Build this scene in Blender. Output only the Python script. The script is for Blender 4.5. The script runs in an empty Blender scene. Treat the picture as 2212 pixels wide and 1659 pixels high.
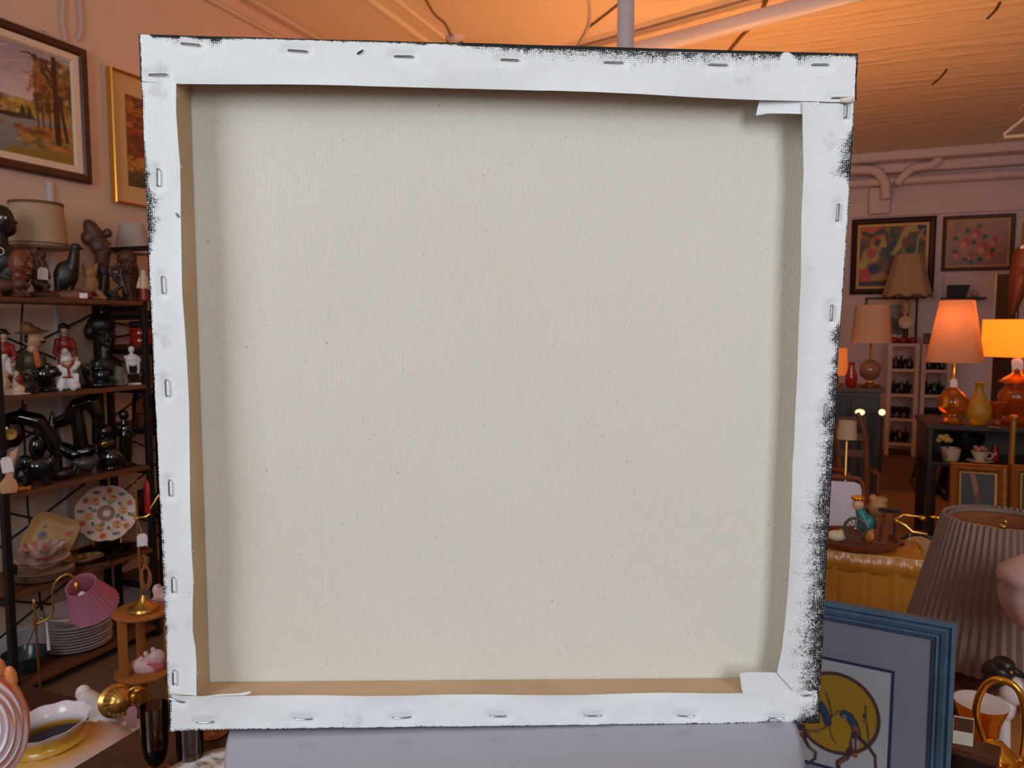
import bpy, bmesh, math, random
import numpy as np
from mathutils import Vector, Matrix, noise as mnoise

random.seed(7)
SC = bpy.context.scene
COL = SC.collection

# ------------------------------------------------------------------ camera, light, exposure
FPX = 1600.0
CX, CY = 1106.0, 829.5
EYE = Vector((0.0, 0.0, 1.36))
YAW, PIT = math.radians(22.0), math.radians(-4.6)
FWD = Vector((-math.sin(YAW) * math.cos(PIT), math.cos(YAW) * math.cos(PIT), math.sin(PIT)))
RGT = Vector((math.cos(YAW), math.sin(YAW), 0.0))
UPV = RGT.cross(FWD)

cam_d = bpy.data.cameras.new('camera')
cam = bpy.data.objects.new('camera', cam_d)
COL.objects.link(cam)
cam.matrix_world = Matrix((
    (RGT.x, UPV.x, -FWD.x, EYE.x), (RGT.y, UPV.y, -FWD.y, EYE.y), (RGT.z, UPV.z, -FWD.z, EYE.z), (0, 0, 0, 1)))
cam_d.sensor_fit = 'HORIZONTAL'
cam_d.sensor_width = 36.0
cam_d.lens = 36.0 * FPX / 2212.0
cam_d.clip_start = 0.02
cam_d.dof.use_dof = True
cam_d.dof.focus_distance = 0.54
cam_d.dof.aperture_fstop = 22.0
SC.camera = cam

SC.view_settings.view_transform = 'Standard'
SC.view_settings.look = 'None'
SC.view_settings.gamma = 1.0
SC.view_settings.use_curve_mapping = False
SC.view_settings.exposure = 0.0

world = bpy.data.worlds.new('world')
SC.world = world
world.use_nodes = True
world.node_tree.nodes['Background'].inputs[0].default_value = (0.55, 0.68, 0.9, 1)
world.node_tree.nodes['Background'].inputs[1].default_value = 0.35


def lamp(name, kind, loc, watts, col, size=0.05, rot=None, size_y=None, spread=None):
    d = bpy.data.lights.new(name, kind)
    d.energy = watts
    d.color = col
    if kind == 'AREA':
        d.size = size
        if size_y:
            d.shape = 'RECTANGLE'
            d.size_y = size_y
        if spread:
            d.spread = spread
    else:
        d.shadow_soft_size = size
    o = bpy.data.objects.new(name, d)
    COL.objects.link(o)
    o.location = loc
    if rot:
        o.rotation_euler = rot
    return o


WARM = (1.0, 0.44, 0.14)
# daylight through the two high panes of the shop window behind the camera
for wx, wt in ((-1.25, 33), (1.5, 43)):
    lamp('window_daylight', 'AREA', (wx, -1.23, 2.05), wt, (0.85, 0.93, 1.0), 1.1, (math.radians(90), 0, 0), 1.4)

# ------------------------------------------------------------------ helpers


def C(r, g, b):
    def f(v):
        v /= 255.0
        return v / 12.92 if v <= 0.04045 else ((v + 0.055) / 1.055) ** 2.4
    return (f(r), f(g), f(b))


def ray(x, y):
    return FWD + RGT * ((x - CX) / FPX) - UPV * ((y - CY) / FPX)


def onX(x, y, X):
    d = ray(x, y)
    return EYE + d * (X / d.x)


def onY(x, y, Y):
    d = ray(x, y)
    return EYE + d * (Y / d.y)


def onZ(x, y, Z):
    d = ray(x, y)
    return EYE + d * ((Z - EYE.z) / d.z)


def at(x, y, D):
    return EYE + ray(x, y) * D


def proj(p):
    v = Vector(p) - EYE
    z = v.dot(FWD)
    return CX + FPX * v.dot(RGT) / z, CY - FPX * v.dot(UPV) / z, z


def atz(px, D, z):
    """point that stands at height z, D metres into the room, in the column px"""
    y = CY + FPX * (FWD.z - (z - EYE.z) / D) / UPV.z
    return at(px, y, D)


def onXz(px, X, z):
    y = 800
    for _ in range(6):
        p = onX(px, y, X)
        y = proj((p.x, p.y, z))[1]
    return Vector((X, p.y, z))


def onYz(px, Y, z):
    y = 800
    for _ in range(6):
        p = onY(px, y, Y)
        y = proj((p.x, p.y, z))[1]
    return Vector((p.x, Y, z))


MATS = {}


def mat(name, col, rough=0.6, metal=0.0, var=0.0, vscale=30.0, bump=0.0, bscale=80.0, trans=0.0, stretch=None,
        emit=0.0, spec=0.5, coat=0.0, col2=None, translucent=0.0, vc=False, alpha=1.0, ecol=None, sss=0.0):
    if name in MATS:
        return MATS[name]
    m = bpy.data.materials.new(name)
    m.use_nodes = True
    nt = m.node_tree
    N, L = nt.nodes, nt.links
    p = N['Principled BSDF']
    p.inputs['Base Color'].default_value = (*col, 1)
    p.inputs['Roughness'].default_value = rough
    p.inputs['Metallic'].default_value = metal
    p.inputs['Specular IOR Level'].default_value = spec
    p.inputs['Transmission Weight'].default_value = trans
    p.inputs['Coat Weight'].default_value = coat
    if emit:
        p.inputs['Emission Color'].default_value = (*(ecol or col), 1)
        p.inputs['Emission Strength'].default_value = emit
    src = None
    if vc:
        a = N.new('ShaderNodeAttribute')
        a.attribute_name = 'pc'
        src = a.outputs['Color']
    if var or bump or col2:
        tc = N.new('ShaderNodeTexCoord')
        mp = N.new('ShaderNodeMapping')
        L.new(tc.outputs['Object'], mp.inputs[0])
        if stretch:
            mp.inputs['Scale'].default_value = stretch
        nz = N.new('ShaderNodeTexNoise')
        nz.inputs['Scale'].default_value = vscale
        nz.inputs['Detail'].default_value = 5
        L.new(mp.outputs[0], nz.inputs['Vector'])
        if col2:
            r = N.new('ShaderNodeValToRGB')
            r.color_ramp.elements[0].position = 0.38
            r.color_ramp.elements[1].position = 0.62
            r.color_ramp.elements[0].color = (*col, 1)
            r.color_ramp.elements[1].color = (*col2, 1)
            L.new(nz.outputs['Fac'], r.inputs[0])
            src = r.outputs[0]
        if var:
            mr = N.new('ShaderNodeMapRange')
            mr.inputs['From Min'].default_value = 0.25
            mr.inputs['From Max'].default_value = 0.75
            mr.inputs['To Min'].default_value = 1 - var
            mr.inputs['To Max'].default_value = 1 + var
            L.new(nz.outputs['Fac'], mr.inputs[0])
            mx = N.new('ShaderNodeVectorMath')
            mx.operation = 'SCALE'
            if src:
                L.new(src, mx.inputs[0])
            else:
                mx.inputs[0].default_value = col
            L.new(mr.outputs[0], mx.inputs['Scale'])
            src = mx.outputs[0]
        if bump:
            n2 = N.new('ShaderNodeTexNoise')
            n2.inputs['Scale'].default_value = bscale
            n2.inputs['Detail'].default_value = 4
            L.new(mp.outputs[0], n2.inputs['Vector'])
            b = N.new('ShaderNodeBump')
            b.inputs['Strength'].default_value = bump
            b.inputs['Distance'].default_value = 0.01
            L.new(n2.outputs['Fac'], b.inputs['Height'])
            L.new(b.outputs[0], p.inputs['Normal'])
    if src:
        L.new(src, p.inputs['Base Color'])
    if translucent:
        t = N.new('ShaderNodeBsdfTranslucent')
        t.inputs[0].default_value = (*col, 1)
        if src:
            L.new(src, t.inputs[0])
        mixs = N.new('ShaderNodeMixShader')
        mixs.inputs[0].default_value = translucent
        L.new(p.outputs[0], mixs.inputs[1])
        L.new(t.outputs[0], mixs.inputs[2])
        L.new(mixs.outputs[0], N['Material Output'].inputs[0])
    MATS[name] = m
    return m


def thin_glass(name, tint, gloss=0.08, rough=0.03, dim=1.0):
    """clear thin-walled glass: tinted see-through sheet with a fresnel sheen"""
    m = bpy.data.materials.new(name)
    m.use_nodes = True
    N, L = m.node_tree.nodes, m.node_tree.links
    N.remove(N['Principled BSDF'])
    t = N.new('ShaderNodeBsdfTransparent')
    t.inputs[0].default_value = (*[x * dim for x in tint], 1)
    g = N.new('ShaderNodeBsdfGlossy')
    g.inputs['Roughness'].default_value = rough
    f = N.new('ShaderNodeFresnel')
    f.inputs[0].default_value = 1.0 + gloss * 6
    mx = N.new('ShaderNodeMixShader')
    L.new(f.outputs[0], mx.inputs[0])
    L.new(t.outputs[0], mx.inputs[1])
    L.new(g.outputs[0], mx.inputs[2])
    L.new(mx.outputs[0], N['Material Output'].inputs[0])
    MATS[name] = m
    return m


def setp(o, label=None, cat=None, group=None, kind=None):
    if label:
        o['label'] = label
    if cat:
        o['category'] = cat
    if group:
        o['group'] = group
    if kind:
        o['kind'] = kind
    return o


def link(name, me, m, parent=None, smooth=True, angle=40):
    if m is not None and len(me.materials) == 0:
        me.materials.append(m)
    if smooth and len(me.polygons):
        me.polygons.foreach_set('use_smooth', [True] * len(me.polygons))
        me.set_sharp_from_angle(angle=math.radians(angle))
    o = bpy.data.objects.new(name, me)
    COL.objects.link(o)
    if parent is not None:
        o.parent = parent
    return o


class B:
    """collects shapes that become one mesh"""

    def __init__(s):
        s.v, s.f, s.c = [], [], []

    def add(s, vs, fs, M=None):
        n = len(s.v)
        if M is not None:
            vs = [tuple(M @ Vector(v)) for v in vs]
        s.v += [tuple(v) for v in vs]
        s.f += [tuple(i + n for i in f) for f in fs]
        return s

    def box(s, x0, x1, y0, y1, z0, z1, bev=0.0, M=None):
        if bev <= 0:
            vs = [(x, y, z) for z in (z0, z1) for y in (y0, y1) for x in (x0, x1)]
            fs = [(0, 2, 3, 1), (4, 5, 7, 6), (0, 1, 5, 4), (2, 6, 7, 3), (0, 4, 6, 2), (1, 3, 7, 5)]
            return s.add(vs, fs, M)
        bm = bmesh.new()
        bmesh.ops.create_cube(bm, size=1.0)
        for v in bm.verts:
            v.co = Vector(((x0 + x1) / 2 + v.co.x * (x1 - x0), (y0 + y1) / 2 + v.co.y * (y1 - y0), (z0 + z1) / 2 + v.co.z * (z1 - z0)))
        bmesh.ops.bevel(bm, geom=bm.edges[:], offset=bev, segments=2, affect='EDGES', profile=0.5)
        return s.bm(bm, M)

    def bm(s, bm, M=None):
        bm.verts.index_update()
        s.add([v.co[:] for v in bm.verts], [[v.index for v in f.verts] for f in bm.faces], M)
        bm.free()
        return s

    def lathe(s, prof, seg=28, c=(0, 0, 0), M=None, a0=0.0, a1=360.0, rfun=None):
        full = abs(a1 - a0 - 360) < 1e-6
        n = seg if full else seg + 1
        vs, fs = [], []
        for j, (r, z) in enumerate(prof):
            for i in range(n):
                a = math.radians(a0 + (a1 - a0) * i / seg)
                rr = max(r, 1e-5) * (rfun(a, j / max(1, len(prof) - 1)) if rfun else 1)
                vs.append((c[0] + rr * math.cos(a), c[1] + rr * math.sin(a), c[2] + z))
        for j in range(len(prof) - 1):
            for i in range(seg):
                i2 = (i + 1) % n
                fs.append((j * n + i, j * n + i2, (j + 1) * n + i2, (j + 1) * n + i))
        return s.add(vs, fs, M)

    def tube(s, pts, r, seg=8, cap=True, M=None):
        pts = [Vector(p) for p in pts]
        rs = r if isinstance(r, (list, tuple)) else [r] * len(pts)
        vs, fs = [], []
        prev = None
        for i, p in enumerate(pts):
            t = (pts[min(i + 1, len(pts) - 1)] - pts[max(i - 1, 0)])
            t = t.normalized() if t.length > 1e-9 else Vector((0, 0, 1))
            if prev is None:
                u = t.orthogonal().normalized()
            else:
                u = prev - t * prev.dot(t)
                u = u.normalized() if u.length > 1e-6 else t.orthogonal().normalized()
            prev = u
            w = t.cross(u)
            for k in range(seg):
                a = 2 * math.pi * k / seg
                vs.append(p + (u * math.cos(a) + w * math.sin(a)) * rs[i])
        for i in range(len(pts) - 1):
            for k in range(seg):
                k2 = (k + 1) % seg
                fs.append((i * seg + k, i * seg + k2, (i + 1) * seg + k2, (i + 1) * seg + k))
        if cap:
            fs.append(tuple(range(seg))[::-1])
            fs.append(tuple((len(pts) - 1) * seg + k for k in range(seg)))
        return s.add(vs, fs, M)

    def ell(s, c, r, sub=2, M=None, rot=0.0):
        bm = bmesh.new()
        bmesh.ops.create_icosphere(bm, subdivisions=sub, radius=1.0)
        ca, sa = math.cos(math.radians(rot)), math.sin(math.radians(rot))
        for v in bm.verts:
            x, y, z = v.co.x * r[0], v.co.y * r[1], v.co.z * r[2]
            v.co = Vector((c[0] + x * ca - z * sa, c[1] + y, c[2] + x * sa + z * ca))
        return s.bm(bm, M)

    def prism(s, poly, y0, y1, bev=0.0, M=None):
        """outline in x, z, extruded from y0 to y1"""
        n = len(poly)
        bm = bmesh.new()
        vs = [bm.verts.new((x, y0, z)) for x, z in poly]
        f = bm.faces.new(vs)
        r = bmesh.ops.extrude_face_region(bm, geom=[f])
        for e in r['geom']:
            if isinstance(e, bmesh.types.BMVert):
                e.co.y = y1
        bmesh.ops.recalc_face_normals(bm, faces=bm.faces[:])
        if bev:
            ed = [e for e in bm.edges if abs(e.verts[0].co.y - e.verts[1].co.y) < 1e-6]
            bmesh.ops.bevel(bm, geom=ed, offset=bev, segments=2, affect='EDGES', profile=0.5)
        return s.bm(bm, M)

    def mesh(s, name, k=1.0):
        me = bpy.data.meshes.new(name)
        if k != 1.0:
            me.from_pydata([(x * k, y * k, z * k) for x, y, z in s.v], [], s.f)
        else:
            me.from_pydata(s.v, [], s.f)
        bm = bmesh.new()
        bm.from_mesh(me)
        bmesh.ops.recalc_face_normals(bm, faces=bm.faces[:])
        bm.to_mesh(me)
        bm.free()
        return me

    def build(s, name, m, parent=None, k=1.0, smooth=True, angle=40):
        return link(name, s.mesh(name, k), m, parent, smooth, angle)


def e(x, z, rx, rz, ry=None, y=0.0, rot=0.0):
    return ('e', x, y, z, rx, ry if ry is not None else min(rx, rz), rz, rot)


def c(x1, z1, x2, z2, r1, r2=None, y1=0.0, y2=None):
    return ('c', x1, y1, z1, x2, y2 if y2 is not None else y1, z2, r1, r2 if r2 is not None else r1)


def blob(shapes, vox=1.5, k=1.0, smooth=1, name='body'):
    """ellipsoids and tapering limbs grown together into one closed skin"""
    b = B()
    for t in shapes:
        if t[0] == 'e':
            _, x, y, z, rx, ry, rz, rot = t
            b.ell((x, y, z), (rx, ry, rz), 3 if max(rx, rz) > 8 else 2, rot=rot)
        else:
            _, x1, y1, z1, x2, y2, z2, r1, r2 = t
            L = math.dist((x1, y1, z1), (x2, y2, z2))
            n = max(2, int(L / (0.45 * min(r1, r2))) + 1)
            n = min(n, 14)
            pts = [(x1 + (x2 - x1) * i / n, y1 + (y2 - y1) * i / n, z1 + (z2 - z1) * i / n) for i in range(n + 1)]
            b.tube(pts, [r1 + (r2 - r1) * i / n for i in range(n + 1)], 14)
            b.ell((x1, y1, z1), (r1,) * 3, 2)
            b.ell((x2, y2, z2), (r2,) * 3, 2)
    me = b.mesh('tmp')
    o = bpy.data.objects.new('tmp', me)
    COL.objects.link(o)
    r = o.modifiers.new('r', 'REMESH')
    r.mode = 'VOXEL'
    r.voxel_size = vox
    sm = o.modifiers.new('s', 'SMOOTH')
    sm.iterations = smooth + 1
    sm.factor = 0.5
    dg = bpy.context.evaluated_depsgraph_get()
    out = bpy.data.meshes.new_from_object(o.evaluated_get(dg))
    bpy.data.objects.remove(o)
    bpy.data.meshes.remove(me)
    out.name = name
    if k != 1.0:
        out.transform(Matrix.Scale(k, 4))
    return out


def blobpart(name, m, root, k, shapes, vox=1.5, smooth=1):
    me = blob(shapes, vox, k, smooth, name)
    for v in me.vertices:      # stands flat on its support
        if v.co.z < 0.3 * k:
            v.co.z = 0.3 * k
    return link(name, me, m, root, True, 180)


def thing(name, label, cat, loc, rz=0.0, group=None):
    o = bpy.data.objects.new(name, None)
    o.empty_display_size = 0.03
    COL.objects.link(o)
    o.location = loc
    o.rotation_euler = (0, 0, rz)
    return setp(o, label, cat, group)


def facing(loc):
    return math.atan2(-loc[0], loc[1])


def item(name, label, cat, loc, group=None, turn=0.0):
    """a thing standing at loc, turned to the viewer; returns it and metres per photo pixel there"""
    r = thing(name, label, cat, loc, facing(loc) + math.radians(turn), group)
    return r, proj(loc)[2] / FPX


class Pic:
    """small raster drawn with shapes, later carried by the vertices of a flat grid (flat print)"""

    def __init__(s, w, h, bg):
        s.w, s.h = w, h
        s.a = np.zeros((h, w, 3))
        s.a[:] = np.array(bg) / 255.0
        s.Y, s.X = np.mgrid[0:h, 0:w].astype(float)
        s.rng = np.random.default_rng(w * 7 + h)

    def mix(s, m, col):
        m = np.clip(m, 0, 1)[..., None]
        s.a = s.a * (1 - m) + np.array(col) / 255.0 * m
        return s

    def grad(s, y0, y1, c0, c1):
        t = np.clip((s.Y - y0) / max(1e-6, y1 - y0), 0, 1)[..., None]
        m = ((s.Y >= y0) & (s.Y <= y1))[..., None]
        s.a = np.where(m, (np.array(c0) * (1 - t) + np.array(c1) * t) / 255.0, s.a)
        return s

    def disc(s, x, y, r, col, ry=None, soft=1.0, rot=0.0, op=1.0):
        ry = ry or r
        ca, sa = math.cos(rot), math.sin(rot)
        dx, dy = s.X - x, s.Y - y
        u, v = (dx * ca + dy * sa) / r, (-dx * sa + dy * ca) / ry
        d = (1 - np.sqrt(u * u + v * v)) * min(r, ry) / soft + 0.5
        return s.mix(np.clip(d, 0, 1) * op, col)

    def stroke(s, pts, w, col, w2=None, soft=1.0, op=1.0):
        best = np.full((s.h, s.w), -1e9)
        n = len(pts) - 1
        for i in range(n):
            (x0, y0), (x1, y1) = pts[i], pts[i + 1]
            wa = w + ((w2 if w2 is not None else w) - w) * i / n
            dx, dy = x1 - x0, y1 - y0
            t = np.clip(((s.X - x0) * dx + (s.Y - y0) * dy) / max(1e-9, dx * dx + dy * dy), 0, 1)
            best = np.maximum(best, wa / 2 - np.hypot(s.X - x0 - t * dx, s.Y - y0 - t * dy))
        return s.mix(np.clip(best / soft + 0.5, 0, 1) * op, col)

    def poly(s, pts, col, op=1.0):
        ins = np.zeros((s.h, s.w), bool)
        j = len(pts) - 1
        for i in range(len(pts)):
            (xi, yi), (xj, yj) = pts[i], pts[j]
            if yi != yj:
                ins ^= ((yi > s.Y) != (yj > s.Y)) & (s.X < (xj - xi) * (s.Y - yi) / (yj - yi) + xi)
            j = i
        return s.mix(ins * op, col)

    def dabs(s, n, x0, x1, y0, y1, cols, r0, r1, op=0.8, asp=1.0):
        for _ in range(n):
            g = s.rng
            s.disc(g.uniform(x0, x1), g.uniform(y0, y1), g.uniform(r0, r1) * asp, cols[int(g.integers(len(cols)))],
                   ry=g.uniform(r0, r1), rot=g.uniform(-0.4, 0.4), op=op)
        return s

    def grain(s, amt):
        s.a = np.clip(s.a + s.rng.normal(0, amt, (s.h, s.w, 1)), 0, 1)
        return s

    def lin(s):
        a = np.clip(s.a, 0, 1)
        return np.where(a <= 0.04045, a / 12.92, ((a + 0.055) / 1.055) ** 2.4)

    def sample(s, u, v):
        i = np.clip((np.asarray(v) * (s.h - 1)).round().astype(int), 0, s.h - 1)
        j = np.clip((np.asarray(u) * (s.w - 1)).round().astype(int), 0, s.w - 1)
        return s.lin()[i, j]

    def plane(s, name, m, W, H, parent, y=0.0):
        """upright sheet in local x, z (z from 0 to H), facing local -y"""
        w, h = s.w, s.h
        xs, zs = np.linspace(-W / 2, W / 2, w), np.linspace(H, 0, h)
        X, Z = np.meshgrid(xs, zs)
        V = np.stack([X.ravel(), np.full(w * h, y), Z.ravel()], 1)
        idx = np.arange(w * h).reshape(h, w)
        F = np.stack([idx[:-1, :-1].ravel(), idx[1:, :-1].ravel(), idx[1:, 1:].ravel(), idx[:-1, 1:].ravel()], 1)
        me = bpy.data.meshes.new(name)
        me.from_pydata(V.tolist(), [], F.tolist())
        a = me.color_attributes.new('pc', 'FLOAT_COLOR', 'POINT')
        a.data.foreach_set('color', np.concatenate([s.lin().reshape(-1, 3), np.ones((w * h, 1))], 1).astype(np.float32).ravel())
        me.materials.append(m)
        return link(name, me, None, parent, False)


def vcol(me, fn):
    a = me.color_attributes.new('pc', 'FLOAT_COLOR', 'POINT')
    co = np.empty(len(me.vertices) * 3, np.float32)
    me.vertices.foreach_get('co', co)
    rgb = fn(co.reshape(-1, 3))
    a.data.foreach_set('color', np.concatenate([rgb, np.ones((len(rgb), 1))], 1).astype(np.float32).ravel())


def frame_bm(W, H, prof):
    """mitred picture frame in local x, z; prof = (inset, y) from the outer back edge round to the inner lip"""
    b = B()
    n = len(prof)
    vs, fs = [], []
    for cx_, cz_ in ((-1, 0), (1, 0), (1, 1), (-1, 1)):
        for (d, y) in prof:
            vs.append((cx_ * (W / 2 - d), y, (H - d) if cz_ else d))
    for q in range(4):
        q2 = (q + 1) % 4
        for i in range(n):
            i2 = (i + 1) % n
            fs.append((q * n + i, q2 * n + i, q2 * n + i2, q * n + i2))
    return b.add(vs, fs)


def simple_frame(name, label, W, H, loc, rot, fm, prof, picture, pm, inset, liner=None, lw=0.0, lm=None, group=None, cat='picture', back=True, pname='painted_panel'):
    """framed picture: > frame, liner, painted_panel, backing_board"""
    r = thing(name, label, cat, loc, 0, group)
    r.rotation_euler = rot
    frame_bm(W, H, prof).build('frame', fm, r, angle=20)
    if liner:
        o = frame_bm(W - 2 * inset + 0.004, H - 2 * inset + 0.004, [(0, -0.004), (0, -liner), (lw * 0.8, -liner + 0.003), (lw, -0.004)]).build('liner', lm, r, angle=20)
        o.location.z = inset - 0.002
    i2 = inset + lw - 0.002
    po = picture.plane(pname, pm, W - 2 * i2, H - 2 * i2, r, -0.006)
    po.location.z = i2
    if back:
        B().box(-W / 2 + 0.004, W / 2 - 0.004, -0.004, -0.0005, 0.004, H - 0.004).build('backing_board', mat('kraft_board', C(120, 95, 65), 0.9, var=0.1), r, smooth=False)
    return r


def spl(pts, n=5):
    """smooth curve through the points"""
    P = [Vector(p) for p in pts]
    out = []
    for i in range(len(P) - 1):
        a, b_, c_, d = P[max(i - 1, 0)], P[i], P[i + 1], P[min(i + 2, len(P) - 1)]
        for t in range(n):
            u = t / n
            out.append(0.5 * ((2 * b_) + (c_ - a) * u + (2 * a - 5 * b_ + 4 * c_ - d) * u * u + (3 * b_ - a - 3 * c_ + d) * u ** 3))
    return out + [P[-1]]


M_PAINT = mat('painted_surface', (1, 1, 1), 0.45, vc=True, bump=0.12, bscale=160)
M_PRINT = mat('printed_paper', (1, 1, 1), 0.65, vc=True)
M_CERAM = mat('decorated_china', (1, 1, 1), 0.4, vc=True)
M_TAG = mat('tag_paper', C(240, 232, 235), 0.7, var=0.04, vscale=400)
M_STRING = mat('tag_string', C(190, 175, 150), 0.9, bump=0.2)


def tag_part(root, x, y, z, w, h, k, rot=0.0, top=(0, 0, 0)):
    """price tag on a string, px units"""
    b = B()
    poly = [(-w / 2, -h), (w / 2, -h), (w / 2, -h * 0.2), (w * 0.28, 0), (-w * 0.28, 0), (-w / 2, -h * 0.2)]
    b.prism(poly, -0.4, 0.4)
    Mx = Matrix.Translation((x, y, z)) @ Matrix.Rotation(math.radians(rot), 4, 'Y')
    b.v = [tuple(Mx @ Vector(v)) for v in b.v]
    t = b.build('price_tag', M_TAG, root, k, smooth=False)
    B().tube([(x, y, z - 1), (x + top[0] * 0.5 + 1, y + top[1] * 0.5, z + top[2] * 0.5), (x + top[0], y + top[1], z + top[2])], 0.5, 5).build('tag_string', M_STRING, t, k)
    return t

# ------------------------------------------------------------------ the room
XL, XR, YF, YB, ZC = -2.97, 3.4, -1.2, 9.05, 3.16
M_WALL = mat('wall_plaster', C(214, 186, 168), 0.75, var=0.04, vscale=2.5, bump=0.05, bscale=30)
M_BACKWALL = mat('back_wall_paint', C(226, 208, 212), 0.7, var=0.03, vscale=2, bump=0.05, bscale=40)
M_WHITE = mat('white_gloss_paint', C(226, 222, 228), 0.35, var=0.03)


def ceiling_mat():
    m = bpy.data.materials.new('ceiling_gloss_paint')
    m.use_nodes = True
    N, L = m.node_tree.nodes, m.node_tree.links
    p = N['Principled BSDF']
    p.inputs['Base Color'].default_value = (*C(236, 214, 190), 1)
    p.inputs['Roughness'].default_value = 0.42
    tc = N.new('ShaderNodeTexCoord')
    mp = N.new('ShaderNodeMapping')
    mp.inputs['Scale'].default_value = (1.6, 13.0, 1)
    L.new(tc.outputs['Object'], mp.inputs[0])
    n1 = N.new('ShaderNodeTexNoise')
    n1.inputs['Scale'].default_value = 1.0
    n1.inputs['Detail'].default_value = 3
    L.new(mp.outputs[0], n1.inputs['Vector'])
    n2 = N.new('ShaderNodeTexNoise')
    n2.inputs['Scale'].default_value = 55
    L.new(tc.outputs['Object'], n2.inputs['Vector'])
    # the textured sheets lie towards the right of the shop, plain plaster over the left
    sx = N.new('ShaderNodeSeparateXYZ')
    L.new(tc.outputs['Object'], sx.inputs[0])
    mr = N.new('ShaderNodeMapRange')
    mr.inputs['From Min'].default_value = -1.3
    mr.inputs['From Max'].default_value = 0.1
    L.new(sx.outputs['X'], mr.inputs[0])
    r1 = N.new('ShaderNodeValToRGB')
    r1.color_ramp.elements[0].position = 0.5
    r1.color_ramp.elements[1].position = 0.72
    L.new(n1.outputs['Fac'], r1.inputs[0])
    mu = N.new('ShaderNodeMath')
    mu.operation = 'MULTIPLY'
    L.new(r1.outputs[0], mu.inputs[0])
    L.new(mr.outputs[0], mu.inputs[1])
    ad = N.new('ShaderNodeMath')
    ad.operation = 'MULTIPLY_ADD'
    ad.inputs[1].default_value = 0.12
    L.new(n2.outputs['Fac'], ad.inputs[0])
    L.new(mu.outputs[0], ad.inputs[2])
    bp = N.new('ShaderNodeBump')
    bp.inputs['Strength'].default_value = 0.55
    bp.inputs['Distance'].default_value = 0.02
    L.new(ad.outputs[0], bp.inputs['Height'])
    L.new(bp.outputs[0], p.inputs['Normal'])
    return m


def struct(name, b, m, parent=None, smooth=False):
    o = b.build(name, m, parent, smooth=smooth)
    if parent is None:
        o['kind'] = 'structure'
    return o


M_FLOOR = mat('brown_carpet', C(112, 84, 62), 0.95, var=0.12, vscale=60, bump=0.3, bscale=400)
floor = struct('floor', B().box(XL, XR, YF, YB, -0.1, 0), M_FLOOR)
M_PLANK = mat('floor_plank_wood', C(140, 98, 58), 0.45, var=0.25, vscale=8, stretch=(1, 12, 1), bump=0.1, bscale=40)
pk = None
for i in range(30):
    y0 = 3.2 + i * 0.115
    if pk is None:
        pk = B().box(-0.9, 1.3, 0, 0.111, 0.0, 0.012, 0.002).build('plank', M_PLANK, floor, smooth=False)
        q = pk
    else:
        q = pk.copy()
        COL.objects.link(q)
    q.location = (((i * 37) % 5 - 2) * 0.03, y0, ((i * 13) % 4) * 0.0008)
ceiling = struct('ceiling', B().box(XL, XR, YF, YB, ZC, ZC + 0.1), ceiling_mat())
struct('wall_left', B().box(XL - 0.12, XL, YF, YB, 0, ZC), M_WALL)
struct('wall_back', B().box(XL, XR, YB, YB + 0.12, 0, ZC), M_BACKWALL)
struct('wall_right', B().box(XR, XR + 0.12, YF, YB, 0, ZC), M_WALL)
wf = B().box(XL, XR, YF - 0.12, YF, 0, 1.35).box(XL, XR, YF - 0.12, YF, 2.85, ZC)
for a, b_ in ((XL, -1.8), (-0.7, 0.95), (2.05, XR)):
    wf.box(a, b_, YF - 0.12, YF, 1.35, 2.85)
struct('wall_front', wf, M_WALL)
for i, wx in enumerate((-1.25, 1.5)):
    b = B()
    b.box(wx - 0.55, wx + 0.55, YF - 0.02, YF + 0.01, 1.35, 1.38).box(wx - 0.55, wx + 0.55, YF - 0.02, YF + 0.01, 2.82, 2.85)
    b.box(wx - 0.55, wx - 0.52, YF - 0.02, YF + 0.01, 1.38, 2.82).box(wx + 0.52, wx + 0.55, YF - 0.02, YF + 0.01, 1.38, 2.82)
    struct('window_%d' % (i + 1), b, M_WHITE)
struct('baseboard_left', B().box(XL, XL + 0.018, YF, YB, 0, 0.12, 0.004), M_WHITE)
struct('baseboard_back', B().box(XL + 0.02, XR, YB - 0.018, YB, 0, 0.12, 0.004), M_WHITE)
# ridges over the plaster joints of the ceiling and the moulding high on the left wall
struct('trim_1', B().tube([(-2.335, YF, ZC), (-2.335, YB, ZC)], 0.022, 10), ceiling.data.materials[0], smooth=True)
struct('trim_2', B().tube([(-2.2, YF, ZC), (-2.2, YB, ZC)], 0.016, 10), ceiling.data.materials[0], smooth=True)
struct('trim_3', B().box(XL, XL + 0.03, YF, YB, 3.03, 3.05, 0.006).box(XL, XL + 0.06, YF, YB, ZC - 0.03, ZC, 0.01), M_WALL)
struct('trim_4', B().box(XL + 0.1, XR, YB - 0.3, YB, ZC - 0.10, ZC, 0.02).box(XL + 0.1, XR, YB - 0.14, YB, ZC - 0.2, ZC - 0.1, 0.02), M_BACKWALL)

# conduits, ducts and rails along the back wall
M_DUCT = M_BACKWALL
rail_z = onY(1950, 393, 8.95).z
setp(B().tube([(-1.5, 8.93, rail_z + 0.02), (3.35, 8.93, rail_z)], 0.045, 10).build('wall_rail', M_DUCT), 'mauve painted pipe running level along the back wall below the ceiling', 'pipe')


def pipe(name, pts, r, label, m=M_DUCT):
    o = B().tube(pts, r, 12).build(name, m)
    return setp(o, label, 'pipe')


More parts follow.
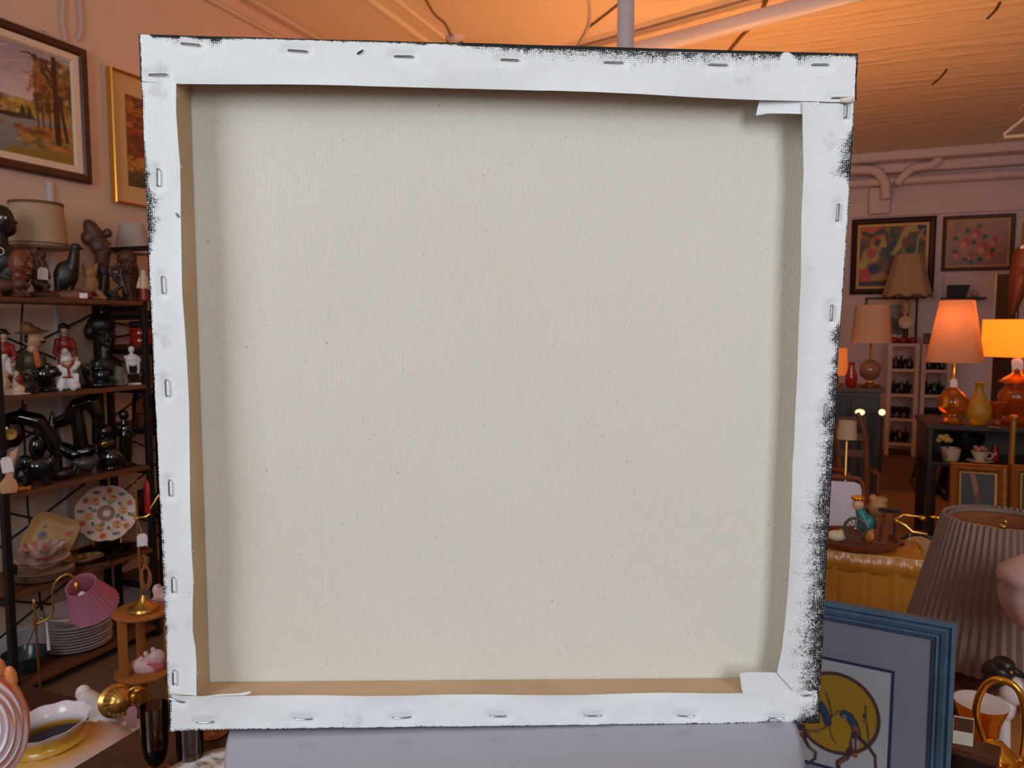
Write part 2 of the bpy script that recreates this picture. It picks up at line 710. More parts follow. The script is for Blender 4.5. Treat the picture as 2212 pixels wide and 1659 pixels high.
def bend(pts, n=4):
    pts = [Vector(p) for p in pts]
    out = [pts[0]]
    for i in range(1, len(pts) - 1):
        a = pts[i].lerp(pts[i - 1], 0.3)
        d = pts[i].lerp(pts[i + 1], 0.3)
        for t in range(n + 1):
            u = t / n
            out.append(a.lerp(pts[i], u).lerp(pts[i].lerp(d, u), u))
    out.append(pts[-1])
    return out


YP = 8.86
pipe('conduit_pipe', bend([onY(1780, 368, YP), onY(1892, 366, YP), onY(1912, 392, YP), onY(1914, 430, YP)]), 0.05, 'painted duct pipe bending down at the abstract painting end of the back wall')
pipe('conduit_pipe', bend([onY(1935, 398, YP), onY(1970, 362, YP), onY(2010, 358, YP), onY(2026, 348, YP), onY(2030, 330, YP)]), 0.045, 'painted duct pipe rising aslant above the rose painting')
b = B()
p0, p1 = onY(1878, 408, 9.0), onY(1920, 462, 9.0)
b.box(p0.x, p1.x, 8.94, 9.049, p1.z, p0.z, 0.006)
setp(b.build('duct_box', M_DUCT, smooth=False), 'boxed painted duct dropping from the pipes above the abstract painting', 'duct')
p0, p1 = onY(1800, 462, 9.0), onY(2212, 470, 9.0)
struct('trim_5', B().box(p0.x - 2.0, XR, 9.02, 9.049, p0.z - 0.05, p0.z, 0.004), M_BACKWALL)
pd0, pd1 = onY(2040, 597, 9.0), onY(2128, 600, 9.0)
b = B().box(pd0.x, 1.95, 9.01, 9.049, 0.13, pd0.z, 0.003).box(pd0.x + 0.06, 1.89, 9.0, 9.012, 0.2, pd0.z - 0.06, 0.004)
b.build('door_1', M_BACKWALL, smooth=False)['kind'] = 'structure'

# poles and wires under the ceiling
M_POLE = mat('white_painted_steel', C(205, 203, 215), 0.4, var=0.03)
p = at(1351, 105, 3.3)
pole_top = Vector((onY(1358, 0, p.y).x, p.y, ZC))
pole_x, pole_y = p.x, p.y
setp(B().tube([(pole_x, pole_y, 0.004), (pole_x, pole_y, ZC - 0.004)], 0.038, 16).lathe([(0, 0.004), (0.07, 0.004), (0.07, 0.012), (0.038, 0.02)], 16, (pole_x, pole_y, 0)).build('ceiling_pole', M_POLE),
     'upright white steel pole behind the canvas reaching the ceiling', 'pole')
pa, pb = at(1395, 103, 4.52), at(1790, 0, 3.86)
dirv = (pb - pa)
br_ = setp(B().tube([pa - dirv * 0.9, pb + dirv * 0.05, pb + dirv * 0.4], 0.048, 14).build('brace_pole', M_POLE), 'slanting white steel brace pole crossing under the orange lit ceiling', 'pole')
for e_ in (pa - dirv * 0.8, pb + dirv * 0.34):
    B().tube([(e_.x, e_.y, e_.z + 0.03), (e_.x, e_.y, ZC - 0.002)], 0.012, 8).build('hanger_rod', M_POLE, br_)
M_WIRE = mat('pale_wire', C(196, 180, 186), 0.6, bump=0.05)
M_BROWNWIRE = mat('brown_wire', C(120, 84, 60), 0.7, bump=0.05)


def wire(pts, r, m, label, cat='wire', group=None, seg=6):
    P = [Vector(p) for p in pts]
    out = []
    for i in range(len(P) - 1):
        a, b_, c_, d = P[max(i - 1, 0)], P[i], P[i + 1], P[min(i + 2, len(P) - 1)]
        for t in range(6):
            u = t / 6
            out.append(0.5 * ((2 * b_) + (c_ - a) * u + (2 * a - 5 * b_ + 4 * c_ - d) * u * u + (3 * b_ - a - 3 * c_ + d) * u ** 3))
    out.append(P[-1])
    o = B().tube(out, r, seg).build('ceiling_wire' if cat == 'wire' else 'hanging_wire', m)
    return setp(o, label, cat, group)


ZW = ZC - 0.008
wire([onZ(910, -20, ZW), onZ(938, 30, ZW), onZ(962, 52, ZW), onZ(975, 80, ZW)], 0.006, M_BROWNWIRE, 'tan cable across the ceiling into the small rosette')
wire([onZ(1272, -10, ZW), onZ(1272, 55, ZW), onZ(1240, 115, ZW), onZ(1235, 140, ZW)], 0.009, M_WIRE, 'pale cable along the ceiling left of the upright pole')
wire([onZ(1272, 60, ZW), onZ(1330, 15, ZW), onZ(1370, -20, ZW)], 0.006, M_BROWNWIRE, 'thin cable fork running up to the upright pole at the ceiling')
wire([onZ(1658, -10, ZW), onZ(1635, 45, ZW), onZ(1600, 80, ZW), onZ(1560, 130, ZW)], 0.012, M_BROWNWIRE, 'brown cable along the ceiling passing behind the slanting pole')
wire([onZ(408, -10, ZW), onZ(440, 22, ZW), onZ(455, 45, ZW), onZ(500, 90, ZW)], 0.004, M_BROWNWIRE, 'thin dark cable on the ceiling above the canvas corner')
for (x0, y0, x1, y1), lab in zip(((2160, 5, 2133, 40), (2045, 150, 2015, 182)), ('upper of two dark scratched cracks in the glossy ceiling', 'lower of two dark scratched cracks in the glossy ceiling')):
    a, b_ = onZ(x0, y0, ZC - 0.004), onZ(x1, y1, ZC - 0.004)
    setp(B().tube([a, a.lerp(b_, 0.5) + Vector((0.01, 0, 0)), b_], 0.007, 5).build('ceiling_crack', mat('dark_wire', C(70, 45, 30), 0.8)), lab, 'crack')
r = thing('ceiling_rosette', 'small knobbly rosette on the ceiling where a cable ends', 'rosette', onZ(982, 88, ZC - 0.02))
B().lathe([(0, -0.015), (0.03, -0.012), (0.05, 0), (0.06, 0.02)], 16, rfun=lambda a, t: 1 + 0.15 * math.cos(5 * a)).build('rosette_cap', M_WIRE, r)
B().ell((0.03, 0.02, -0.01), (0.02, 0.02, 0.012)).ell((-0.04, 0, -0.005), (0.016, 0.02, 0.012)).build('knob', M_BROWNWIRE, r)

# hanging wires and the conduit on the left wall
XW = XL + 0.012
for pts, lab in (([(138, -30), (137, 20), (136, 50), (143, 87)], 'left of two pale looped wires hanging above the lake painting'),
                 ([(171, -30), (174, 20), (177, 60), (169, 88)], 'right of two pale looped wires hanging above the lake painting'),
                 ([(86, 64), (95, 66), (104, 73), (109, 82)], 'short thin pale wire curling over the lake painting frame')):
    wire([onX(x, y, XW) for x, y in pts], 0.005 if 'short' not in lab else 0.003, M_WIRE, lab, cat='hanging wire')
pc_ = onX(105, 420, XL)
setp(B().box(XL, XL + 0.02, pc_.y - 0.009, pc_.y + 0.009, 0.13, pc_.z + 0.05, 0.003).build('wall_conduit', mat('cable_trunking', C(205, 196, 200), 0.5), smooth=False),
     'narrow white cable trunking running down the wall behind the rack', 'conduit')

# ------------------------------------------------------------------ the stretched canvas seen from behind
cu = Vector((0.9116, 0.4110, -0.0118)).normalized()
cw = Vector((0.4105, -0.9114, -0.0284))
cw = (cw - cu * cw.dot(cu)).normalized()
cv = cw.cross(cu)
CT = Vector((-0.2087, 0.4976, 1.3036))
CM = Matrix(((cu.x, cv.x, cw.x, CT.x), (cu.y, cv.y, cw.y, CT.y), (cu.z, cv.z, cw.z, CT.z), (0, 0, 0, 1))) @ Matrix.Translation((0, -0.25, 0))
CMI = CM.inverted()
E_l = CMI @ EYE


def cuv(x, y, w=0.0):
    """point of the photo on the back of the stretcher, in the canvas's own plane"""
    d = CMI.to_3x3() @ ray(x, y)
    t = (w - E_l.z) / d.z
    return (E_l.x + d.x * t, E_l.y + d.y * t)


canvas = thing('stretched_canvas', 'back of a square stretched canvas with white stapled edges, on the grey table', 'canvas', (0, 0, 0))
canvas.matrix_world = CM


def weave_mat(name, base, pitch, ribs, rough, paint=False, specks=False, bumpd=0.0005):
    m = bpy.data.materials.new(name)
    m.use_nodes = True
    N, L = m.node_tree.nodes, m.node_tree.links
    p = N['Principled BSDF']
    p.inputs['Roughness'].default_value = rough
    p.inputs['Specular IOR Level'].default_value = 0.3
    tc = N.new('ShaderNodeTexCoord')
    sep = N.new('ShaderNodeSeparateXYZ')

    def math_(op, a, b=None, c_=None):
        n = N.new('ShaderNodeMath')
        n.operation = op
        for i, x in enumerate((a, b, c_)):
            if x is None:
                continue
            if isinstance(x, (int, float)):
                n.inputs[i].default_value = x
            else:
                L.new(x, n.inputs[i])
        return n.outputs[0]

    def noise(scale, detail=3, vec=None, rough_=0.5):
        n = N.new('ShaderNodeTexNoise')
        n.inputs['Scale'].default_value = scale
        n.inputs['Detail'].default_value = detail
        n.inputs['Roughness'].default_value = rough_
        L.new(vec or tc.outputs['Object'], n.inputs['Vector'])
        return n.outputs['Fac']

    # threads wander a little
    wob = N.new('ShaderNodeTexNoise')
    wob.inputs['Scale'].default_value = 40
    L.new(tc.outputs['Object'], wob.inputs['Vector'])
    wv = N.new('ShaderNodeVectorMath')
    wv.operation = 'MULTIPLY_ADD'
    wv.inputs[1].default_value = (pitch * 0.9,) * 3
    L.new(wob.outputs['Color'], wv.inputs[0])
    L.new(tc.outputs['Object'], wv.inputs[2])
    L.new(wv.outputs[0], sep.inputs[0])
    k = 2 * math.pi / pitch
    su = math_('SINE', math_('MULTIPLY', sep.outputs['X'], k))
    sv = math_('SINE', math_('MULTIPLY', sep.outputs['Y'], k * 1.07))
    over = math_('MULTIPLY', su, sv)
    rib = math_('MULTIPLY', su, ribs)
    fine = noise(900, 2)
    slub = N.new('ShaderNodeMapping')
    slub.inputs['Scale'].default_value = (900, 60, 1)
    L.new(tc.outputs['Object'], slub.inputs[0])
    slubn = noise(1.0, 2, slub.outputs[0])
    h = math_('ADD', math_('MULTIPLY', over, 0.5), rib)
    h = math_('ADD', h, math_('MULTIPLY', slubn, 1.6))
    h = math_('ADD', h, math_('MULTIPLY', fine, 1.0))
    bp = N.new('ShaderNodeBump')
    bp.inputs['Strength'].default_value = 0.5
    bp.inputs['Distance'].default_value = bumpd
    L.new(h, bp.inputs['Height'])
    L.new(bp.outputs[0], p.inputs['Normal'])
    # colour: thread shade, cloudy tone
    val = math_('ADD', math_('MULTIPLY', h, 0.05 if specks else 0.025), 0.93 if specks else 0.95)
    cloud = noise(9, 3)
    val = math_('ADD', val, math_('MULTIPLY', math_('SUBTRACT', cloud, 0.5), 0.06))
    sc = N.new('ShaderNodeVectorMath')
    sc.operation = 'SCALE'
    sc.inputs[0].default_value = base
    L.new(val, sc.inputs['Scale'])
    col = sc.outputs[0]

    def mixc(fac, colr):
        nonlocal col
        mx = N.new('ShaderNodeMix')
        mx.data_type = 'RGBA'
        L.new(fac, mx.inputs['Factor'])
        L.new(col, mx.inputs['A'])
        mx.inputs['B'].default_value = (*colr, 1)
        col = mx.outputs['Result']

    def step(x, lo, hi):
        n = N.new('ShaderNodeMapRange')
        n.interpolation_type = 'SMOOTHSTEP'
        n.inputs['From Min'].default_value = lo
        n.inputs['From Max'].default_value = hi
        L.new(x, n.inputs[0])
        return n.outputs[0]

    if specks:
        for sc_, r_, th in ((70, 0.05, 0.35), (190, 0.09, 0.5)):
            v = N.new('ShaderNodeTexVoronoi')
            v.inputs['Scale'].default_value = sc_
            L.new(tc.outputs['Object'], v.inputs['Vector'])
            s2 = N.new('ShaderNodeSeparateColor')
            L.new(v.outputs['Color'], s2.inputs[0])
            near = step(v.outputs['Distance'], r_, r_ * 0.4)
            keep = step(s2.outputs[0], th, th + 0.05)
            mixc(math_('MULTIPLY', math_('MULTIPLY', near, keep), 0.75), C(92, 84, 72))
        warm = step(noise(5, 2), 0.5, 0.7)
        mixc(math_('MULTIPLY', warm, 0.10), C(222, 210, 184))
    else:
        # grime caught in the weave, and faint yellow stains
        pits = math_('SUBTRACT', 0.5, math_('MULTIPLY', over, 0.5))
        grime = step(math_('ADD', noise(22, 4, None, 0.65), math_('MULTIPLY', pits, 0.10)), 0.67, 0.74)
        mixc(math_('MULTIPLY', math_('MULTIPLY', grime, pits), 0.42), C(120, 108, 100))
        st = step(noise(14, 3), 0.64, 0.8)
        mixc(math_('MULTIPLY', st, 0.25), C(196, 180, 150))
        v = N.new('ShaderNodeTexVoronoi')
        v.inputs['Scale'].default_value = 170
        L.new(tc.outputs['Object'], v.inputs['Vector'])
        s2 = N.new('ShaderNodeSeparateColor')
        L.new(v.outputs['Color'], s2.inputs[0])
        mixc(math_('MULTIPLY', math_('MULTIPLY', step(v.outputs['Distance'], 0.10, 0.04), step(s2.outputs[0], 0.8, 0.85)), 0.6), C(80, 72, 66))
    if paint:
        at_ = N.new('ShaderNodeAttribute')
        at_.attribute_name = 'dens'
        x = math_('ADD', at_.outputs['Fac'], math_('MULTIPLY', over, 0.26))
        dash = N.new('ShaderNodeMapping')
        dash.inputs['Scale'].default_value = (520, 1100, 1)
        L.new(tc.outputs['Object'], dash.inputs[0])
        x = math_('ADD', x, math_('MULTIPLY', math_('SUBTRACT', noise(1.0, 3, dash.outputs[0], 0.6), 0.5), 1.3))
        x = math_('ADD', x, math_('MULTIPLY', su, 0.12))
        x = math_('ADD', x, math_('MULTIPLY', math_('SUBTRACT', noise(150, 5, None, 0.75), 0.5), 1.1))
        mixc(step(x, 0.44, 0.52), C(14, 12, 14))
    L.new(col, p.inputs['Base Color'])
    return m


M_LINEN = weave_mat('raw_linen', C(230, 225, 212), 0.00112, 0.45, 0.9, specks=True)
M_GESSO = weave_mat('white_primed_cloth', C(236, 239, 240), 0.00135, 0.1, 0.6, paint=True, bumpd=0.00028)
M_BAR = mat('pine_stretcher', C(186, 156, 120), 0.6, var=0.12, vscale=18, stretch=(1, 1, 1), bump=0.05, bscale=120)
M_BLACKPAINT = mat('black_painted_front', C(22, 20, 24), 0.5, var=0.3, vscale=30, bump=0.2, bscale=200)
M_STAPLE = mat('staple_steel', C(170, 172, 176), 0.28, 0.95, var=0.15, vscale=900)
M_GLUE = mat('dried_glue', C(212, 206, 190), 0.35, var=0.06, bump=0.1)

# linen sheet, slightly slack
b = B()
n = 60
for j in range(n + 1):
    for i in range(n + 1):
        u, v = -0.247 + 0.494 * i / n, 0.003 + 0.494 * j / n
        s = math.sin(math.pi * i / n) * math.sin(math.pi * j / n)
        b.v.append((u, v, -0.0222 - 0.0016 * s + 0.0010 * s * mnoise.noise((u * 9, v * 9, 0))))
b.f = [(j * (n + 1) + i, j * (n + 1) + i + 1, (j + 1) * (n + 1) + i + 1, (j + 1) * (n + 1) + i) for j in range(n) for i in range(n)]
b.build('linen_sheet', M_LINEN, canvas)
B().box(-0.2495, 0.2495, 0.0005, 0.4995, -0.0285, -0.0256, 0.001).build('painted_front', M_BLACKPAINT, canvas)

# four mitred pine bars
bw, wt, wb = 0.0215, -0.0004, -0.0212
for s in range(4):
    o_, i_ = 0.2485, 0.2485 - bw
    iy = 0.2325 if s == 1 else i_      # the right bar is a thinner piece of wood
    quad = [(-o_, -o_), (o_, -o_), (i_, -iy), (-i_, -iy)]
    i3 = iy - 0.0016
    quad2 = [(-o_, -o_), (o_, -o_), (i_ - 0.0016, -i3), (-i_ + 0.0016, -i3)]
    a = s * math.pi / 2
    rot = lambda q: (q[0] * math.cos(a) - q[1] * math.sin(a), q[0] * math.sin(a) + q[1] * math.cos(a) + 0.25)
    vs = [(*rot(q), wt) for q in quad] + [(*rot(q), wb) for q in quad2]
    B().add(vs, [(0, 1, 2, 3), (7, 6, 5, 4), (0, 4, 5, 1), (1, 5, 6, 2), (2, 6, 7, 3), (3, 7, 4, 0)]).build('stretcher_bar', M_BAR, canvas, smooth=False)

STAPLES = [((393, 95), (432, 99)), ((624, 110), (664, 113)), ((853, 123), (892, 124)), ((1082, 130), (1119, 132)), ((1305, 136), (1344, 137)),
           ((1530, 141), (1569, 142)), ((1752, 141), (1787, 141)), ((324, 163), (361, 162)), ((1793, 213), (1829, 213)), ((1827, 225), (1825, 255)),
           ((342, 365), (343, 402)), ((352, 597), (354, 633)), ((360, 820), (362, 855)), ((367, 1036), (369, 1070)), ((374, 1246), (375, 1278)),
           ((376, 1447), (377, 1477)), ((367, 1505), (399, 1514)), ((427, 1558), (462, 1556)), ((637, 1550), (674, 1550)), ((849, 1548), (886, 1546)),
           ((1059, 1544), (1092, 1544)), ((1262, 1543), (1297, 1543)), ((1463, 1543), (1497, 1544)), ((1661, 1548), (1691, 1549)),
           ((1731, 1500), (1764, 1497)), ((1749, 1476), (1748, 1490)), ((1810, 441), (1807, 477)), ((1796, 659), (1794, 692)), ((1782, 873), (1780, 905)),
           ((1772, 1074), (1770, 1110)), ((1760, 1282), (1757, 1315))]
ST = [(Vector(cuv(*a)), Vector(cuv(*b_))) for a, b_ in STAPLES]


def pl(tab, x):
    return float(np.interp(x, [t[0] for t in tab], [t[1] for t in tab]))


PPM = 2950.0   # photo pixels per metre on the stretcher
W_TOP = [(302, 1), (325, 2), (330, 9), (385, 15), (392, 4), (408, 4), (425, 9), (470, 20), (482, 8), (600, 4), (760, 5), (790, 5), (900, 6), (990, 6), (1000, 11), (1080, 15),
         (1180, 22), (1300, 24), (1420, 26), (1560, 24), (1680, 20), (1690, 2), (1702, 2), (1722, 24), (1745, 16), (1760, 12), (1851, 9)]
W_RIGHT = [(220, 3), (268, 5), (285, 10), (300, 24), (332, 32), (341, 22), (350, 36), (368, 44), (384, 20), (394, 6), (410, 3), (600, 4), (690, 4), (704, 16), (735, 26), (746, 10),
           (800, 20), (870, 26), (910, 34), (960, 32), (1010, 36), (1060, 42), (1150, 48), (1250, 46), (1400, 60), (1490, 50)]
W_LEFT = [(178, 4), (300, 3), (340, 6), (365, 12), (400, 8), (418, 20), (470, 24), (520, 12), (560, 4), (900, 2), (1100, 5), (1240, 8), (1300, 8), (1400, 4), (1500, 4)]
W_BOT = [(366, 4), (390, 6), (410, 7), (494, 4), (1000, 3), (1400, 3), (1640, 4), (1658, 9), (1690, 8), (1710, 10), (1730, 30), (1748, 60), (1766, 90)]
SOLID = {'top': 0.25, 'right': 0.0, 'left': 0.0, 'bottom': 0.0}


def flap(side, outer, inner, wtab, base, nseg, axis, curl):
    """one strip of cloth folded over a bar: down the side of the stretcher, round its edge, over the back to a free inner edge"""
    nt = 30
    out = [cuv(*p) for p in outer]
    inn = [cuv(*p) for p in inner]
    op = [p[axis] for p in outer]
    ip = [p[axis] for p in inner]
    a0, a1 = min(op[0], op[-1]), max(op[0], op[-1])
    verts, dens = [], []
    rows = 0
    offs = {'top': (0, 1), 'bottom': (0, -1), 'left': (-1, 0), 'right': (1, 0)}[side]
    for q in range(nseg + 1):
        t = q / nseg
        pxo = a0 + (a1 - a0) * t
        pxi = min(ip[0], ip[-1]) + abs(ip[-1] - ip[0]) * t
        so = np.argsort(op)
        si = np.argsort(ip)
        O = Vector((np.interp(pxo, np.array(op)[so], np.array([p[0] for p in out])[so]), np.interp(pxo, np.array(op)[so], np.array([p[1] for p in out])[so])))
        I = Vector((np.interp(pxi, np.array(ip)[si], np.array([p[0] for p in inn])[si]), np.interp(pxi, np.array(ip)[si], np.array([p[1] for p in inn])[si])))
        wpx = pl(wtab, pxo)
        jag = 1 + 0.35 * mnoise.noise((pxo * 0.06, 3.3, 0)) + 0.25 * mnoise.noise((pxo * 0.25, 1.3, 0))
        wid = max(1.0, wpx * jag)
        row = []
        for sd in (-0.0245, -0.017, -0.008, -0.002):
            row.append((O.x + offs[0] * 0.0006, O.y + offs[1] * 0.0006, sd, 2.0))
        for r_ in range(nt + 1):
            tt = (r_ / nt) ** 1.6
            P = O.lerp(I, tt)
            d = (P - O).length * PPM
            nz = mnoise.noise((P.x * 26, P.y * 26, 5.0 + base)) * 0.0007 + mnoise.noise((P.x * 70, P.y * 70, 2.0)) * 0.00025
            w = base + 0.0006 + nz
            if r_ == 0:
                w = base - 0.0012
            elif r_ == 1:
                w -= 0.0003
            for A_, B_ in ST:
                ab = B_ - A_
                s_ = max(0, min(1, (P - A_).dot(ab) / ab.length_squared))
                dist = (P - A_ - ab * s_).length
                if dist < 0.012:
                    w -= 0.0010 * math.exp(-(dist / 0.0035) ** 2)
                    if dist > 0.002:
                        w += 0.0004 * math.exp(-((dist - 0.006) / 0.003) ** 2) * 0.4
            w += curl(pxi) * max(0, (tt - 0.55) / 0.45) ** 2
            dn = (1.25 - d / wid if side == 'top' and d < 7 else 0.80 - 0.55 * d / wid) if wpx > 2 else 0.9 - d / 3.0
            de = min(pxo - a0, a1 - pxo)
            if side in ('top', 'bottom') and de < 7:
                dn = max(dn, 1.0 - 0.12 * de)
            row.append((P.x, P.y, w, max(-1.0, dn)))
        last = row[-1]
        row.append((last[0], last[1], last[2] - 0.0006, -1.0))
        pv = Vector((row[-3][0], row[-3][1]))
        row.append((pv.x, pv.y, last[2] - 0.0008, -1.0))
        rows = len(row)
        for x in row:
            verts.append(x[:3])
            dens.append(x[3])
    fs = [(q * rows + r_, (q + 1) * rows + r_, (q + 1) * rows + r_ + 1, q * rows + r_ + 1) for q in range(nseg) for r_ in range(rows - 1)]
    me = bpy.data.meshes.new('folded_edge')
    me.from_pydata(verts, [], fs)
    bm = bmesh.new()
    bm.from_mesh(me)
    bmesh.ops.recalc_face_normals(bm, faces=bm.faces[:])
    if bm.faces:
        up = sum((f.normal.z * f.calc_area() for f in bm.faces))
        if up < 0:
            bmesh.ops.reverse_faces(bm, faces=bm.faces[:])
    bm.to_mesh(me)
    bm.free()
    a = me.attributes.new('dens', 'FLOAT', 'POINT')
    a.data.foreach_set('value', np.array(dens, np.float32))
    return link('folded_edge', me, M_GESSO, canvas, True, 60)


top_in = [(306, 177), (345, 179), (386, 182), (503, 183), (650, 185), (797, 188), (1000, 192), (1200, 198), (1421, 207), (1643, 217), (1785, 222), (1823, 222), (1846, 220)]
flap('top', [(302, 75), (680, 86), (1080, 96), (1500, 108), (1851, 117)], top_in, W_TOP, 0.0013, 420, 0, lambda x: 0.0012 * math.sin(x * 0.011))
flap('left', [(306, 178), (322, 560), (340, 960), (356, 1330), (363, 1499)],
     [(384, 180), (382, 241), (385, 301), (390, 359), (392, 455), (398, 650), (404, 760), (409, 880), (413, 1036), (416, 1181), (419, 1250), (417, 1300), (417, 1362), (423, 1400), (425.6, 1434), (427, 1499)],
     W_LEFT, 0.0004, 380, 1, lambda y: 0.0008 + 0.0010 * math.sin(y * 0.013))
flap('right', [(1846, 221), (1842, 299), (1836, 386), (1831, 462), (1824, 582), (1818, 665), (1811, 756), (1806, 861), (1798, 997), (1786, 1200), (1777, 1390), (1771, 1491)],
     [(1730, 223), (1730, 248), (1732, 311), (1734, 371), (1729, 462), (1726, 597), (1722, 711), (1719, 831), (1714, 952), (1710, 1006), (1708, 1057), (1704, 1180), (1699, 1270), (1694, 1340), (1687, 1400), (1676, 1450), (1711, 1490)],
     W_RIGHT, 0.0004, 420, 1, lambda y: 0.0018 + 0.0008 * math.sin(y * 0.012))
flap('bottom', [(366, 1579), (410, 1576), (494, 1574), (695, 1571), (1100, 1566), (1434, 1562), (1655, 1559), (1700, 1561), (1768, 1560)],
     [(367, 1500), (427, 1500), (594, 1501), (795, 1500), (1100, 1499), (1301, 1498), (1434, 1495), (1602, 1494), (1712, 1491), (1768, 1490)],
     W_BOT, 0.0013, 420, 0, lambda x: 0.0010 * math.sin(x * 0.017))


def cloth_tab(name, px, w0, w1, thick=0.0007):
    """loose cloth end: outline in photo pixels, lifting from w0 to w1 along its length"""
    pts = [cuv(*p) for p in px]
    xs = [p[0] for p in pts]
    lo, hi = min(xs), max(xs)
    bm = bmesh.new()
    vs = [bm.verts.new((x, y, w0 + (w1 - w0) * ((hi - x) / (hi - lo)) ** 1.5)) for x, y in pts]
    f = bm.faces.new(vs)
    r = bmesh.ops.extrude_face_region(bm, geom=[f])
    for g in r['geom']:
        if isinstance(g, bmesh.types.BMVert):
            g.co.z -= thick
    o = B().bm(bm).build(name, M_GESSO, canvas, smooth=False)
    a = o.data.attributes.new('dens', 'FLOAT', 'POINT')
    a.data.foreach_set('value', np.full(len(o.data.vertices), -1.0, np.float32))
    return o


cloth_tab('corner_tab', [(1645, 214), (1641, 230), (1638, 246), (1648, 245), (1660, 243), (1700, 245), (1730, 247), (1744, 247), (1755, 236), (1766, 225), (1770, 214)], 0.0021, -0.0040)
cloth_tab('corner_tab', [(1594, 1450), (1608, 1448), (1622, 1448), (1650, 1450), (1675, 1452), (1692, 1470), (1714, 1494), (1602, 1496), (1598, 1480)], 0.0004, 0.0045)
cloth_tab('corner_tab', [(440, 1503), (480, 1499), (515, 1498), (540, 1493), (542, 1497), (530, 1501)], 0.0004, 0.0010)

stp = None
for A_, B_ in ST:
    d = (B_ - A_)
    L_ = d.length
    u = d / L_
    w = 0.0023
    pts = [(A_.x + u.x * 0.0003, A_.y + u.y * 0.0003, w - 0.0035), (A_.x, A_.y, w - 0.0006), (A_.x + u.x * 0.0006, A_.y + u.y * 0.0006, w), (B_.x - u.x * 0.0006, B_.y - u.y * 0.0006, w),
           (B_.x, B_.y, w - 0.0006), (B_.x - u.x * 0.0003, B_.y - u.y * 0.0003, w - 0.0035)]
    B().tube(pts, 0.00062, 8).build('staple', M_STAPLE, canvas)
# dried glue where two folds meet, black blots that ran over the folds
g = cuv(1826, 218)
B().ell((g[0], g[1], 0.0022), (0.0055, 0.0022, 0.0011)).ell((g[0] + 0.003, g[1] + 0.0012, 0.0022), (0.003, 0.0022, 0.001)).build('glue_blob', M_GLUE, canvas)
for pts in ([(772, 119), (779, 113), (786, 110), (782, 116), (775, 120)], [(383, 460), (386, 464), (390, 471), (387, 468)]):
    q = [cuv(*p) for p in pts]
    bm = bmesh.new()
    f = bm.faces.new([bm.verts.new((x, y, 0.0033)) for x, y in q])
    r_ = bmesh.ops.extrude_face_region(bm, geom=[f])
    for g_ in r_['geom']:
        if isinstance(g_, bmesh.types.BMVert):
            g_.co.z -= 0.0016
    B().bm(bm).build('paint_blot', M_BLACKPAINT, canvas, smooth=False)
# loose threads at the free edges
M_THREAD = mat('cloth_thread', C(228, 226, 220), 0.9, bump=0.1)
for x, y, dx, dy in ((384, 205, 3, 6), (391, 360, 4, 4), (413, 1036, -2, -20), (417, 1188, 4, 3), (419, 1256, 4, 2), (426, 1455, 4, -4), (1733, 330, -4, 5)):
    a_, m_, z_ = cuv(x, y), cuv(x + dx * 0.7, y + dy * 0.4), cuv(x + dx, y + dy)
    B().tube([(a_[0], a_[1], 0.0008), (m_[0], m_[1], 0.0016), (z_[0], z_[1], 0.0006)], 0.00022, 5).build('loose_thread', M_THREAD, canvas)

# grey laminate table the canvas stands on
ZT = 1.0515
tu = Vector((cu.x, cu.y, 0)).normalized()
tv = Vector((-tu.y, tu.x, 0))
tc_ = tu * 0.025 + tv * 0.60
out = []
for i in range(96):
    a = 2 * math.pi * i / 96
    out.append((0.225 * math.cos(a), 0.245 * math.sin(a)))
M_GREY = mat('grey_laminate', C(158, 158, 170), 0.24, var=0.02, vscale=200, bump=0.02, bscale=300, coat=0.2)
gt = thing('grey_pedestal_table', 'smooth grey table with a rounded top, under the canvas', 'table', (tc_.x, tc_.y, 0), math.atan2(tu.y, tu.x))
bm = bmesh.new()
vs = [bm.verts.new((x, y, ZT)) for x, y in out]
f = bm.faces.new(vs)
r_ = bmesh.ops.extrude_face_region(bm, geom=[f])
for g_ in r_['geom']:
    if isinstance(g_, bmesh.types.BMVert):
        g_.co.z -= 0.024
bmesh.ops.recalc_face_normals(bm, faces=bm.faces[:])
ed = [e_ for e_ in bm.edges if abs(e_.verts[0].co.z - e_.verts[1].co.z) < 1e-6]
bmesh.ops.bevel(bm, geom=ed, offset=0.005, segments=3, affect='EDGES', profile=0.5)
B().bm(bm).build('table_top', M_GREY, gt)
B().lathe([(0.03, 0.03), (0.03, ZT - 0.03), (0.09, ZT - 0.026)], 20).build('pedestal', M_GREY, gt)
B().lathe([(0, 0.004), (0.2, 0.004), (0.2, 0.014), (0.06, 0.03), (0.03, 0.06)], 28).build('pedestal_foot', M_GREY, gt)

# ------------------------------------------------------------------ pictures on the left wall
M_DKWOOD = mat('dark_red_wood', C(74, 36, 22), 0.4, var=0.2, vscale=14, stretch=(1, 1, 1), bump=0.06)
M_CREAMLINER = mat('cream_linen_liner', C(232, 205, 180), 0.85, var=0.03, bump=0.1, bscale=400)
M_GILT = mat('gilt_metal', C(236, 176, 78), 0.25, 0.9, var=0.08)
M_TANMAT = mat('tan_mount_board', C(206, 172, 120), 0.8, var=0.03)

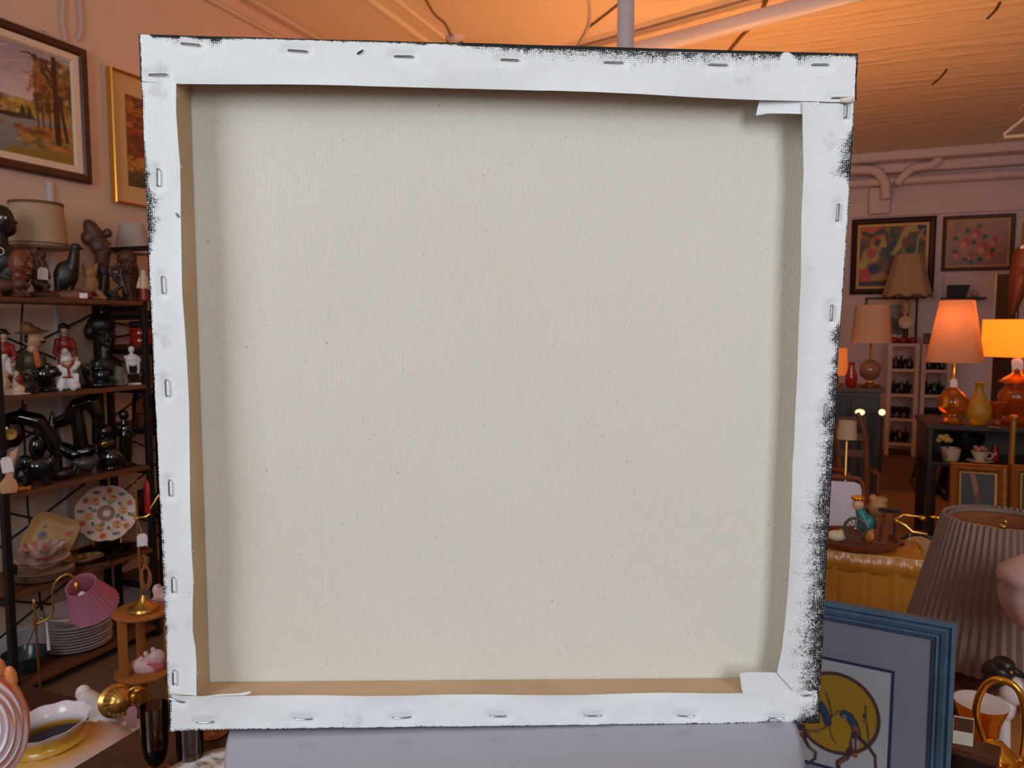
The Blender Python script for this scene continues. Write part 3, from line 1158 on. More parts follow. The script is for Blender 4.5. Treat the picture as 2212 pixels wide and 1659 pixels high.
lake = Pic(170, 130, (150, 140, 150))
lake.grad(0, 62, (152, 138, 150), (214, 190, 190))
g = lake.rng
for _ in range(90):
    x, y = g.uniform(0, 170), g.uniform(0, 55)
    lake.stroke([(x, y), (x + g.uniform(8, 26), y - g.uniform(1, 6))], g.uniform(1.5, 4), [(228, 205, 205), (138, 128, 146), (190, 170, 178)][int(g.integers(3))], op=0.35)
lake.grad(80, 130, (140, 140, 138), (120, 124, 122))
lake.poly([(0, 70), (40, 68), (80, 70), (110, 64), (170, 60), (170, 82), (0, 80)], (168, 132, 70))
lake.dabs(140, 0, 115, 66, 80, [(196, 158, 76), (150, 112, 52), (118, 88, 48), (206, 170, 96)], 2, 5)
for x, h_ in ((110, 15), (118, 13)):
    lake.poly([(x - 4, 82), (x, 82 - h_), (x + 4, 82)], (32, 66, 38))
lake.poly([(60, 84), (120, 80), (126, 84), (100, 88), (60, 87)], (58, 48, 34))
lake.dabs(240, 126, 170, 8, 72, [(120, 80, 36), (86, 62, 34), (146, 96, 42), (64, 50, 34), (168, 120, 54)], 2, 5, op=0.7)
lake.poly([(120, 92), (170, 84), (170, 130), (104, 130), (128, 118), (150, 108)], (176, 108, 54))
lake.dabs(120, 110, 170, 96, 128, [(190, 122, 52), (150, 112, 50), (96, 84, 40), (178, 142, 70)], 2, 5, op=0.6, asp=2)
lake.poly([(92, 122), (140, 116), (170, 118), (170, 130), (88, 130)], (140, 112, 48))
lake.stroke([(149, 4), (150, 60), (151, 106)], 6, (62, 34, 24), w2=9)
lake.stroke([(149, 30), (138, 12), (120, 6), (112, 8)], 3, (74, 44, 32), w2=1)
lake.stroke([(146, 40), (136, 22), (134, 10)], 2, (74, 44, 32), w2=1)
for x in (128, 134, 142):
    lake.stroke([(x, 92), (x - 1, 66), (x - 3, 40)], 2.0, (84, 54, 40), w2=1)
lake.stroke([(162, 102), (157, 70), (156, 50)], 4, (58, 36, 26), w2=2)
lake.dabs(46, 116, 140, 30, 52, [(150, 78, 44), (176, 100, 52)], 1, 2.2)
lake.dabs(30, 104, 140, 96, 101, [(110, 72, 44), (150, 92, 46)], 1.5, 3, asp=2.5)
lake.stroke([(60, 94), (86, 96)], 4, (150, 92, 60))
for _ in range(40):
    x, y = g.uniform(0, 130), g.uniform(86, 128)
    lake.stroke([(x, y), (x + g.uniform(6, 20), y)], 1.2, (164, 160, 156), op=0.35)
lake.grain(0.02)
PW_Y = XL + 0.004
rotL = (math.radians(-1.5), 0, math.radians(90))


def wall_left_frame(y1, z0, W, H):
    """a frame on the left wall whose far edge lies at y1"""
    return (PW_Y, y1 - W / 2, z0), (0, 0, math.radians(90))


fz0 = (onX(0, 370, XL).z + onX(200, 395, XL).z) / 2
fz1 = (onX(0, 45, XL).z + onX(195, 115, XL).z) / 2
fy1 = onX(194, 250, XL + 0.03).y
loc, rot = wall_left_frame(fy1, fz0, 0.76, fz1 - fz0)
simple_frame('landscape_painting', 'lake and autumn trees painting in a dark red-brown frame on the left wall', 0.76, fz1 - fz0, loc, rot, M_DKWOOD,
             [(0, 0), (0, -0.022), (0.008, -0.034), (0.03, -0.03), (0.038, -0.02), (0.038, -0.003)], lake, M_PAINT, 0.038, 0.02, 0.034, M_CREAMLINER)
aut = Pic(110, 150, (120, 70, 40))
aut.dabs(420, 0, 110, 0, 60, [(150, 82, 40), (112, 60, 34), (176, 104, 50), (92, 50, 34)], 2, 6, asp=1.6)
aut.dabs(260, 0, 110, 58, 110, [(120, 44, 34), (92, 40, 32), (150, 60, 40), (84, 52, 40)], 2, 6)
aut.dabs(200, 0, 110, 100, 130, [(170, 120, 48), (140, 88, 40), (188, 140, 60)], 2, 5)
aut.dabs(180, 0, 110, 126, 150, [(80, 66, 44), (104, 80, 44), (60, 58, 46)], 2, 6)
aut.grain(0.02)
az0, az1 = onX(240, 438, XL).z, onX(238, 148, XL).z
ay0 = onX(240, 290, XL + 0.02).y
simple_frame('autumn_painting', 'red autumn woods painting with a tan mount and thin gold frame', 0.62, az1 - az0, (PW_Y, ay0 + 0.31, az0), (0, 0, math.radians(90)), M_GILT,
             [(0, 0), (0, -0.028), (0.005, -0.032), (0.012, -0.026), (0.012, -0.003)], aut, M_PAINT, 0.012, 0.008, 0.082, M_TANMAT)

# ------------------------------------------------------------------ racks
M_STEEL = mat('black_rack_steel', C(20, 18, 20), 0.5, var=0.1)
M_SHELF = mat('rack_shelf_wood', C(108, 66, 42), 0.55, var=0.2, vscale=10, stretch=(8, 1, 8), bump=0.05, bscale=60)
Z1, Z2, Z3, Z4, Z5 = 1.457, 1.106, 0.760, 0.397, 0.055
RX0, RX1, RY0, RY1 = -2.915, -2.61, 1.70, 2.345


def rack(name, label, x0, x1, y0, y1, levels, top, rungs, back=True, prefix=0.02):
    r = thing(name, label, 'shelf rack', ((x0 + x1) / 2, (y0 + y1) / 2, 0))
    ox, oy = r.location.x, r.location.y
    t = 0.024
    X0, X1, Y0, Y1 = x0 - ox, x1 - ox, y0 - oy, y1 - oy
    for (px_, py_) in ((X0, Y0), (X0, Y1 - t), (X1 - t, Y0), (X1 - t, Y1 - t)):
        B().box(px_, px_ + t, py_, py_ + t, 0.0, top, 0.002).build('post', M_STEEL, r, smooth=False)
    for z in levels:
        B().box(X0 + 0.004, X1 + 0.002, Y0 + t + 0.001, Y1 - t - 0.001, z - 0.018, z, 0.003).build('shelf_board', M_SHELF, r, smooth=False)
        for yy in (Y0 + 0.002, Y1 - t + 0.002):
            B().box(X0 + t, X1 - t, yy, yy + 0.02, z - 0.04, z - 0.019).build('side_rail', M_STEEL, r, smooth=False)
    for z in rungs:
        for yy in (Y0 + 0.002, Y1 - t + 0.002):
            B().box(X0 + t, X1 - t, yy, yy + 0.02, z - 0.02, z).build('side_rail', M_STEEL, r, smooth=False)
    for za, zb in zip(levels[1:], levels[:-1]):
        B().tube([(X0 + 0.012, Y0 + t, za + 0.03), (X0 + 0.012, Y1 - t, zb - 0.05)], 0.0045, 6).tube([(X0 + 0.006, Y1 - t, za + 0.03), (X0 + 0.006, Y0 + t, zb - 0.05)], 0.0045, 6).build('brace_rod', M_STEEL, r)
    return r


rack('shelf_rack', 'black steel rack with brown boards, holding dark carvings and plates', RX0, RX1, RY0, RY1, [Z1, Z2, Z3, Z4, Z5], Z1 + 0.002, [])
rack('shelf_rack', 'second taller black steel rack, half hidden behind the canvas edge', RX0, RX1, RY1 + 0.03, RY1 + 0.65, [1.42, 1.27, 0.92, 0.55, 0.22], 1.70, [1.695], prefix=0.03)
M_CABLE = mat('thin_black_cable', C(26, 22, 24), 0.6, bump=0.02)
setp(B().tube([onX(49, 652, -2.93), onX(46, 700, -2.925), onX(45, 790, -2.93), onX(50, 900, -2.93), onX(60, 1100, -2.93), onX(90, 1320, -2.93)], 0.004, 6).build('wall_cable', M_CABLE), 'thin black cord hanging down the wall behind the rack', 'cord')

# ---- materials of the small things
W_DK = mat('ebony_wood', C(30, 19, 15), 0.38, var=0.25, vscale=40, bump=0.12, bscale=90)
W_BR = mat('carved_brown_wood', C(84, 46, 28), 0.5, var=0.25, vscale=40, bump=0.2, bscale=90)
W_RED = mat('reddish_carved_wood', C(116, 56, 30), 0.42, var=0.2, vscale=30, bump=0.12, bscale=80)
W_LT = mat('pale_carved_wood', C(150, 106, 68), 0.6, var=0.2, vscale=40, bump=0.2, bscale=90)
G_BLK = mat('black_glaze', C(14, 12, 13), 0.08, coat=0.5, var=0.1)
G_BLUE = mat('blue_black_glass', C(16, 24, 36), 0.08, var=0.2, vscale=60, coat=0.4)
M_STONE = mat('grey_soapstone', C(112, 106, 100), 0.6, var=0.2, vscale=60, bump=0.25, bscale=80)
M_WHT = mat('white_porcelain', C(226, 216, 216), 0.3, var=0.03)
M_CRM = mat('cream_porcelain', C(214, 190, 158), 0.3, var=0.06, vscale=60)
M_REDC = mat('red_coat_glaze', C(140, 34, 26), 0.35, var=0.1)
M_SKIN = mat('painted_skin', C(206, 158, 124), 0.4, var=0.05)
M_BRASS = mat('old_brass', C(196, 152, 78), 0.28, 0.9, var=0.12, vscale=60)
M_GOLD = mat('gold_plate', C(232, 170, 62), 0.16, 0.95, var=0.08, vscale=60)
M_ORANGE = mat('orange_tie', C(206, 100, 36), 0.5, var=0.05)
M_OLIVE = mat('olive_glaze', C(78, 68, 50), 0.35, var=0.15, vscale=50)
M_TAN = mat('tan_hat', C(140, 92, 48), 0.5, var=0.08)
M_SHADE = mat('cream_lamp_fabric', C(214, 186, 156), 0.85, var=0.04, vscale=200, bump=0.15, bscale=500, translucent=0.35)
M_SHADE2 = mat('grey_white_lamp_fabric', C(206, 194, 186), 0.85, var=0.03, vscale=200, bump=0.15, bscale=500, translucent=0.3)
M_TRIMB = mat('brown_braid', C(112, 80, 54), 0.8, bump=0.3, bscale=500)


def shade(root, prof, seg, k, m, name='lamp_shade', rfun=None, thick=1.2, M=None, inner=None):
    """open lampshade with thickness; prof from the bottom up, px units"""
    p2 = prof + [(r_ - thick, z_) for r_, z_ in reversed(prof)] + [prof[0]]
    return B().lathe(p2, seg, rfun=rfun, M=M).build(name, m, root, k, angle=50)


# ================================================= top shelf
def s_at(px, X, z):
    return onXz(px, X, z)


# drum lamp standing at the back
r, k = item('table_lamp', 'cream drum table lamp with brown braid behind the dark carvings', 'lamp', s_at(88, -2.83, Z1))
zb = 108
shade(r, [(57, zb), (54, zb + 35), (50, zb + 97)], 36, k, M_SHADE)
for pr_ in ([(56.6, zb), (58.2, zb), (58, zb + 6), (56.4, zb + 6), (56.6, zb)], [(57.0, zb + 9), (58.0, zb + 9), (57.8, zb + 12), (56.8, zb + 12), (57.0, zb + 9)], [(50, zb + 92), (51.6, zb + 92), (51.2, zb + 98), (49.6, zb + 98), (50, zb + 92)]):
    B().lathe(pr_, 36).build('shade_braid', M_TRIMB, r, k)
B().lathe([(0, 0.5), (20, 0.5), (20, 4), (9, 10), (14, 30), (16, 50), (8, 80), (4, 92), (4, 110), (0, 112)], 20).build('lamp_base', W_DK, r, k)
B().tube([(0, 0, 108), (0, 0, 188)], 1.0, 6).tube([(-50, 0, 188), (50, 0, 188)], 0.8, 6).build('shade_spider', M_BRASS, r, k)

# pale cone shade on the second rack
r, k = item('table_lamp', 'pale grey-white cone lamp on the taller rack beside the canvas edge', 'lamp', s_at(292, -2.86, 1.42))
shade(r, [(38, 122), (24, 187)], 32, k, M_SHADE2)
B().lathe([(0, 0.5), (16, 0.5), (16, 4), (6, 12), (12, 50), (10, 90), (3, 118), (3, 128), (0, 130)], 18).build('lamp_base', W_DK, r, k)
B().tube([(0, 0, 126), (0, 0, 182)], 0.9, 6).tube([(-24, 0, 182), (24, 0, 182)], 0.8, 6).build('shade_spider', M_BRASS, r, k)

# big black bust, left edge
r, k = item('carved_bust', 'large black carved bust with a white painted eye at the left end', 'carving', s_at(4, -2.73, Z1))
blobpart('body', W_DK, r, k, [e(6, 165, 25, 33, 26), e(14, 150, 20, 20, 20), c(2, 138, 0, 100, 15, 18), e(4, 78, 44, 40, 30), e(20, 60, 38, 42, 28), e(0, 26, 50, 30, 30), e(4, 6, 44, 6, 26), e(30, 162, 7, 5, 6), e(27, 150, 7, 4, 6)], 1.8)
B().ell((10, -24.5, 168), (7.5, 2.5, 3.6)).build('painted_eye', M_WHT, r, k)
B().ell((10, -26.5, 168), (3, 1.5, 3)).build('pupil', W_DK, r, k)
B().lathe([(7, 0), (9.5, 1.2), (9, 3.5), (7, 4)], 18, M=Matrix.Translation((0, -36, 96)) @ Matrix.Rotation(math.radians(90), 4, 'X')).build('earring', M_CRM, r, k)

r, k = item('carved_profile_bust', 'reddish carved face in profile in front of the black bust', 'carving', s_at(47, -2.66, Z1))
blobpart('head', W_RED, r, k, [e(-2, 74, 20, 30, 17), e(12, 78, 9, 22, 12), c(17, 80, 21, 66, 3.5, 5, -6, -9), e(13, 86, 9, 3, 6, y=-10), e(10, 79, 4, 2.6, 4, y=-12), e(4, 70, 6, 6, 5, y=-13), e(16, 57, 7, 2.8, 6, y=-9), e(15, 51, 6, 3, 6, y=-8.5), e(8, 42, 9, 6, 10), c(-4, 50, -4, 8, 12, 14), e(-4, 4, 20, 4, 14), e(-16, 70, 7, 10, 10)], 1.3)
r, k = item('carved_lion', 'brown carved wooden lion crouching at the front of the shelf', 'carving', s_at(22, -2.63, Z1))
blobpart('body', W_BR, r, k, [e(-14, 24, 26, 14, 10), e(18, 28, 14, 14, 11), e(30, 26, 8, 7, 7), c(12, 14, 20, 3, 5, 4), c(22, 16, 34, 3, 5, 4), c(-30, 18, -32, 3, 7, 4), c(-20, 14, -16, 3, 6, 4), e(14, 42, 3.5, 4, 3), e(26, 41, 3.5, 4, 3), c(-38, 26, -46, 12, 3, 2)], 1.2)
r, k = item('carved_kneeling_figure', 'carved kneeling figure with a white price tag around its neck', 'carving', s_at(94, -2.71, Z1))
blobpart('body', W_BR, r, k, [e(-12, 98, 9, 12, 9), e(2, 94, 7, 10, 8), c(-8, 86, -8, 60, 9, 15), e(-8, 54, 17, 20, 12), c(4, 80, 12, 46, 5, 4), c(-22, 76, -24, 46, 5, 4), c(-14, 34, 8, 28, 9, 7), c(2, 30, 6, 12, 7, 7), e(0, 8, 32, 9, 18), e(4, 2, 34, 3, 18)], 1.3)
tag_part(r, 2, -18, 66, 19, 26, k, 4, (-6, 4, 22))
r, k = item('carved_bird', 'dark carved long necked bird perched on a log base with white label', 'carving', s_at(150, -2.67, Z1))
blobpart('body', W_DK, r, k, [e(-4, 52, 24, 32, 14, rot=-12), c(8, 66, 14, 104, 13, 10), e(16, 112, 11, 9, 8), c(20, 113, 30, 108, 5, 2), c(-16, 44, -22, 10, 12, 6), c(4, 30, 0, 16, 8, 7)], 1.4)
blobpart('log_base', W_RED, r, k, [c(-34, 9, 34, 8, 9, 10), c(-20, 10, 20, 14, 9, 9), e(2, 3, 38, 4, 12)], 1.3)
B().box(19, 34, -12.4, -11.6, 2.5, 13.5).build('price_label', M_TAG, r, k, smooth=False)
r, k = item('carved_cat', 'pale carved wooden cat with pricked ears beside the log base', 'carving', s_at(203, -2.655, Z1))
blobpart('body', W_LT, r, k, [e(-5, 58, 14, 13, 11), c(-16, 68, -17, 78, 5, 2), c(6, 68, 8, 78, 5, 2), e(-4, 34, 15, 20, 12), c(4, 22, 20, 4, 6, 5), c(-12, 26, -16, 4, 6, 5), e(0, 4, 22, 4, 12), e(-5, 53, 6, 5, 12)], 1.2)
r, k = item('carved_woman_bust', 'tall carved woman head with swept headwrap and round bun on a long neck', 'carving', s_at(216, -2.76, Z1))
blobpart('head', W_BR, r, k, [e(-6, 146, 16, 30, 15, rot=28), e(-14, 134, 17, 18, 14), e(4, 118, 20, 22, 15), e(20, 146, 9.5, 10, 9), e(14, 108, 12, 18, 13), c(16, 124, 20, 114, 3, 4.5, -12, -15), e(8, 124, 6, 2.2, 4, y=-13), e(24, 123, 4, 2.2, 4, y=-11), e(8, 120, 3, 2, 3, y=-13.5), e(17, 107, 6, 2, 4, y=-12), e(17, 103, 5, 2.2, 4, y=-11.5), c(8, 96, 6, 56, 15, 12), e(-20, 60, 6, 8, 6), c(2, 60, 2, 10, 14, 17), e(2, 4, 24, 4, 14)], 1.4)
r, k = item('carved_entwined_figures', 'dark carving of entwined limbs with a round opening', 'carving', s_at(246, -2.66, Z1))
b_sh = []
for a in range(0, 360, 24):
    a0, a1 = math.radians(a), math.radians(a + 24)
    b_sh.append(c(6 + 11 * math.cos(a0), 62 + 9 * math.sin(a0), 6 + 11 * math.cos(a1), 62 + 9 * math.sin(a1), 4.5))
blobpart('body', W_DK, r, k, b_sh + [e(-18, 62, 11, 18, 10), c(-16, 50, -22, 12, 10, 12), c(4, 46, 18, 34, 5, 4), c(18, 34, 4, 22, 4, 3.5), c(4, 22, 4, 6, 3.5, 3), c(16, 52, 26, 14, 5, 5), e(0, 4, 30, 5, 14), c(-20, 24, 6, 8, 8, 6)], 1.2)
r, k = item('carved_old_man', 'carved bearded old man head on a post by the rack end', 'carving', s_at(280, -2.70, Z1))
blobpart('head', W_BR, r, k, [e(-2, 92, 20, 18, 16), e(0, 76, 17, 20, 15), c(3, 86, 5, 74, 3, 5, -15, -18), e(-7, 88, 7, 2.6, 5, y=-14), e(11, 89, 6, 2.6, 5, y=-13), e(-8, 76, 5, 5, 5, y=-12), e(13, 77, 4, 5, 5, y=-11), e(3, 66, 8, 2.4, 5, y=-14), e(3, 61, 6, 2.6, 5, y=-13), e(-7, 83, 3, 2, 3, y=-14.5), e(11, 84, 3, 2, 3, y=-13.5), c(4, 60, 2, 44, 11, 8), e(-19, 78, 4, 8, 5), c(-2, 50, 0, 8, 12, 14), e(0, 4, 26, 5, 14)], 1.3)
r, k = item('small_figurine', 'tiny red and white painted figurine at the end of the top shelf', 'figurine', s_at(312, -2.625, Z1))
blobpart('body', M_CRM, r, k, [e(0, 62, 6, 7, 6), c(0, 54, 0, 30, 7, 10), c(-7, 50, -12, 30, 3, 3), c(7, 50, 9, 28, 3, 3)], 1.0)
blobpart('skirt', M_REDC, r, k, [c(0, 30, 0, 4, 9, 11), e(0, 3, 12, 3, 9)], 1.0)

# ================================================= second shelf


def soldier(px, X, label, k2=1.0):
    r, k = item('soldier_figurine', label, 'figurine', s_at(px, X, Z2))
    k *= k2
    blobpart('body', M_SKIN, r, k, [e(0, 122, 8, 10, 8), c(0, 114, 0, 70, 5, 7), c(0, 100, -13, 98, 5, 4), c(-13, 98, -17, 76, 4, 4), c(-17, 76, -12, 62, 4, 4), c(0, 100, 13, 98, 5, 4), c(13, 98, 18, 78, 4, 4), c(18, 78, 15, 60, 4, 4), e(1, 120, 3, 3, 9)], 1.0)
    blobpart('hat', W_DK, r, k, [e(-1, 131, 10, 7, 9), e(5, 127, 9, 2.5, 7), e(-6, 124, 5, 8, 6)], 1.0)
    blobpart('red_coat', M_REDC, r, k, [e(0, 92, 15, 18, 10), c(-13, 100, -18, 76, 6, 5), c(-18, 76, -11, 66, 5, 5), c(13, 100, 19, 78, 6, 5), c(19, 78, 13, 66, 5, 5), c(-6, 74, -10, 50, 7, 4), e(0, 106, 10, 5, 8)], 1.1)
    blobpart('white_breeches', M_WHT, r, k, [c(-5, 70, -6, 34, 7, 5.5), c(5, 70, 9, 36, 7, 5.5), e(0, 78, 8, 12, 10.5)], 1.0)
    blobpart('boots', W_DK, r, k, [c(-6, 36, -5, 8, 5.6, 5), c(9, 36, 11, 8, 5.6, 5), c(-5, 5, -3, 4, 4, 4, 0, -6), c(11, 5, 13, 4, 4, 4, 0, -6)], 1.0)
    B().lathe([(0, 0.2), (18, 0.2), (18, 3), (15, 4.5), (0, 4.5)], 18).build('plinth', W_DK, r, k)
    return r


soldier(14, -2.78, 'red coated soldier figurine at the left frame edge behind the seated couple', 1.0)
soldier(144, -2.80, 'red coated soldier figurine standing behind the white sailor', 1.0)
r, k = item('seated_couple_figurine', 'cream porcelain couple seated on a rock base', 'figurine', s_at(20, -2.66, Z2))
blobpart('body', M_CRM, r, k, [e(-4, 44, 8, 9, 8), c(-4, 38, -6, 22, 7, 9), e(14, 46, 7, 8, 7), c(14, 40, 12, 22, 6, 8), c(-8, 24, -12, 8, 6, 5), c(12, 22, 24, 10, 6, 4), c(-26, 30, -20, 8, 6, 8)], 1.1)
blobpart('rock_base', M_CRM, r, k, [e(-6, 7, 34, 9, 14), e(16, 12, 14, 12, 11), e(2, 2.5, 40, 3, 15)], 1.2)
blobpart('red_jacket', M_REDC, r, k, [e(18, 34, 9, 10, 9), c(20, 34, 26, 24, 4, 3), e(2, 40, 5, 8, 8)], 1.0)
r, k = item('hat_man_bust', 'moustached man bust in a wide brown hat and orange tie', 'figurine', s_at(76, -2.79, Z2))
blobpart('head', M_SKIN, r, k, [e(4, 108, 18, 17, 15), e(15, 106, 9, 8, 12), c(0, 94, -2, 84, 10, 11)], 1.2)
blobpart('hat', M_TAN, r, k, [e(-1, 125, 33, 4, 22, rot=4), e(-8, 134, 13, 13, 12), e(0, 130, 16, 8, 14), e(-14, 140, 5, 9, 8)], 1.1)
blobpart('moustache', W_DK, r, k, [e(16, 104, 9, 4, 15), e(-10, 110, 6, 10, 12)], 1.0)
blobpart('jacket', M_OLIVE, r, k, [e(-8, 62, 24, 26, 17), c(-20, 74, -26, 42, 10, 9), c(14, 72, 18, 44, 9, 8), e(-2, 34, 26, 18, 16)], 1.4)
B().prism([(-1, 86), (9, 88), (14, 54), (6, 48), (2, 56)], -21, -14, 0.8).build('orange_tie', M_ORANGE, r, k)
blobpart('base', W_DK, r, k, [e(0, 12, 28, 13, 17), e(0, 3, 30, 3, 17)], 1.3)
r, k = item('black_poodle', 'small black curly dog figurine left of the sailor', 'figurine', s_at(104, -2.68, Z2))
blobpart('body', G_BLK, r, k, [e(-6, 36, 19, 19, 13), e(12, 42, 12, 13, 11), e(20, 38, 8, 7, 7), c(-14, 24, -16, 5, 7, 6), c(8, 26, 10, 5, 7, 6), e(2, 54, 8, 8, 8), e(-24, 44, 6, 6, 6), e(-2, 4, 24, 4, 12)], 1.1)
r, k = item('dark_seated_figure', 'squat black seated figurine between the couple and the poodle', 'figurine', s_at(60, -2.655, Z2))
blobpart('body', W_DK, r, k, [e(0, 34, 11, 12, 10), e(-2, 16, 19, 16, 13), c(10, 20, 16, 6, 6, 5), e(0, 4, 21, 4, 13)], 1.1)
r, k = item('sailor_figurine', 'white suited sailor figurine with red trim and a paper tag', 'figurine', s_at(147, -2.65, Z2))
blobpart('body', M_SKIN, r, k, [e(2, 58, 9, 9, 9), c(2, 52, 2, 44, 6, 8), c(18, 64, 20, 70, 3, 3)], 1.0)
blobpart('cap', M_WHT, r, k, [e(0, 69, 11, 8, 10), e(-1, 65, 12, 3, 11)], 1.0)
blobpart('white_suit', M_WHT, r, k, [e(0, 42, 14, 14, 11), c(-11, 50, -17, 42, 8, 8), c(-17, 42, -6, 36, 7, 6), c(13, 50, 20, 58, 8, 7), c(-6, 32, -11, 8, 9, 12), c(7, 32, 13, 9, 9, 12)], 1.1)
blobpart('red_trim', M_REDC, r, k, [c(-10, 58, 2, 49, 2, 2.2, -9, -12), c(2, 49, 12, 60, 2.2, 2, -12, -9), c(2, 49, 4, 30, 2.6, 2.2, -12, -11), c(-8, 30, 8, 29, 2.2, 2.2, -10, -10)], 0.9)
blobpart('shoes', G_BLK, r, k, [c(-13, 3.5, -7, 3, 4, 4, -2, -8), c(12, 3.5, 18, 3, 4, 4, -2, -8)], 0.9)
tag_part(r, 17, -14, 38, 9, 18, k, 3, (0, 3, 8))
r, k = item('dark_robed_figure', 'dark green robed figurine behind the sailor with the tag', 'figurine', s_at(178, -2.72, Z2))
blobpart('body', W_DK, r, k, [e(-2, 46, 7, 8, 7), c(-2, 38, 0, 8, 9, 15), e(0, 4, 18, 4, 12)], 1.1)
blobpart('hands', M_SKIN, r, k, [e(-2, 44, 3, 3.5, 6.5), e(-4, 30, 3, 3, 12)], 0.9)
r, k = item('dark_woman_bust', 'large dark bust of a woman with a full hairstyle and draped shoulders', 'carving', s_at(222, -2.79, Z2))
blobpart('head', W_DK, r, k, [e(2, 128, 28, 25, 20), e(-20, 114, 12, 18, 14), e(8, 100, 20, 27, 17), c(16, 108, 19, 96, 4, 5.5, -14, -18), e(4, 110, 8, 3, 5, y=-15), e(24, 110, 6, 3, 5, y=-13), e(5, 104, 4, 2.6, 4, y=-15.5), e(15, 87, 8, 2.8, 5, y=-13), e(15, 82, 6, 2.8, 5, y=-12.5), e(12, 74, 8, 5, 7, y=-8), c(6, 82, 6, 56, 13, 15), e(4, 34, 34, 26, 18), e(26, 34, 14, 20, 14), e(4, 5, 34, 5, 16)], 1.7)
r, k = item('black_witch_figurine', 'small dark figure in a blue-black pointed hat holding a stick', 'figurine', s_at(214, -2.66, Z2))
blobpart('body', G_BLUE, r, k, [e(4, 42, 22, 6, 14), e(0, 50, 10, 12, 10), e(6, 26, 16, 15, 12), c(14, 26, 26, 14, 6, 5), e(2, 6, 26, 7, 15), e(-20, 40, 6, 14, 6)], 1.2)
B().tube([(-14, -6, 20), (-16, -6, 74)], 1.0, 6).build('stick', M_TAN, r, k)
r, k = item('soapstone_owl', 'rough grey soapstone carving left of the white statuette', 'carving', s_at(258, -2.655, Z2))
blobpart('body', M_STONE, r, k, [e(0, 30, 11, 13, 10), e(-2, 14, 14, 14, 12), c(10, 26, 14, 8, 4, 5), e(0, 3, 15, 3, 11), e(-5, 32, 3, 3, 9), e(5, 32, 3, 3, 9)], 1.1)
r, k = item('white_statuette', 'white classical statuette on a black and white pedestal', 'figurine', s_at(289, -2.655, Z2))
blobpart('body', M_WHT, r, k, [e(-2, 76, 6.5, 7.5, 6), c(-2, 70, -2, 64, 3.5, 4), e(-1, 56, 13, 11, 7), e(0, 46, 11, 9, 7), c(-12, 60, -9, 24, 3.2, 2.4), c(11, 58, 10, 26, 3.2, 2.4), e(14, 53, 3, 3, 3), e(-14, 60, 3.5, 3, 3.5), c(-8, 26, 9, 26, 4, 4)], 0.9)
B().box(-11, 11, -8, 8, 4, 24, 0.8).box(-7, 7, -5, 5, 24, 42).build('pedestal', G_BLK, r, k, smooth=False)
B().box(-14, 14, -9, 9, 0.2, 4.4, 0.6).build('white_foot', M_WHT, r, k, smooth=False)
r, k = item('carved_frog', 'small olive carved frog at the right end of the second shelf', 'carving', s_at(318, -2.64, Z2))
blobpart('body', M_OLIVE, r, k, [e(0, 12, 13, 10, 11), e(4, 22, 8, 7, 7), c(-8, 8, -14, 3, 4, 3), c(8, 8, 13, 3, 4, 3), e(0, 3, 14, 3, 10)], 1.1)

# on the taller rack
M_REDGL = mat('ruby_red_glass', C(170, 36, 14), 0.12, trans=0.35, coat=0.3)
r, k = item('red_glass_jar', 'ribbed ruby red glass jar with a black lid on the taller rack', 'jar', s_at(306, -2.66, 1.27))
B().lathe([(0, 0.3), (20, 0.3), (22, 4), (22, 14), (20.5, 17), (22.5, 21), (22.5, 31), (20.5, 34), (21.5, 38), (0, 38)], 28, rfun=lambda a, t: 1 + 0.03 * math.cos(12 * a)).build('jar_body', M_REDGL, r, k)
B().lathe([(0, 38.3), (22, 38.3), (24, 42), (24, 48), (20, 52), (0, 53)], 24).build('lid', G_BLK, r, k)
M_CLEAR = thin_glass('smoky_clear_glass', C(206, 198, 190))
r, k = item('glass_canister', 'clear glass canister with a knobbed lid and brown contents', 'jar', s_at(312, -2.66, 0.92))
B().lathe([(0, 0.3), (22, 0.3), (24, 6), (23, 34), (22, 58), (23, 60), (20, 64), (19, 68)], 26).build('canister', M_CLEAR, r, k)
B().lathe([(0, 1.5), (20, 1.5), (20.5, 28), (0, 30)], 20).build('brown_contents', W_RED, r, k)
B().lathe([(0, 82), (5, 82), (5, 78), (3, 75), (20, 72), (22, 68.5), (0, 68.5)], 20).build('lid', M_CLEAR, r, k)
r, k = item('red_bottle', 'tall thin red bottle behind the black slender figurine', 'bottle', s_at(323, -2.63, 0.55))
B().lathe([(0, 0.3), (9, 0.3), (9, 60), (4, 74), (4, 88), (0, 88)], 16).build('bottle', mat('red_plastic', C(190, 20, 16), 0.3, var=0.05), r, k)
r, k = item('dark_lidded_pot', 'dark brown lidded pot on the taller rack behind the brass lamp', 'pot', s_at(312, -2.70, 0.55))
B().lathe([(0, 0.3), (18, 0.3), (21, 10), (20, 30), (14, 36), (0, 36)], 24).build('pot_body', mat('dark_brown_glaze', C(54, 24, 20), 0.15, var=0.1), r, k)
B().lathe([(0, 48), (3, 48), (3, 44), (17, 41), (20, 36.4), (0, 36.4)], 24).build('lid', W_DK, r, k)

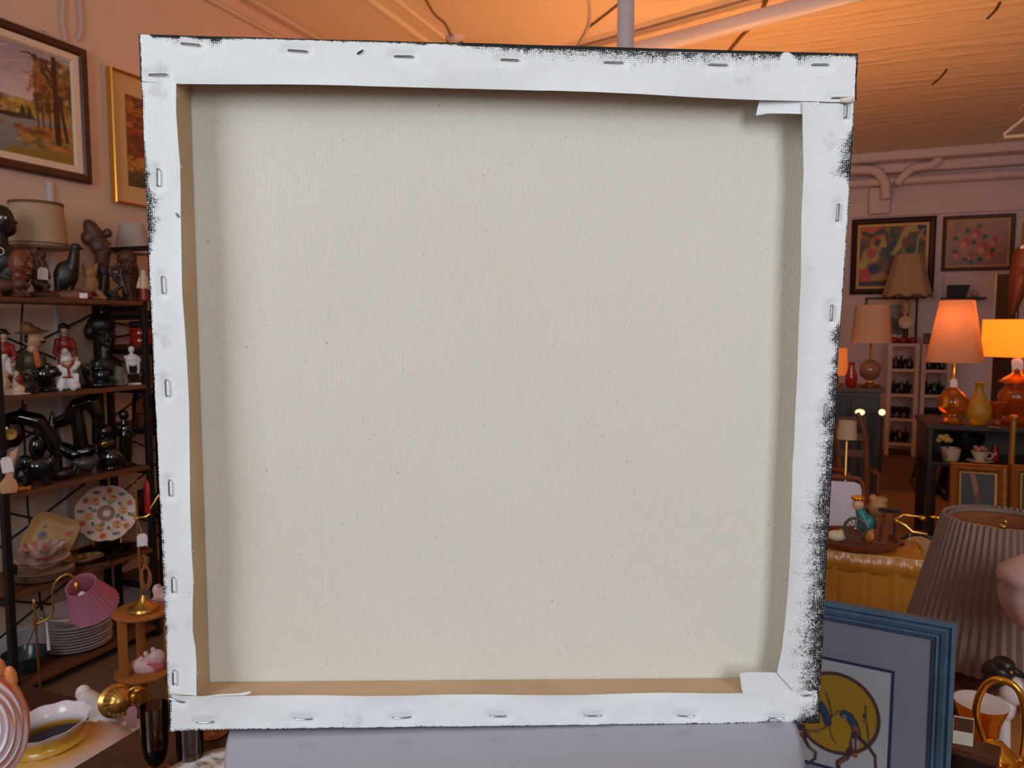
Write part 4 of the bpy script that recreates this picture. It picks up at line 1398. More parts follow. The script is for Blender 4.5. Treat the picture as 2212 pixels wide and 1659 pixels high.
# ================================================= third shelf
r, k = item('black_ceramic_animal', 'large black glazed arching animal with a round brass eye at the left', 'figurine', s_at(62, -2.78, Z3))
arch = [c(-58, 112, -36, 134, 11, 14), c(-36, 134, -10, 140, 14, 15), c(-10, 140, 22, 128, 15, 17), c(22, 128, 44, 88, 17, 14), c(44, 88, 54, 46, 14, 11), c(54, 46, 50, 8, 11, 14), c(-58, 112, -52, 70, 12, 12), c(-52, 70, -44, 8, 13, 16)]
blobpart('body', G_BLK, r, k, arch + [c(-10, 146, 2, 164, 9, 3), e(-26, 104, 24, 30, 14), e(18, 70, 16, 26, 12), e(0, 6, 58, 6, 16)], 1.8)
B().lathe([(0, 2.2), (7, 2.2), (9, 1), (12.5, 0.5), (13, 2.5), (12, 3.5), (0, 3)], 26, M=Matrix.Translation((-28, -14, 106)) @ Matrix.Rotation(math.radians(90), 4, 'X')).build('brass_eye', M_BRASS, r, k)
r, k = item('black_ceramic_animal', 'black glazed arching animal with an upturned fin tail, right of the larger one', 'figurine', s_at(176, -2.79, Z3))
blobpart('body', G_BLK, r, k, [c(-48, 128, -52, 96, 3, 8), c(-52, 96, -42, 54, 8, 12), c(-42, 54, -14, 34, 12, 14), c(-14, 34, 16, 40, 14, 14), c(-26, 106, -6, 140, 10, 14), c(-42, 100, -26, 106, 8, 10), c(-6, 140, 22, 148, 14, 15), c(20, 150, 27, 164, 8, 3), c(22, 148, 34, 116, 15, 12), c(-6, 140, 2, 50, 13, 14), c(34, 116, 30, 60, 10, 9), e(0, 5, 40, 6, 15), c(0, 40, 0, 6, 14, 16)], 1.8)
r, k = item('wooden_salad_server', 'pale wooden scoop with a pink price tag leaning at the left post', 'kitchen utensil', s_at(20, -2.60, Z3))
r.location.z = 0.70
B().prism([(-14, 4), (14, 4), (17, 18), (14, 30), (8, 40), (12, 70), (22, 104), (6, 92), (0, 60), (-6, 40), (-15, 28), (-17, 14)], -3, 3, 1).build('scoop', mat('pale_beech', C(206, 150, 108), 0.5, var=0.12, vscale=20), r, k)
tag_part(r, -3, -6, 84, 21, 34, k, -6, (6, 1, 8))
r.location.z = Z3 + 0.002
r, k = item('dark_elephant', 'blue-black glossy glass elephant between the scoop and the animals', 'figurine', s_at(82, -2.66, Z3))
blobpart('body', G_BLUE, r, k, [e(0, 40, 28, 24, 18), e(-22, 52, 16, 18, 14), c(-34, 48, -40, 14, 6, 3), c(-16, 26, -18, 5, 9, 8), c(14, 26, 18, 5, 9, 8), e(-14, 54, 7, 14, 17), e(26, 50, 10, 16, 12)], 1.4)
r, k = item('dark_cat_figurine', 'dark curled cat figurine with a low body on the third shelf', 'figurine', s_at(136, -2.665, Z3))
blobpart('body', W_DK, r, k, [e(0, 14, 24, 14, 14), e(-14, 28, 10, 10, 10), e(-18, 38, 3, 4, 3), e(-9, 38, 3, 4, 3), c(18, 14, 26, 30, 5, 4)], 1.2)
r, k = item('soapstone_bear', 'grey black carved stone animal on four stubby legs', 'carving', s_at(187, -2.665, Z3))
blobpart('body', mat('dark_soapstone', C(66, 62, 64), 0.35, var=0.3, vscale=60, bump=0.1), r, k, [e(0, 26, 22, 15, 13), e(-18, 30, 10, 9, 9), c(-14, 16, -16, 4, 6, 6), c(14, 16, 16, 4, 6, 6), e(-25, 27, 5, 4, 5)], 1.2)
r, k = item('black_owl_vase', 'glossy black round bellied owl vase on the third shelf', 'vase', s_at(242, -2.67, Z3))
blobpart('body', G_BLK, r, k, [e(0, 24, 24, 25, 18), e(-6, 56, 18, 16, 15), e(-10, 84, 15, 16, 14), e(-8, 60, 6, 5, 16), e(0, 5, 20, 5, 15), e(-15, 74, 4, 10, 14)], 1.3)
B().lathe([(4, 0), (5.5, 1), (5.5, 2), (4, 2.4)], 14, M=Matrix.Translation((-12, -14.5, 58)) @ Matrix.Rotation(math.radians(90), 4, 'X')).build('eye_ring', M_BRASS, r, k)
r, k = item('black_slender_figurine', 'tall slender black dancer figurine with arms held out', 'figurine', s_at(272, -2.68, Z3))
blobpart('body', G_BLK, r, k, [e(0, 112, 10, 11, 9), c(0, 104, 0, 92, 5, 8), e(2, 78, 12, 16, 8), c(-8, 86, -16, 70, 4, 3.5), c(10, 86, 18, 66, 4, 3.5), c(0, 70, -4, 40, 10, 9), c(6, 66, 8, 30, 8, 6), c(-4, 40, -2, 10, 8, 6), c(8, 30, 6, 8, 6, 5), e(2, 4, 18, 4, 11)], 1.2)
r, k = item('amber_glass_fish', 'little glowing amber glass fish at the front of the third shelf', 'figurine', s_at(44, -2.625, Z3))
blobpart('body', mat('amber_glass_solid', C(236, 140, 30), 0.12, trans=0.3, var=0.1), r, k, [e(0, 6, 13, 5.5, 5), c(11, 6, 19, 9, 3, 2), c(11, 6, 18, 3, 3, 2)], 0.8)

# ================================================= fourth shelf: china


def plate(root, k, R, prof, m, colfn=None, seg=72, rfun=None, M=None, name='plate'):
    b = B().lathe(prof, seg, rfun=rfun)
    base = [v for v in b.v]
    me = b.mesh(name)
    if colfn:
        vcol(me, colfn)
    if M is not None:
        me.transform(M)
    me.transform(Matrix.Scale(k, 4))
    return link(name, me, m, root, True, 50)


def upright(x, y, z, lean, roll=0.0, yaw=0.0):
    """a plate lying in xy turned up to face the viewer (local -y) and leaning back"""
    return Matrix.Translation((x, y, z)) @ Matrix.Rotation(math.radians(yaw), 4, 'Z') @ Matrix.Rotation(math.radians(90 - lean), 4, 'X') @ Matrix.Rotation(math.radians(roll), 4, 'Z')


fl = Pic(220, 220, (222, 186, 168))
gx = 110
fl.disc(gx, gx, 108, (214, 176, 164)).disc(gx, gx, 104, (226, 196, 182))
rg = fl.rng
for a in range(0, 360, 30):
    ar = math.radians(a)
    x, y = gx + 84 * math.cos(ar), gx + 84 * math.sin(ar)
    if a % 60 == 0:
        fl.disc(x, y, 12, (212, 128, 40)).disc(x, y, 6, (178, 62, 24))
    else:
        fl.disc(x, y, 7, (88, 86, 130)).disc(x + 8, y + 3, 5, (86, 120, 62)).disc(x - 7, y - 4, 4, (40, 22, 30))
for a in range(15, 375, 30):
    ar = math.radians(a)
    x, y = gx + 56 * math.cos(ar), gx + 56 * math.sin(ar)
    fl.disc(x, y, 6, (38, 20, 26)) if (a // 30) % 2 else fl.disc(x, y, 15, (216, 146, 62), soft=6).disc(x + 5, y - 5, 5, (196, 74, 30))
    fl.stroke([(x - 4, y + 8), (x + 8, y + 12)], 3, (30, 26, 48))
for a in (40, 130, 220, 310):
    ar = math.radians(a)
    fl.disc(gx + 40 * math.cos(ar), gx + 40 * math.sin(ar), 8, (84, 118, 62))
fl.disc(gx, gx, 30, (128, 62, 34)).disc(gx, gx, 25, (152, 92, 48), op=0.7).disc(gx, gx, 16, (192, 92, 74)).disc(gx, gx, 12, (236, 214, 206))


def disc_color(pic, R):
    def fn(co):
        u = 0.5 + co[:, 0] / (2.1 * R)
        v = 0.5 - co[:, 1] / (2.1 * R)
        return pic.sample(np.clip(u, 0, 1), np.clip(v, 0, 1))
    return fn


def dish_prof(R, h, well=0.6, th=2.0, rings=26, foot=True):
    pr = []
    for i in range(rings + 1):
        q = i / rings
        r_ = R * q
        z = 0.0 if q < well else h * ((q - well) / (1 - well)) ** 0.8
        pr.append((r_, z + th))
    pr += [(R * 0.995, h + th * 0.2), (R * (well + 0.02), 0), (R * well * 0.98, -th * 0.6), (R * well * 0.9, -th * 0.6), (R * well * 0.88, 0), (0, 0)]
    return pr


r, k = item('glass_platter', 'clear glass platter under the leaning floral plate', 'platter', s_at(236, -2.70, Z4))
b = B().lathe([(0, 1), (34, 1), (56, 9), (60, 14), (58, 14.5), (34, 3.5), (0, 3.5)], 48)
b.build('platter', thin_glass('pale_clear_glass', C(214, 210, 210)), r, k)
r2, k2 = item('floral_plate', 'octagonal china plate covered in orange and blue flowers, on a stand', 'plate', s_at(232, -2.78, Z4 + 0.026))
plate(r2, k2, 60, dish_prof(60, 6), M_CERAM, disc_color(fl, 60), 160, rfun=lambda a, t: 1 - 0.035 * t * (1 - abs(math.cos(4 * a)) ** 0.6) * 2, M=upright(0, 0, 66, 14, 20))
b = B()
for sx in (-26, 26):
    b.tube([(sx, -16, 1), (sx, -14, 12), (sx, -4, 8), (sx, 24, 1), (sx * 0.3, 14, 76)], 1.4, 6)
b.build('plate_stand', M_BRASS, r2, k2)
sq = Pic(150, 150, (206, 160, 104))
sq.disc(75, 75, 110, (196, 150, 92), soft=60)
for x, y, r_, cc in ((50, 78, 15, (120, 104, 96)), (50, 78, 7, (90, 80, 92)), (46, 50, 6, (110, 100, 84)), (118, 52, 8, (196, 62, 28)), (124, 44, 5, (176, 60, 30)), (36, 112, 10, (206, 120, 60)), (86, 112, 11, (192, 72, 30)), (80, 106, 6, (214, 96, 40)),
                      (76, 66, 8, (216, 152, 80)), (104, 76, 6, (214, 150, 84)), (58, 122, 5, (96, 110, 60))):
    sq.disc(x, y, r_, cc, soft=3)
sq.stroke([(116, 88), (126, 104)], 6, (88, 112, 62))
sq.grain(0.015)
r, k = item('square_plate', 'square cream plate with painted flowers leaning against the rack back', 'plate', s_at(108, -2.82, Z4))
b = B()
n = 44
for j in range(n + 1):
    for i in range(n + 1):
        x, y = -1 + 2 * i / n, -1 + 2 * j / n
        q = max(abs(x), abs(y))
        # rounded square
        rr = (abs(x) ** 5 + abs(y) ** 5) ** 0.2
        s_ = q / rr if rr > 1e-6 else 1
        b.v.append((x * 46 * s_, y * 46 * s_, 7 * max(0, (q - 0.62) / 0.38) ** 1.5))
b.f = [(j * (n + 1) + i, j * (n + 1) + i + 1, (j + 1) * (n + 1) + i + 1, (j + 1) * (n + 1) + i) for j in range(n) for i in range(n)]
me = b.mesh('plate')
vcol(me, disc_color(sq, 46))
me.transform(upright(4, 0, 60, 20, -27))
me.transform(Matrix.Scale(k, 4))
o = link('plate', me, M_CERAM, r, True, 50)
sd = o.modifiers.new('thick', 'SOLIDIFY')
sd.thickness = 0.003
B().tube([(-20, -8, 1), (-18, 4, 12), (-4, 26, 2)], 1.3, 6).tube([(22, -8, 1), (20, 4, 12), (8, 26, 2)], 1.3, 6).build('plate_stand', M_BRASS, r, k)
r, k = item('dinner_plate', 'wide dark rimmed plate lowest in the stack on the fourth shelf', 'plate', s_at(95, -2.685, Z4))
r['group'] = 'plates stacked on the fourth shelf'
B().lathe([(0, 1), (36, 1), (57, 8), (59, 10), (56, 10), (36, 3.5), (0, 3.5)], 40).build('plate', mat('beige_stoneware', C(170, 140, 116), 0.3, var=0.08), r, k)
base_loc = r.location.copy()
m_pl = r.children[0]
for i in range(1, 4):
    q = r.copy()
    COL.objects.link(q)
    ch = m_pl.copy()
    COL.objects.link(ch)
    ch.parent = q
    q.location = base_loc + Vector((0.001 * (-1) ** i, 0, i * 4.2 * k))
    q['label'] = 'wide dark rimmed plate %s in the stack on the fourth shelf' % ('second from the bottom', 'third from the bottom', 'uppermost')[i - 1]
zs = Z4 + 4 * 4.2 * k + 0.004
lf = Pic(60, 60, (214, 176, 164))
lf.dabs(60, 0, 60, 0, 60, [(176, 96, 74), (150, 110, 96), (226, 196, 184), (120, 110, 120)], 1.5, 4)
r, k = item('china_bowl', 'wide shallow flowered china bowl on top of the plate stack', 'bowl', (base_loc.x, base_loc.y, zs))
plate(r, k, 52, [(0, 4), (18, 4), (34, 12), (46, 22), (52, 27), (49.5, 28), (44, 24), (32, 15), (17, 7), (0, 7)], M_CERAM, disc_color(lf, 52), 48)
r, k = item('china_bowl', 'smaller ruffled pink and cream bowl heaped topmost of the stack', 'bowl', (base_loc.x, base_loc.y, zs + 25 * k))
plate(r, k, 44, [(0, 2), (16, 2), (32, 10), (42, 24), (44, 28), (41, 28), (30, 14), (15, 5), (0, 5)], M_CERAM, disc_color(lf, 44), 60, rfun=lambda a, t: 1 + 0.07 * math.cos(8 * a) * (1 if 0.3 < t < 0.8 else 0))
r, k = item('china_dish', 'leaf shaped green brown dish resting on the brown tray', 'dish', s_at(178, -2.66, Z4 + 0.016))
ld = Pic(60, 60, (120, 88, 54))
ld.dabs(80, 0, 60, 0, 60, [(90, 78, 46), (160, 130, 90), (70, 52, 36), (176, 140, 96)], 2, 5)
plate(r, k, 36, [(0, 2), (16, 2), (28, 8), (36, 14), (34, 15), (26, 10), (15, 4.5), (0, 4.5)], M_CERAM, disc_color(ld, 36), 48, rfun=lambda a, t: 1 + 0.22 * math.cos(2 * a) * min(1, 2 * t if t < 0.5 else 1))
r, k = item('brown_tray', 'shallow brown square tray at the shelf front under the leaf dish', 'tray', s_at(190, -2.66, Z4))
B().box(-38, 38, -20, 20, 0.4, 3).box(-40, -37, -22, 22, 0.4, 8).box(37, 40, -22, 22, 0.4, 8).box(-37, 37, -22, -19, 0.4, 8).box(-37, 37, 19, 22, 0.4, 8).build('tray', W_BR, r, k, smooth=False)
r, k = item('black_bookend', 'small black wedge beside the plate stack at the left post', 'bookend', s_at(30, -2.72, Z4))
B().prism([(-8, 0.4), (8, 0.4), (8, 40), (2, 44), (-4, 36), (-8, 20)], -8, 8, 1.5).build('wedge', W_DK, r, k, smooth=False)

# ================================================= bottom shelf
r, k = item('dinner_plate', 'white dinner plate lowest of the tall stack on the bottom shelf', 'plate', s_at(168, -2.74, Z5))
r['group'] = 'dinner plates stacked on the bottom shelf'
r['label'] = 'white dinner plate lowest in the tall stack on the bottom shelf'
B().lathe([(0, 1), (42, 1), (64, 8), (67, 10.5), (63, 10.5), (42, 4), (0, 4)], 44).build('plate', mat('off_white_china', C(214, 200, 200), 0.25, var=0.03), r, k)
l0, m0, k0 = r.location.copy(), r.children[0], k
for i in range(1, 9):
    q = r.copy()
    COL.objects.link(q)
    ch = m0.copy()
    COL.objects.link(ch)
    ch.parent = q
    q.location = l0 + Vector((0.002 * math.sin(i * 2.1), 0.002 * math.cos(i * 1.7), i * 6.2 * k))
    q['label'] = 'white dinner plate %s in the tall stack on the bottom shelf' % ('second', 'third', 'fourth', 'fifth', 'sixth', 'seventh', 'eighth', 'ninth and uppermost')[i - 1].replace('h and', 'h and') + (' counted upwards' if i < 8 else '')
r, k = item('soup_bowl', 'wide white soup bowl with a gold band lying upon the tall plate stack', 'bowl', (l0.x, l0.y, Z5 + 9 * 6.2 * k0 + 0.006))
B().lathe([(0, 1), (40, 1), (58, 14), (68, 22), (66, 23.5), (55, 16), (38, 4), (0, 4)], 44).build('bowl', M_WHT, r, k)
r, k = item('teal_bowl', 'dark teal glass bowl beside the left rack post', 'bowl', s_at(56, -2.72, Z5))
k *= 0.86
B().lathe([(0, 0.6), (30, 0.6), (46, 22), (54, 46), (50, 46), (42, 24), (26, 5), (0, 5)], 36).build('bowl', mat('teal_glass', C(34, 62, 66), 0.2, var=0.2), r, k)

# ------------------------------------------------------------------ between rack and canvas: swing lamp, little stand, brass lamp
M_PINK = mat('pink_pleated_fabric', C(226, 146, 176), 0.8, var=0.04, translucent=0.3, bump=0.1, bscale=400)
r, k = item('swing_arm_lamp', 'brass swing arm floor lamp with a pink pleated shade', 'lamp', atz(96, 2.35, 0.0))
zt = lambda y: (1.36 - proj(atz(96, 2.35, 0))[2] * 0) * 0
hz = lambda y: (proj(r.location)[1] - y)
B().lathe([(0, 0.5), (46, 0.5), (46, 4), (20, 10), (3, 16), (3, 20)], 28).build('lamp_base', M_BRASS, r, k)
B().tube([(0, 0, 16), (-1, 0, hz(1500)), (-4, 0, hz(1285))], 2.3, 10).build('stem', M_BRASS, r, k)
B().lathe([(0, -8), (3.6, -8), (3.6, 4), (2.4, 6), (3, 8), (0, 9)], 14, c=(-4, 0, hz(1290))).lathe([(3, -6), (5, -6), (5, 8), (3, 8)], 14, c=(-4, 0, hz(1335))).build('collar', M_BRASS, r, k)
xo = 96
B().tube(spl([(-3, -2, hz(1338)), (14, -4, hz(1333)), (24, -5, hz(1326)), (29, -5, hz(1316)), (30, -5, hz(1290)), (30, -5, hz(1270)), (36, -5, hz(1254)), (48, -5, hz(1243)), (60, -5, hz(1241)), (70, -6, hz(1252)), (74, -6, hz(1268))]), 2.1, 10).build('arm', M_BRASS, r, k)
B().lathe([(0, -8), (6, -8), (6, 4), (3, 8), (0, 8)], 16, c=(74, -6, hz(1268))).build('socket', M_BRASS, r, k)
Ms = Matrix.Translation((84, -8, hz(1272))) @ Matrix.Rotation(math.radians(-22), 4, 'Y') @ Matrix.Rotation(math.radians(26), 4, 'X')
shade(r, [(52, -72), (51, -68), (30, 2), (31, 6)], 120, k, M_PINK, rfun=lambda a, t: 1 + 0.020 * math.cos(26 * a), M=Ms)
B().ell((84, -8, hz(1296)), (10, 10, 14)).build('bulb', M_WHT, r, k)
B().tube([(16, -6, hz(1336)), (17, -8, hz(1360)), (18, -8, hz(1398))], [1.2, 2.0, 3.4], 8).build('pull_cord', M_WHT, r, k)
B().tube([(-4, 4, hz(1290)), (10, 6, hz(1300)), (14, 6, hz(1330)), (-6, 6, hz(1350)), (-34, 8, hz(1420)), (-40, 12, 30), (-30, 14, 3)], 1.0, 6).build('cord', M_CABLE, r, k)

M_OAK = mat('honey_oak', C(168, 102, 44), 0.45, var=0.15, vscale=14, stretch=(1, 1, 0.2), bump=0.05)
sl = atz(322, 2.35, 0.0)
r, k = item('plant_stand', 'honey coloured wooden two tier stand beneath the brass lamp', 'stand', sl, turn=8)
hz2 = lambda y: (proj(r.location)[1] - y)
top_y, low_y = 1306, 1437
for z0_, nm in ((hz2(top_y), 'stand_top'), (hz2(low_y), 'stand_shelf')):
    B().lathe([(0, z0_ - 9), (56, z0_ - 9), (60, z0_ - 6), (60, z0_ - 2), (57, z0_), (0, z0_)], 40).build(nm, M_OAK, r, k)
for a in (205, 335, 90):
    ar = math.radians(a)
    x, y = 48 * math.cos(ar), 48 * math.sin(ar)
    B().box(x - 9, x + 9, y - 5, y + 5, 0.5, hz2(top_y) - 9, 1.2).build('leg', M_OAK, r, k, smooth=False)
z_top, z_low, kk = hz2(top_y) * k, hz2(low_y) * k, k
M_CONCH = mat('pink_conch', C(226, 190, 192), 0.4, var=0.15, vscale=25, bump=0.15, bscale=50)


def conch(loc, label, s, turn):
    r, k = item('conch_shell', label, 'shell', loc, turn=turn)
    k *= s
    sh = []
    for i in range(9):
        t = i / 8
        a = t * 5.5
        sh.append(e(-30 + 34 * t + 6 * math.cos(a), 34 + 5 * math.sin(a), 8 + 26 * t * (1.1 - 0.35 * t), 7 + 26 * t * (1.1 - 0.3 * t), 6 + 20 * t))
    sh += [e(22, 46, 24, 30, 14, y=-10, rot=-24), c(16, 30, 44, 14, 14, 5), e(-2, 64, 7, 8, 6), e(16, 72, 7, 8, 6), e(-14, 54, 6, 6, 5)]
    lo = min(t[3] - t[6] for t in sh if t[0] == 'e')
    blobpart('shell_body', M_CONCH, r, k, [tuple(list(t)) for t in sh], 1.6)
    b = B().ell((20, -20, 34), (24, 6, 13), 3, rot=-22)
    b.build('pink_lip', mat('rose_shell_lip', C(206, 110, 116), 0.25, var=0.1), r, k)
    zmin = min((v.co.z for v in r.children[0].data.vertices))
    for ch in r.children:
        ch.location.z = -zmin + 0.001
    return r


conch(Vector((sl.x + 0.012, sl.y - 0.004, z_low)), 'pale pink conch shell on the lower tier of the wooden stand', 0.78, 0)
p_ = onXz(352, -2.40, z_top)
p_ = atz(352, 2.39, z_top)
conch(Vector((p_.x, p_.y, z_top)), 'pink conch shell beside the brass lamp foot, cut by the canvas edge', 0.55, 150)
lb = atz(311, 2.30, z_top)
r, k = item('brass_candle_lamp', 'slim brass standing lamp with a ring top and crossbar', 'lamp', Vector((lb.x, lb.y, z_top + 0.001)))
h3 = lambda y: (proj(r.location)[1] - y)
B().lathe([(0, 0.3), (30, 0.3), (32, 3), (30, 8), (20, 12), (12, 18), (9, 22), (6, 30), (4, 34)], 32).build('lamp_base', M_BRASS, r, k)
B().tube([(-2, 0, 26), (-5, 0, h3(1180)), (-6, 0, h3(1050))], 2.6, 10).build('stem', M_BRASS, r, k)
rg_ = [(-6 + 6 * math.cos(a), 0, h3(1040) + 7 * math.sin(a)) for a in np.linspace(0, 2 * math.pi, 17)]
B().tube(rg_, 1.2, 6).build('ring_top', M_BRASS, r, k)
B().ell((-6, 0, h3(1115)), (6, 6, 5)).tube([(-22, -2, h3(1100)), (-6, 0, h3(1115)), (12, -2, h3(1113)), (18, -3, h3(1108)), (22, 0, h3(1112))], 1.8, 8).tube([(20, 2, h3(1098)), (34, 0, h3(1075)), (50, 0, h3(1056))], 1.8, 8).build('crossbar', M_BRASS, r, k)
b = B()
for s_ in (0, 1, 2):
    P_ = [(6 + 10 * math.sin(t * 2 * math.pi) * (0.6 + 0.25 * s_), -3 - s_, h3(1240) + 24 * math.cos(t * 2 * math.pi) - 4 * s_) for t in np.linspace(0, 1, 17)]
    b.tube(P_, 1.2, 6)
b.tube([(6, -3, h3(1214)), (8, -3, h3(1200)), (2, -2, h3(1196))], 1.4, 6)
b.build('coiled_cord', mat('copper_flex', C(176, 106, 62), 0.5), r, k)
tag_part(r, 2, -4, h3(1149), 20, 27, k, 0, (-6, 2, 26))

# ------------------------------------------------------------------ dark wooden table at the front left
ZW = 0.72
M_DKTABLE = mat('dark_table_wood', C(70, 42, 30), 0.35, var=0.2, vscale=12, stretch=(1, 8, 1), bump=0.04)


def simple_table(name, label, x0, x1, y0, y1, z, m, th=0.03, leg=0.05, apron=0.07):
    r = thing(name, label, 'table', ((x0 + x1) / 2, (y0 + y1) / 2, 0))
    w, d = (x1 - x0) / 2, (y1 - y0) / 2
    B().box(-w, w, -d, d, z - th, z, 0.004).build('table_top', m, r, smooth=False)
    B().box(-w + 0.04, w - 0.04, -d + 0.04, d - 0.04, z - th - apron, z - th - 0.0005).build('apron', m, r, smooth=False)
    for sx in (-1, 1):
        for sy in (-1, 1):
            cx_, cy_ = sx * (w - 0.04 - leg / 2), sy * (d - 0.04 - leg / 2)
            B().box(cx_ - leg / 2, cx_ + leg / 2, cy_ - leg / 2, cy_ + leg / 2, 0.0, z - th - apron - 0.0005, 0.003).build('leg', m, r, smooth=False)
    return r


simple_table('wooden_table', 'dark wooden table carrying the goblets at lower left', -0.975, -0.50, 0.12, 0.96, ZW, M_DKTABLE)
ZW += 0.0015

ZL = 0.36
simple_table('low_table', 'low dark table behind the goblet table, holding milk glass and the shell', -2.0, -1.03, 0.42, 1.34, ZL, M_DKTABLE)
ZL += 0.0015
# ridged pink shell
sp = atz(-14, 1.07, ZL)
r, k = item('ridged_shell', 'big pink and white ridged shell ornament at the lower left edge', 'shell', sp)
cz = proj(sp)[1] - 1550
prof = []
nr = 70
for i in range(nr + 1):
    q = i / nr
    R_ = 96 * q
    prof.append((R_, 50 * math.sqrt(max(0, 1 - q * q * 0.98)) + 5.0 * math.sin(q * 2 * math.pi * 7.5) * min(1, max(0, q - 0.40) * 5)))
b = B().lathe(prof + [(94, -6), (60, -14), (0, -16)], 80, rfun=lambda a, t: 1 + 0.10 * math.cos(a - 0.9) + 0.05 * math.sin(2 * a))
me = b.mesh('shell_body')


def shellcol(co):
    r_ = np.hypot(co[:, 0], co[:, 1]) / 96
    s_ = 0.5 + 0.5 * np.sin(r_ * 2 * math.pi * 7.5 + 0.6)
    s_ = np.clip(s_ * 1.6 - 0.3, 0, 1) * np.clip((r_ - 0.42) * 4, 0, 1)
    a_ = np.array(C(224, 218, 232))
    b_ = np.array(C(222, 142, 104))
    out_ = a_ + (b_ - a_) * s_[:, None]
    edge = np.clip((r_ - 0.9) * 8, 0, 1)[:, None]
    return out_ * (1 - edge) + np.array(C(214, 124, 70)) * edge


vcol(me, shellcol)
me.transform(Matrix.Translation((0, 0, cz)) @ Matrix.Rotation(math.radians(72), 4, 'X') @ Matrix.Rotation(math.radians(20), 4, 'Z') @ Matrix.Diagonal((0.94, 1.32, 1, 1)))
me.transform(Matrix.Scale(k, 4))
link('shell_body', me, mat('shell_glaze', (1, 1, 1), 0.2, vc=True, coat=0.3), r, True, 60)
blobpart('crown_lobes', mat('peach_shell', C(224, 138, 84), 0.35, var=0.06), r, k, [e(40, cz + 120, 17, 26, 9, y=10, rot=18), e(66, cz + 92, 11, 26, 8, y=8, rot=10), e(10, cz + 118, 18, 20, 9, y=12)], 1.8)
blobpart('shell_foot', W_DK, r, k, [c(0, cz - 80, 0, 12, 20, 30), e(0, 5, 52, 6, 40)], 3)

# milk glass dome shade tilted on the table
M_MILK = mat('milk_glass', (1, 1, 1), 0.22, vc=True, coat=0.3, sss=0.1)
mp_ = atz(158, 1.33, ZL)
r, k = item('milk_glass_globe', 'milk glass globe lamp bowl with a ruffled amber collar at lower left', 'lamp shade', mp_)
nk = proj(mp_)[1] - 1548
outp = [(70, 0.5), (112, 16), (152, 56), (174, 104), (180, 144), (174, 186), (152, nk - 86), (118, nk - 62), (92, nk - 48), (78, nk - 41), (72, nk - 36), (76, nk - 31), (70, nk - 26), (66, nk - 20), (69, nk - 8), (75, nk + 2), (81, nk + 8)]
pr = outp + [(78, nk + 8), (72, nk + 1), (65, nk - 8), (62, nk - 20), (66, nk - 30), (68, nk - 38), (90, nk - 54), (148, nk - 92), (168, 180), (170, 144), (164, 106), (140, 60), (100, 24), (0, 12)]
b = B().lathe(pr, 120, rfun=lambda a, t: 1 + 0.035 * math.cos(11 * a) * max(0, 1 - abs(t - 0.53) / 0.09))
me = b.mesh('glass_bowl')


def milkcol(co):
    z = co[:, 2]
    rr = np.hypot(co[:, 0], co[:, 1])
    w_ = np.array(C(214, 206, 216))
    y_ = np.array(C(206, 150, 52))
    f_ = np.clip((z - nk + 62) / 22, 0, 1) * np.clip(1 - (z - nk + 8) / 7, 0, 1)
    inner = (rr < 65.5 + np.clip((z - nk + 8), 0, 40) * 0.75) & (z > nk - 36)
    f_ = np.where(inner, 0.1, f_)
    return w_ + (y_ - w_) * f_[:, None]


vcol(me, milkcol)
me.transform(Matrix.Rotation(math.radians(-5), 4, 'Y'))
zm = min(v.co.z for v in me.vertices)
me.transform(Matrix.Translation((0, 0, -zm + 1)))
me.transform(Matrix.Scale(k, 4))
link('glass_bowl', me, M_MILK, r, True, 50)

# white satin glass vessel with a brass ball cap
gp = atz(262, 1.60, ZL)
r, k = item('satin_glass_lamp', 'white satin glass lamp with a ribbed brass ball and a pink tag', 'lamp', gp)
h = lambda y: proj(r.location)[1] - y
M_SATIN = mat('white_satin_glass', C(214, 202, 200), 0.4, var=0.05, vscale=50)
blobpart('glass_body', M_SATIN, r, k, [e(-4, h(1585), 56, 40, 44), e(-22, h(1540), 34, 44, 32), c(-20, 30, -22, h(1560), 42, 34), c(-30, h(1520), -58, h(1482), 26, 17), e(-62, h(1474), 15, 18, 12), e(30, h(1600), 30, 30, 30), e(0, 20, 46, 20, 40)], 2.2)
Mb = Matrix.Translation((2, -34, h(1492))) @ Matrix.Rotation(math.radians(70), 4, 'X') @ Matrix.Rotation(math.radians(18), 4, 'Y')
B().lathe([(0, 26), (8, 25), (18, 20), (25, 12), (28, 2), (29, -6), (25, -12), (30, -16), (34, -20), (32, -26), (20, -30), (0, -31)], 60, rfun=lambda a, t: 1 + (0.035 * math.cos(20 * a) if t < 0.5 else 0), M=Mb).build('brass_ball_cap', M_BRASS, r, k)
B().tube(spl([(18, -38, h(1478)), (30, -40, h(1468)), (46, -38, h(1474)), (60, -34, h(1492)), (66, -30, h(1516)), (66, -28, h(1534))]), 3.3, 10).build('brass_arm', M_BRASS, r, k)
B().ell((30, -52, h(1486)), (7, 5, 13)).ell((38, -48, h(1472)), (8, 6, 6)).build('brass_key', M_GOLD, r, k)
t_ = tag_part(r, 26, -56, h(1500), 20, 46, k, 4, (2, 4, 16))
t_.data.materials[0] = mat('pink_tag_paper', C(190, 140, 152), 0.8, var=0.05)

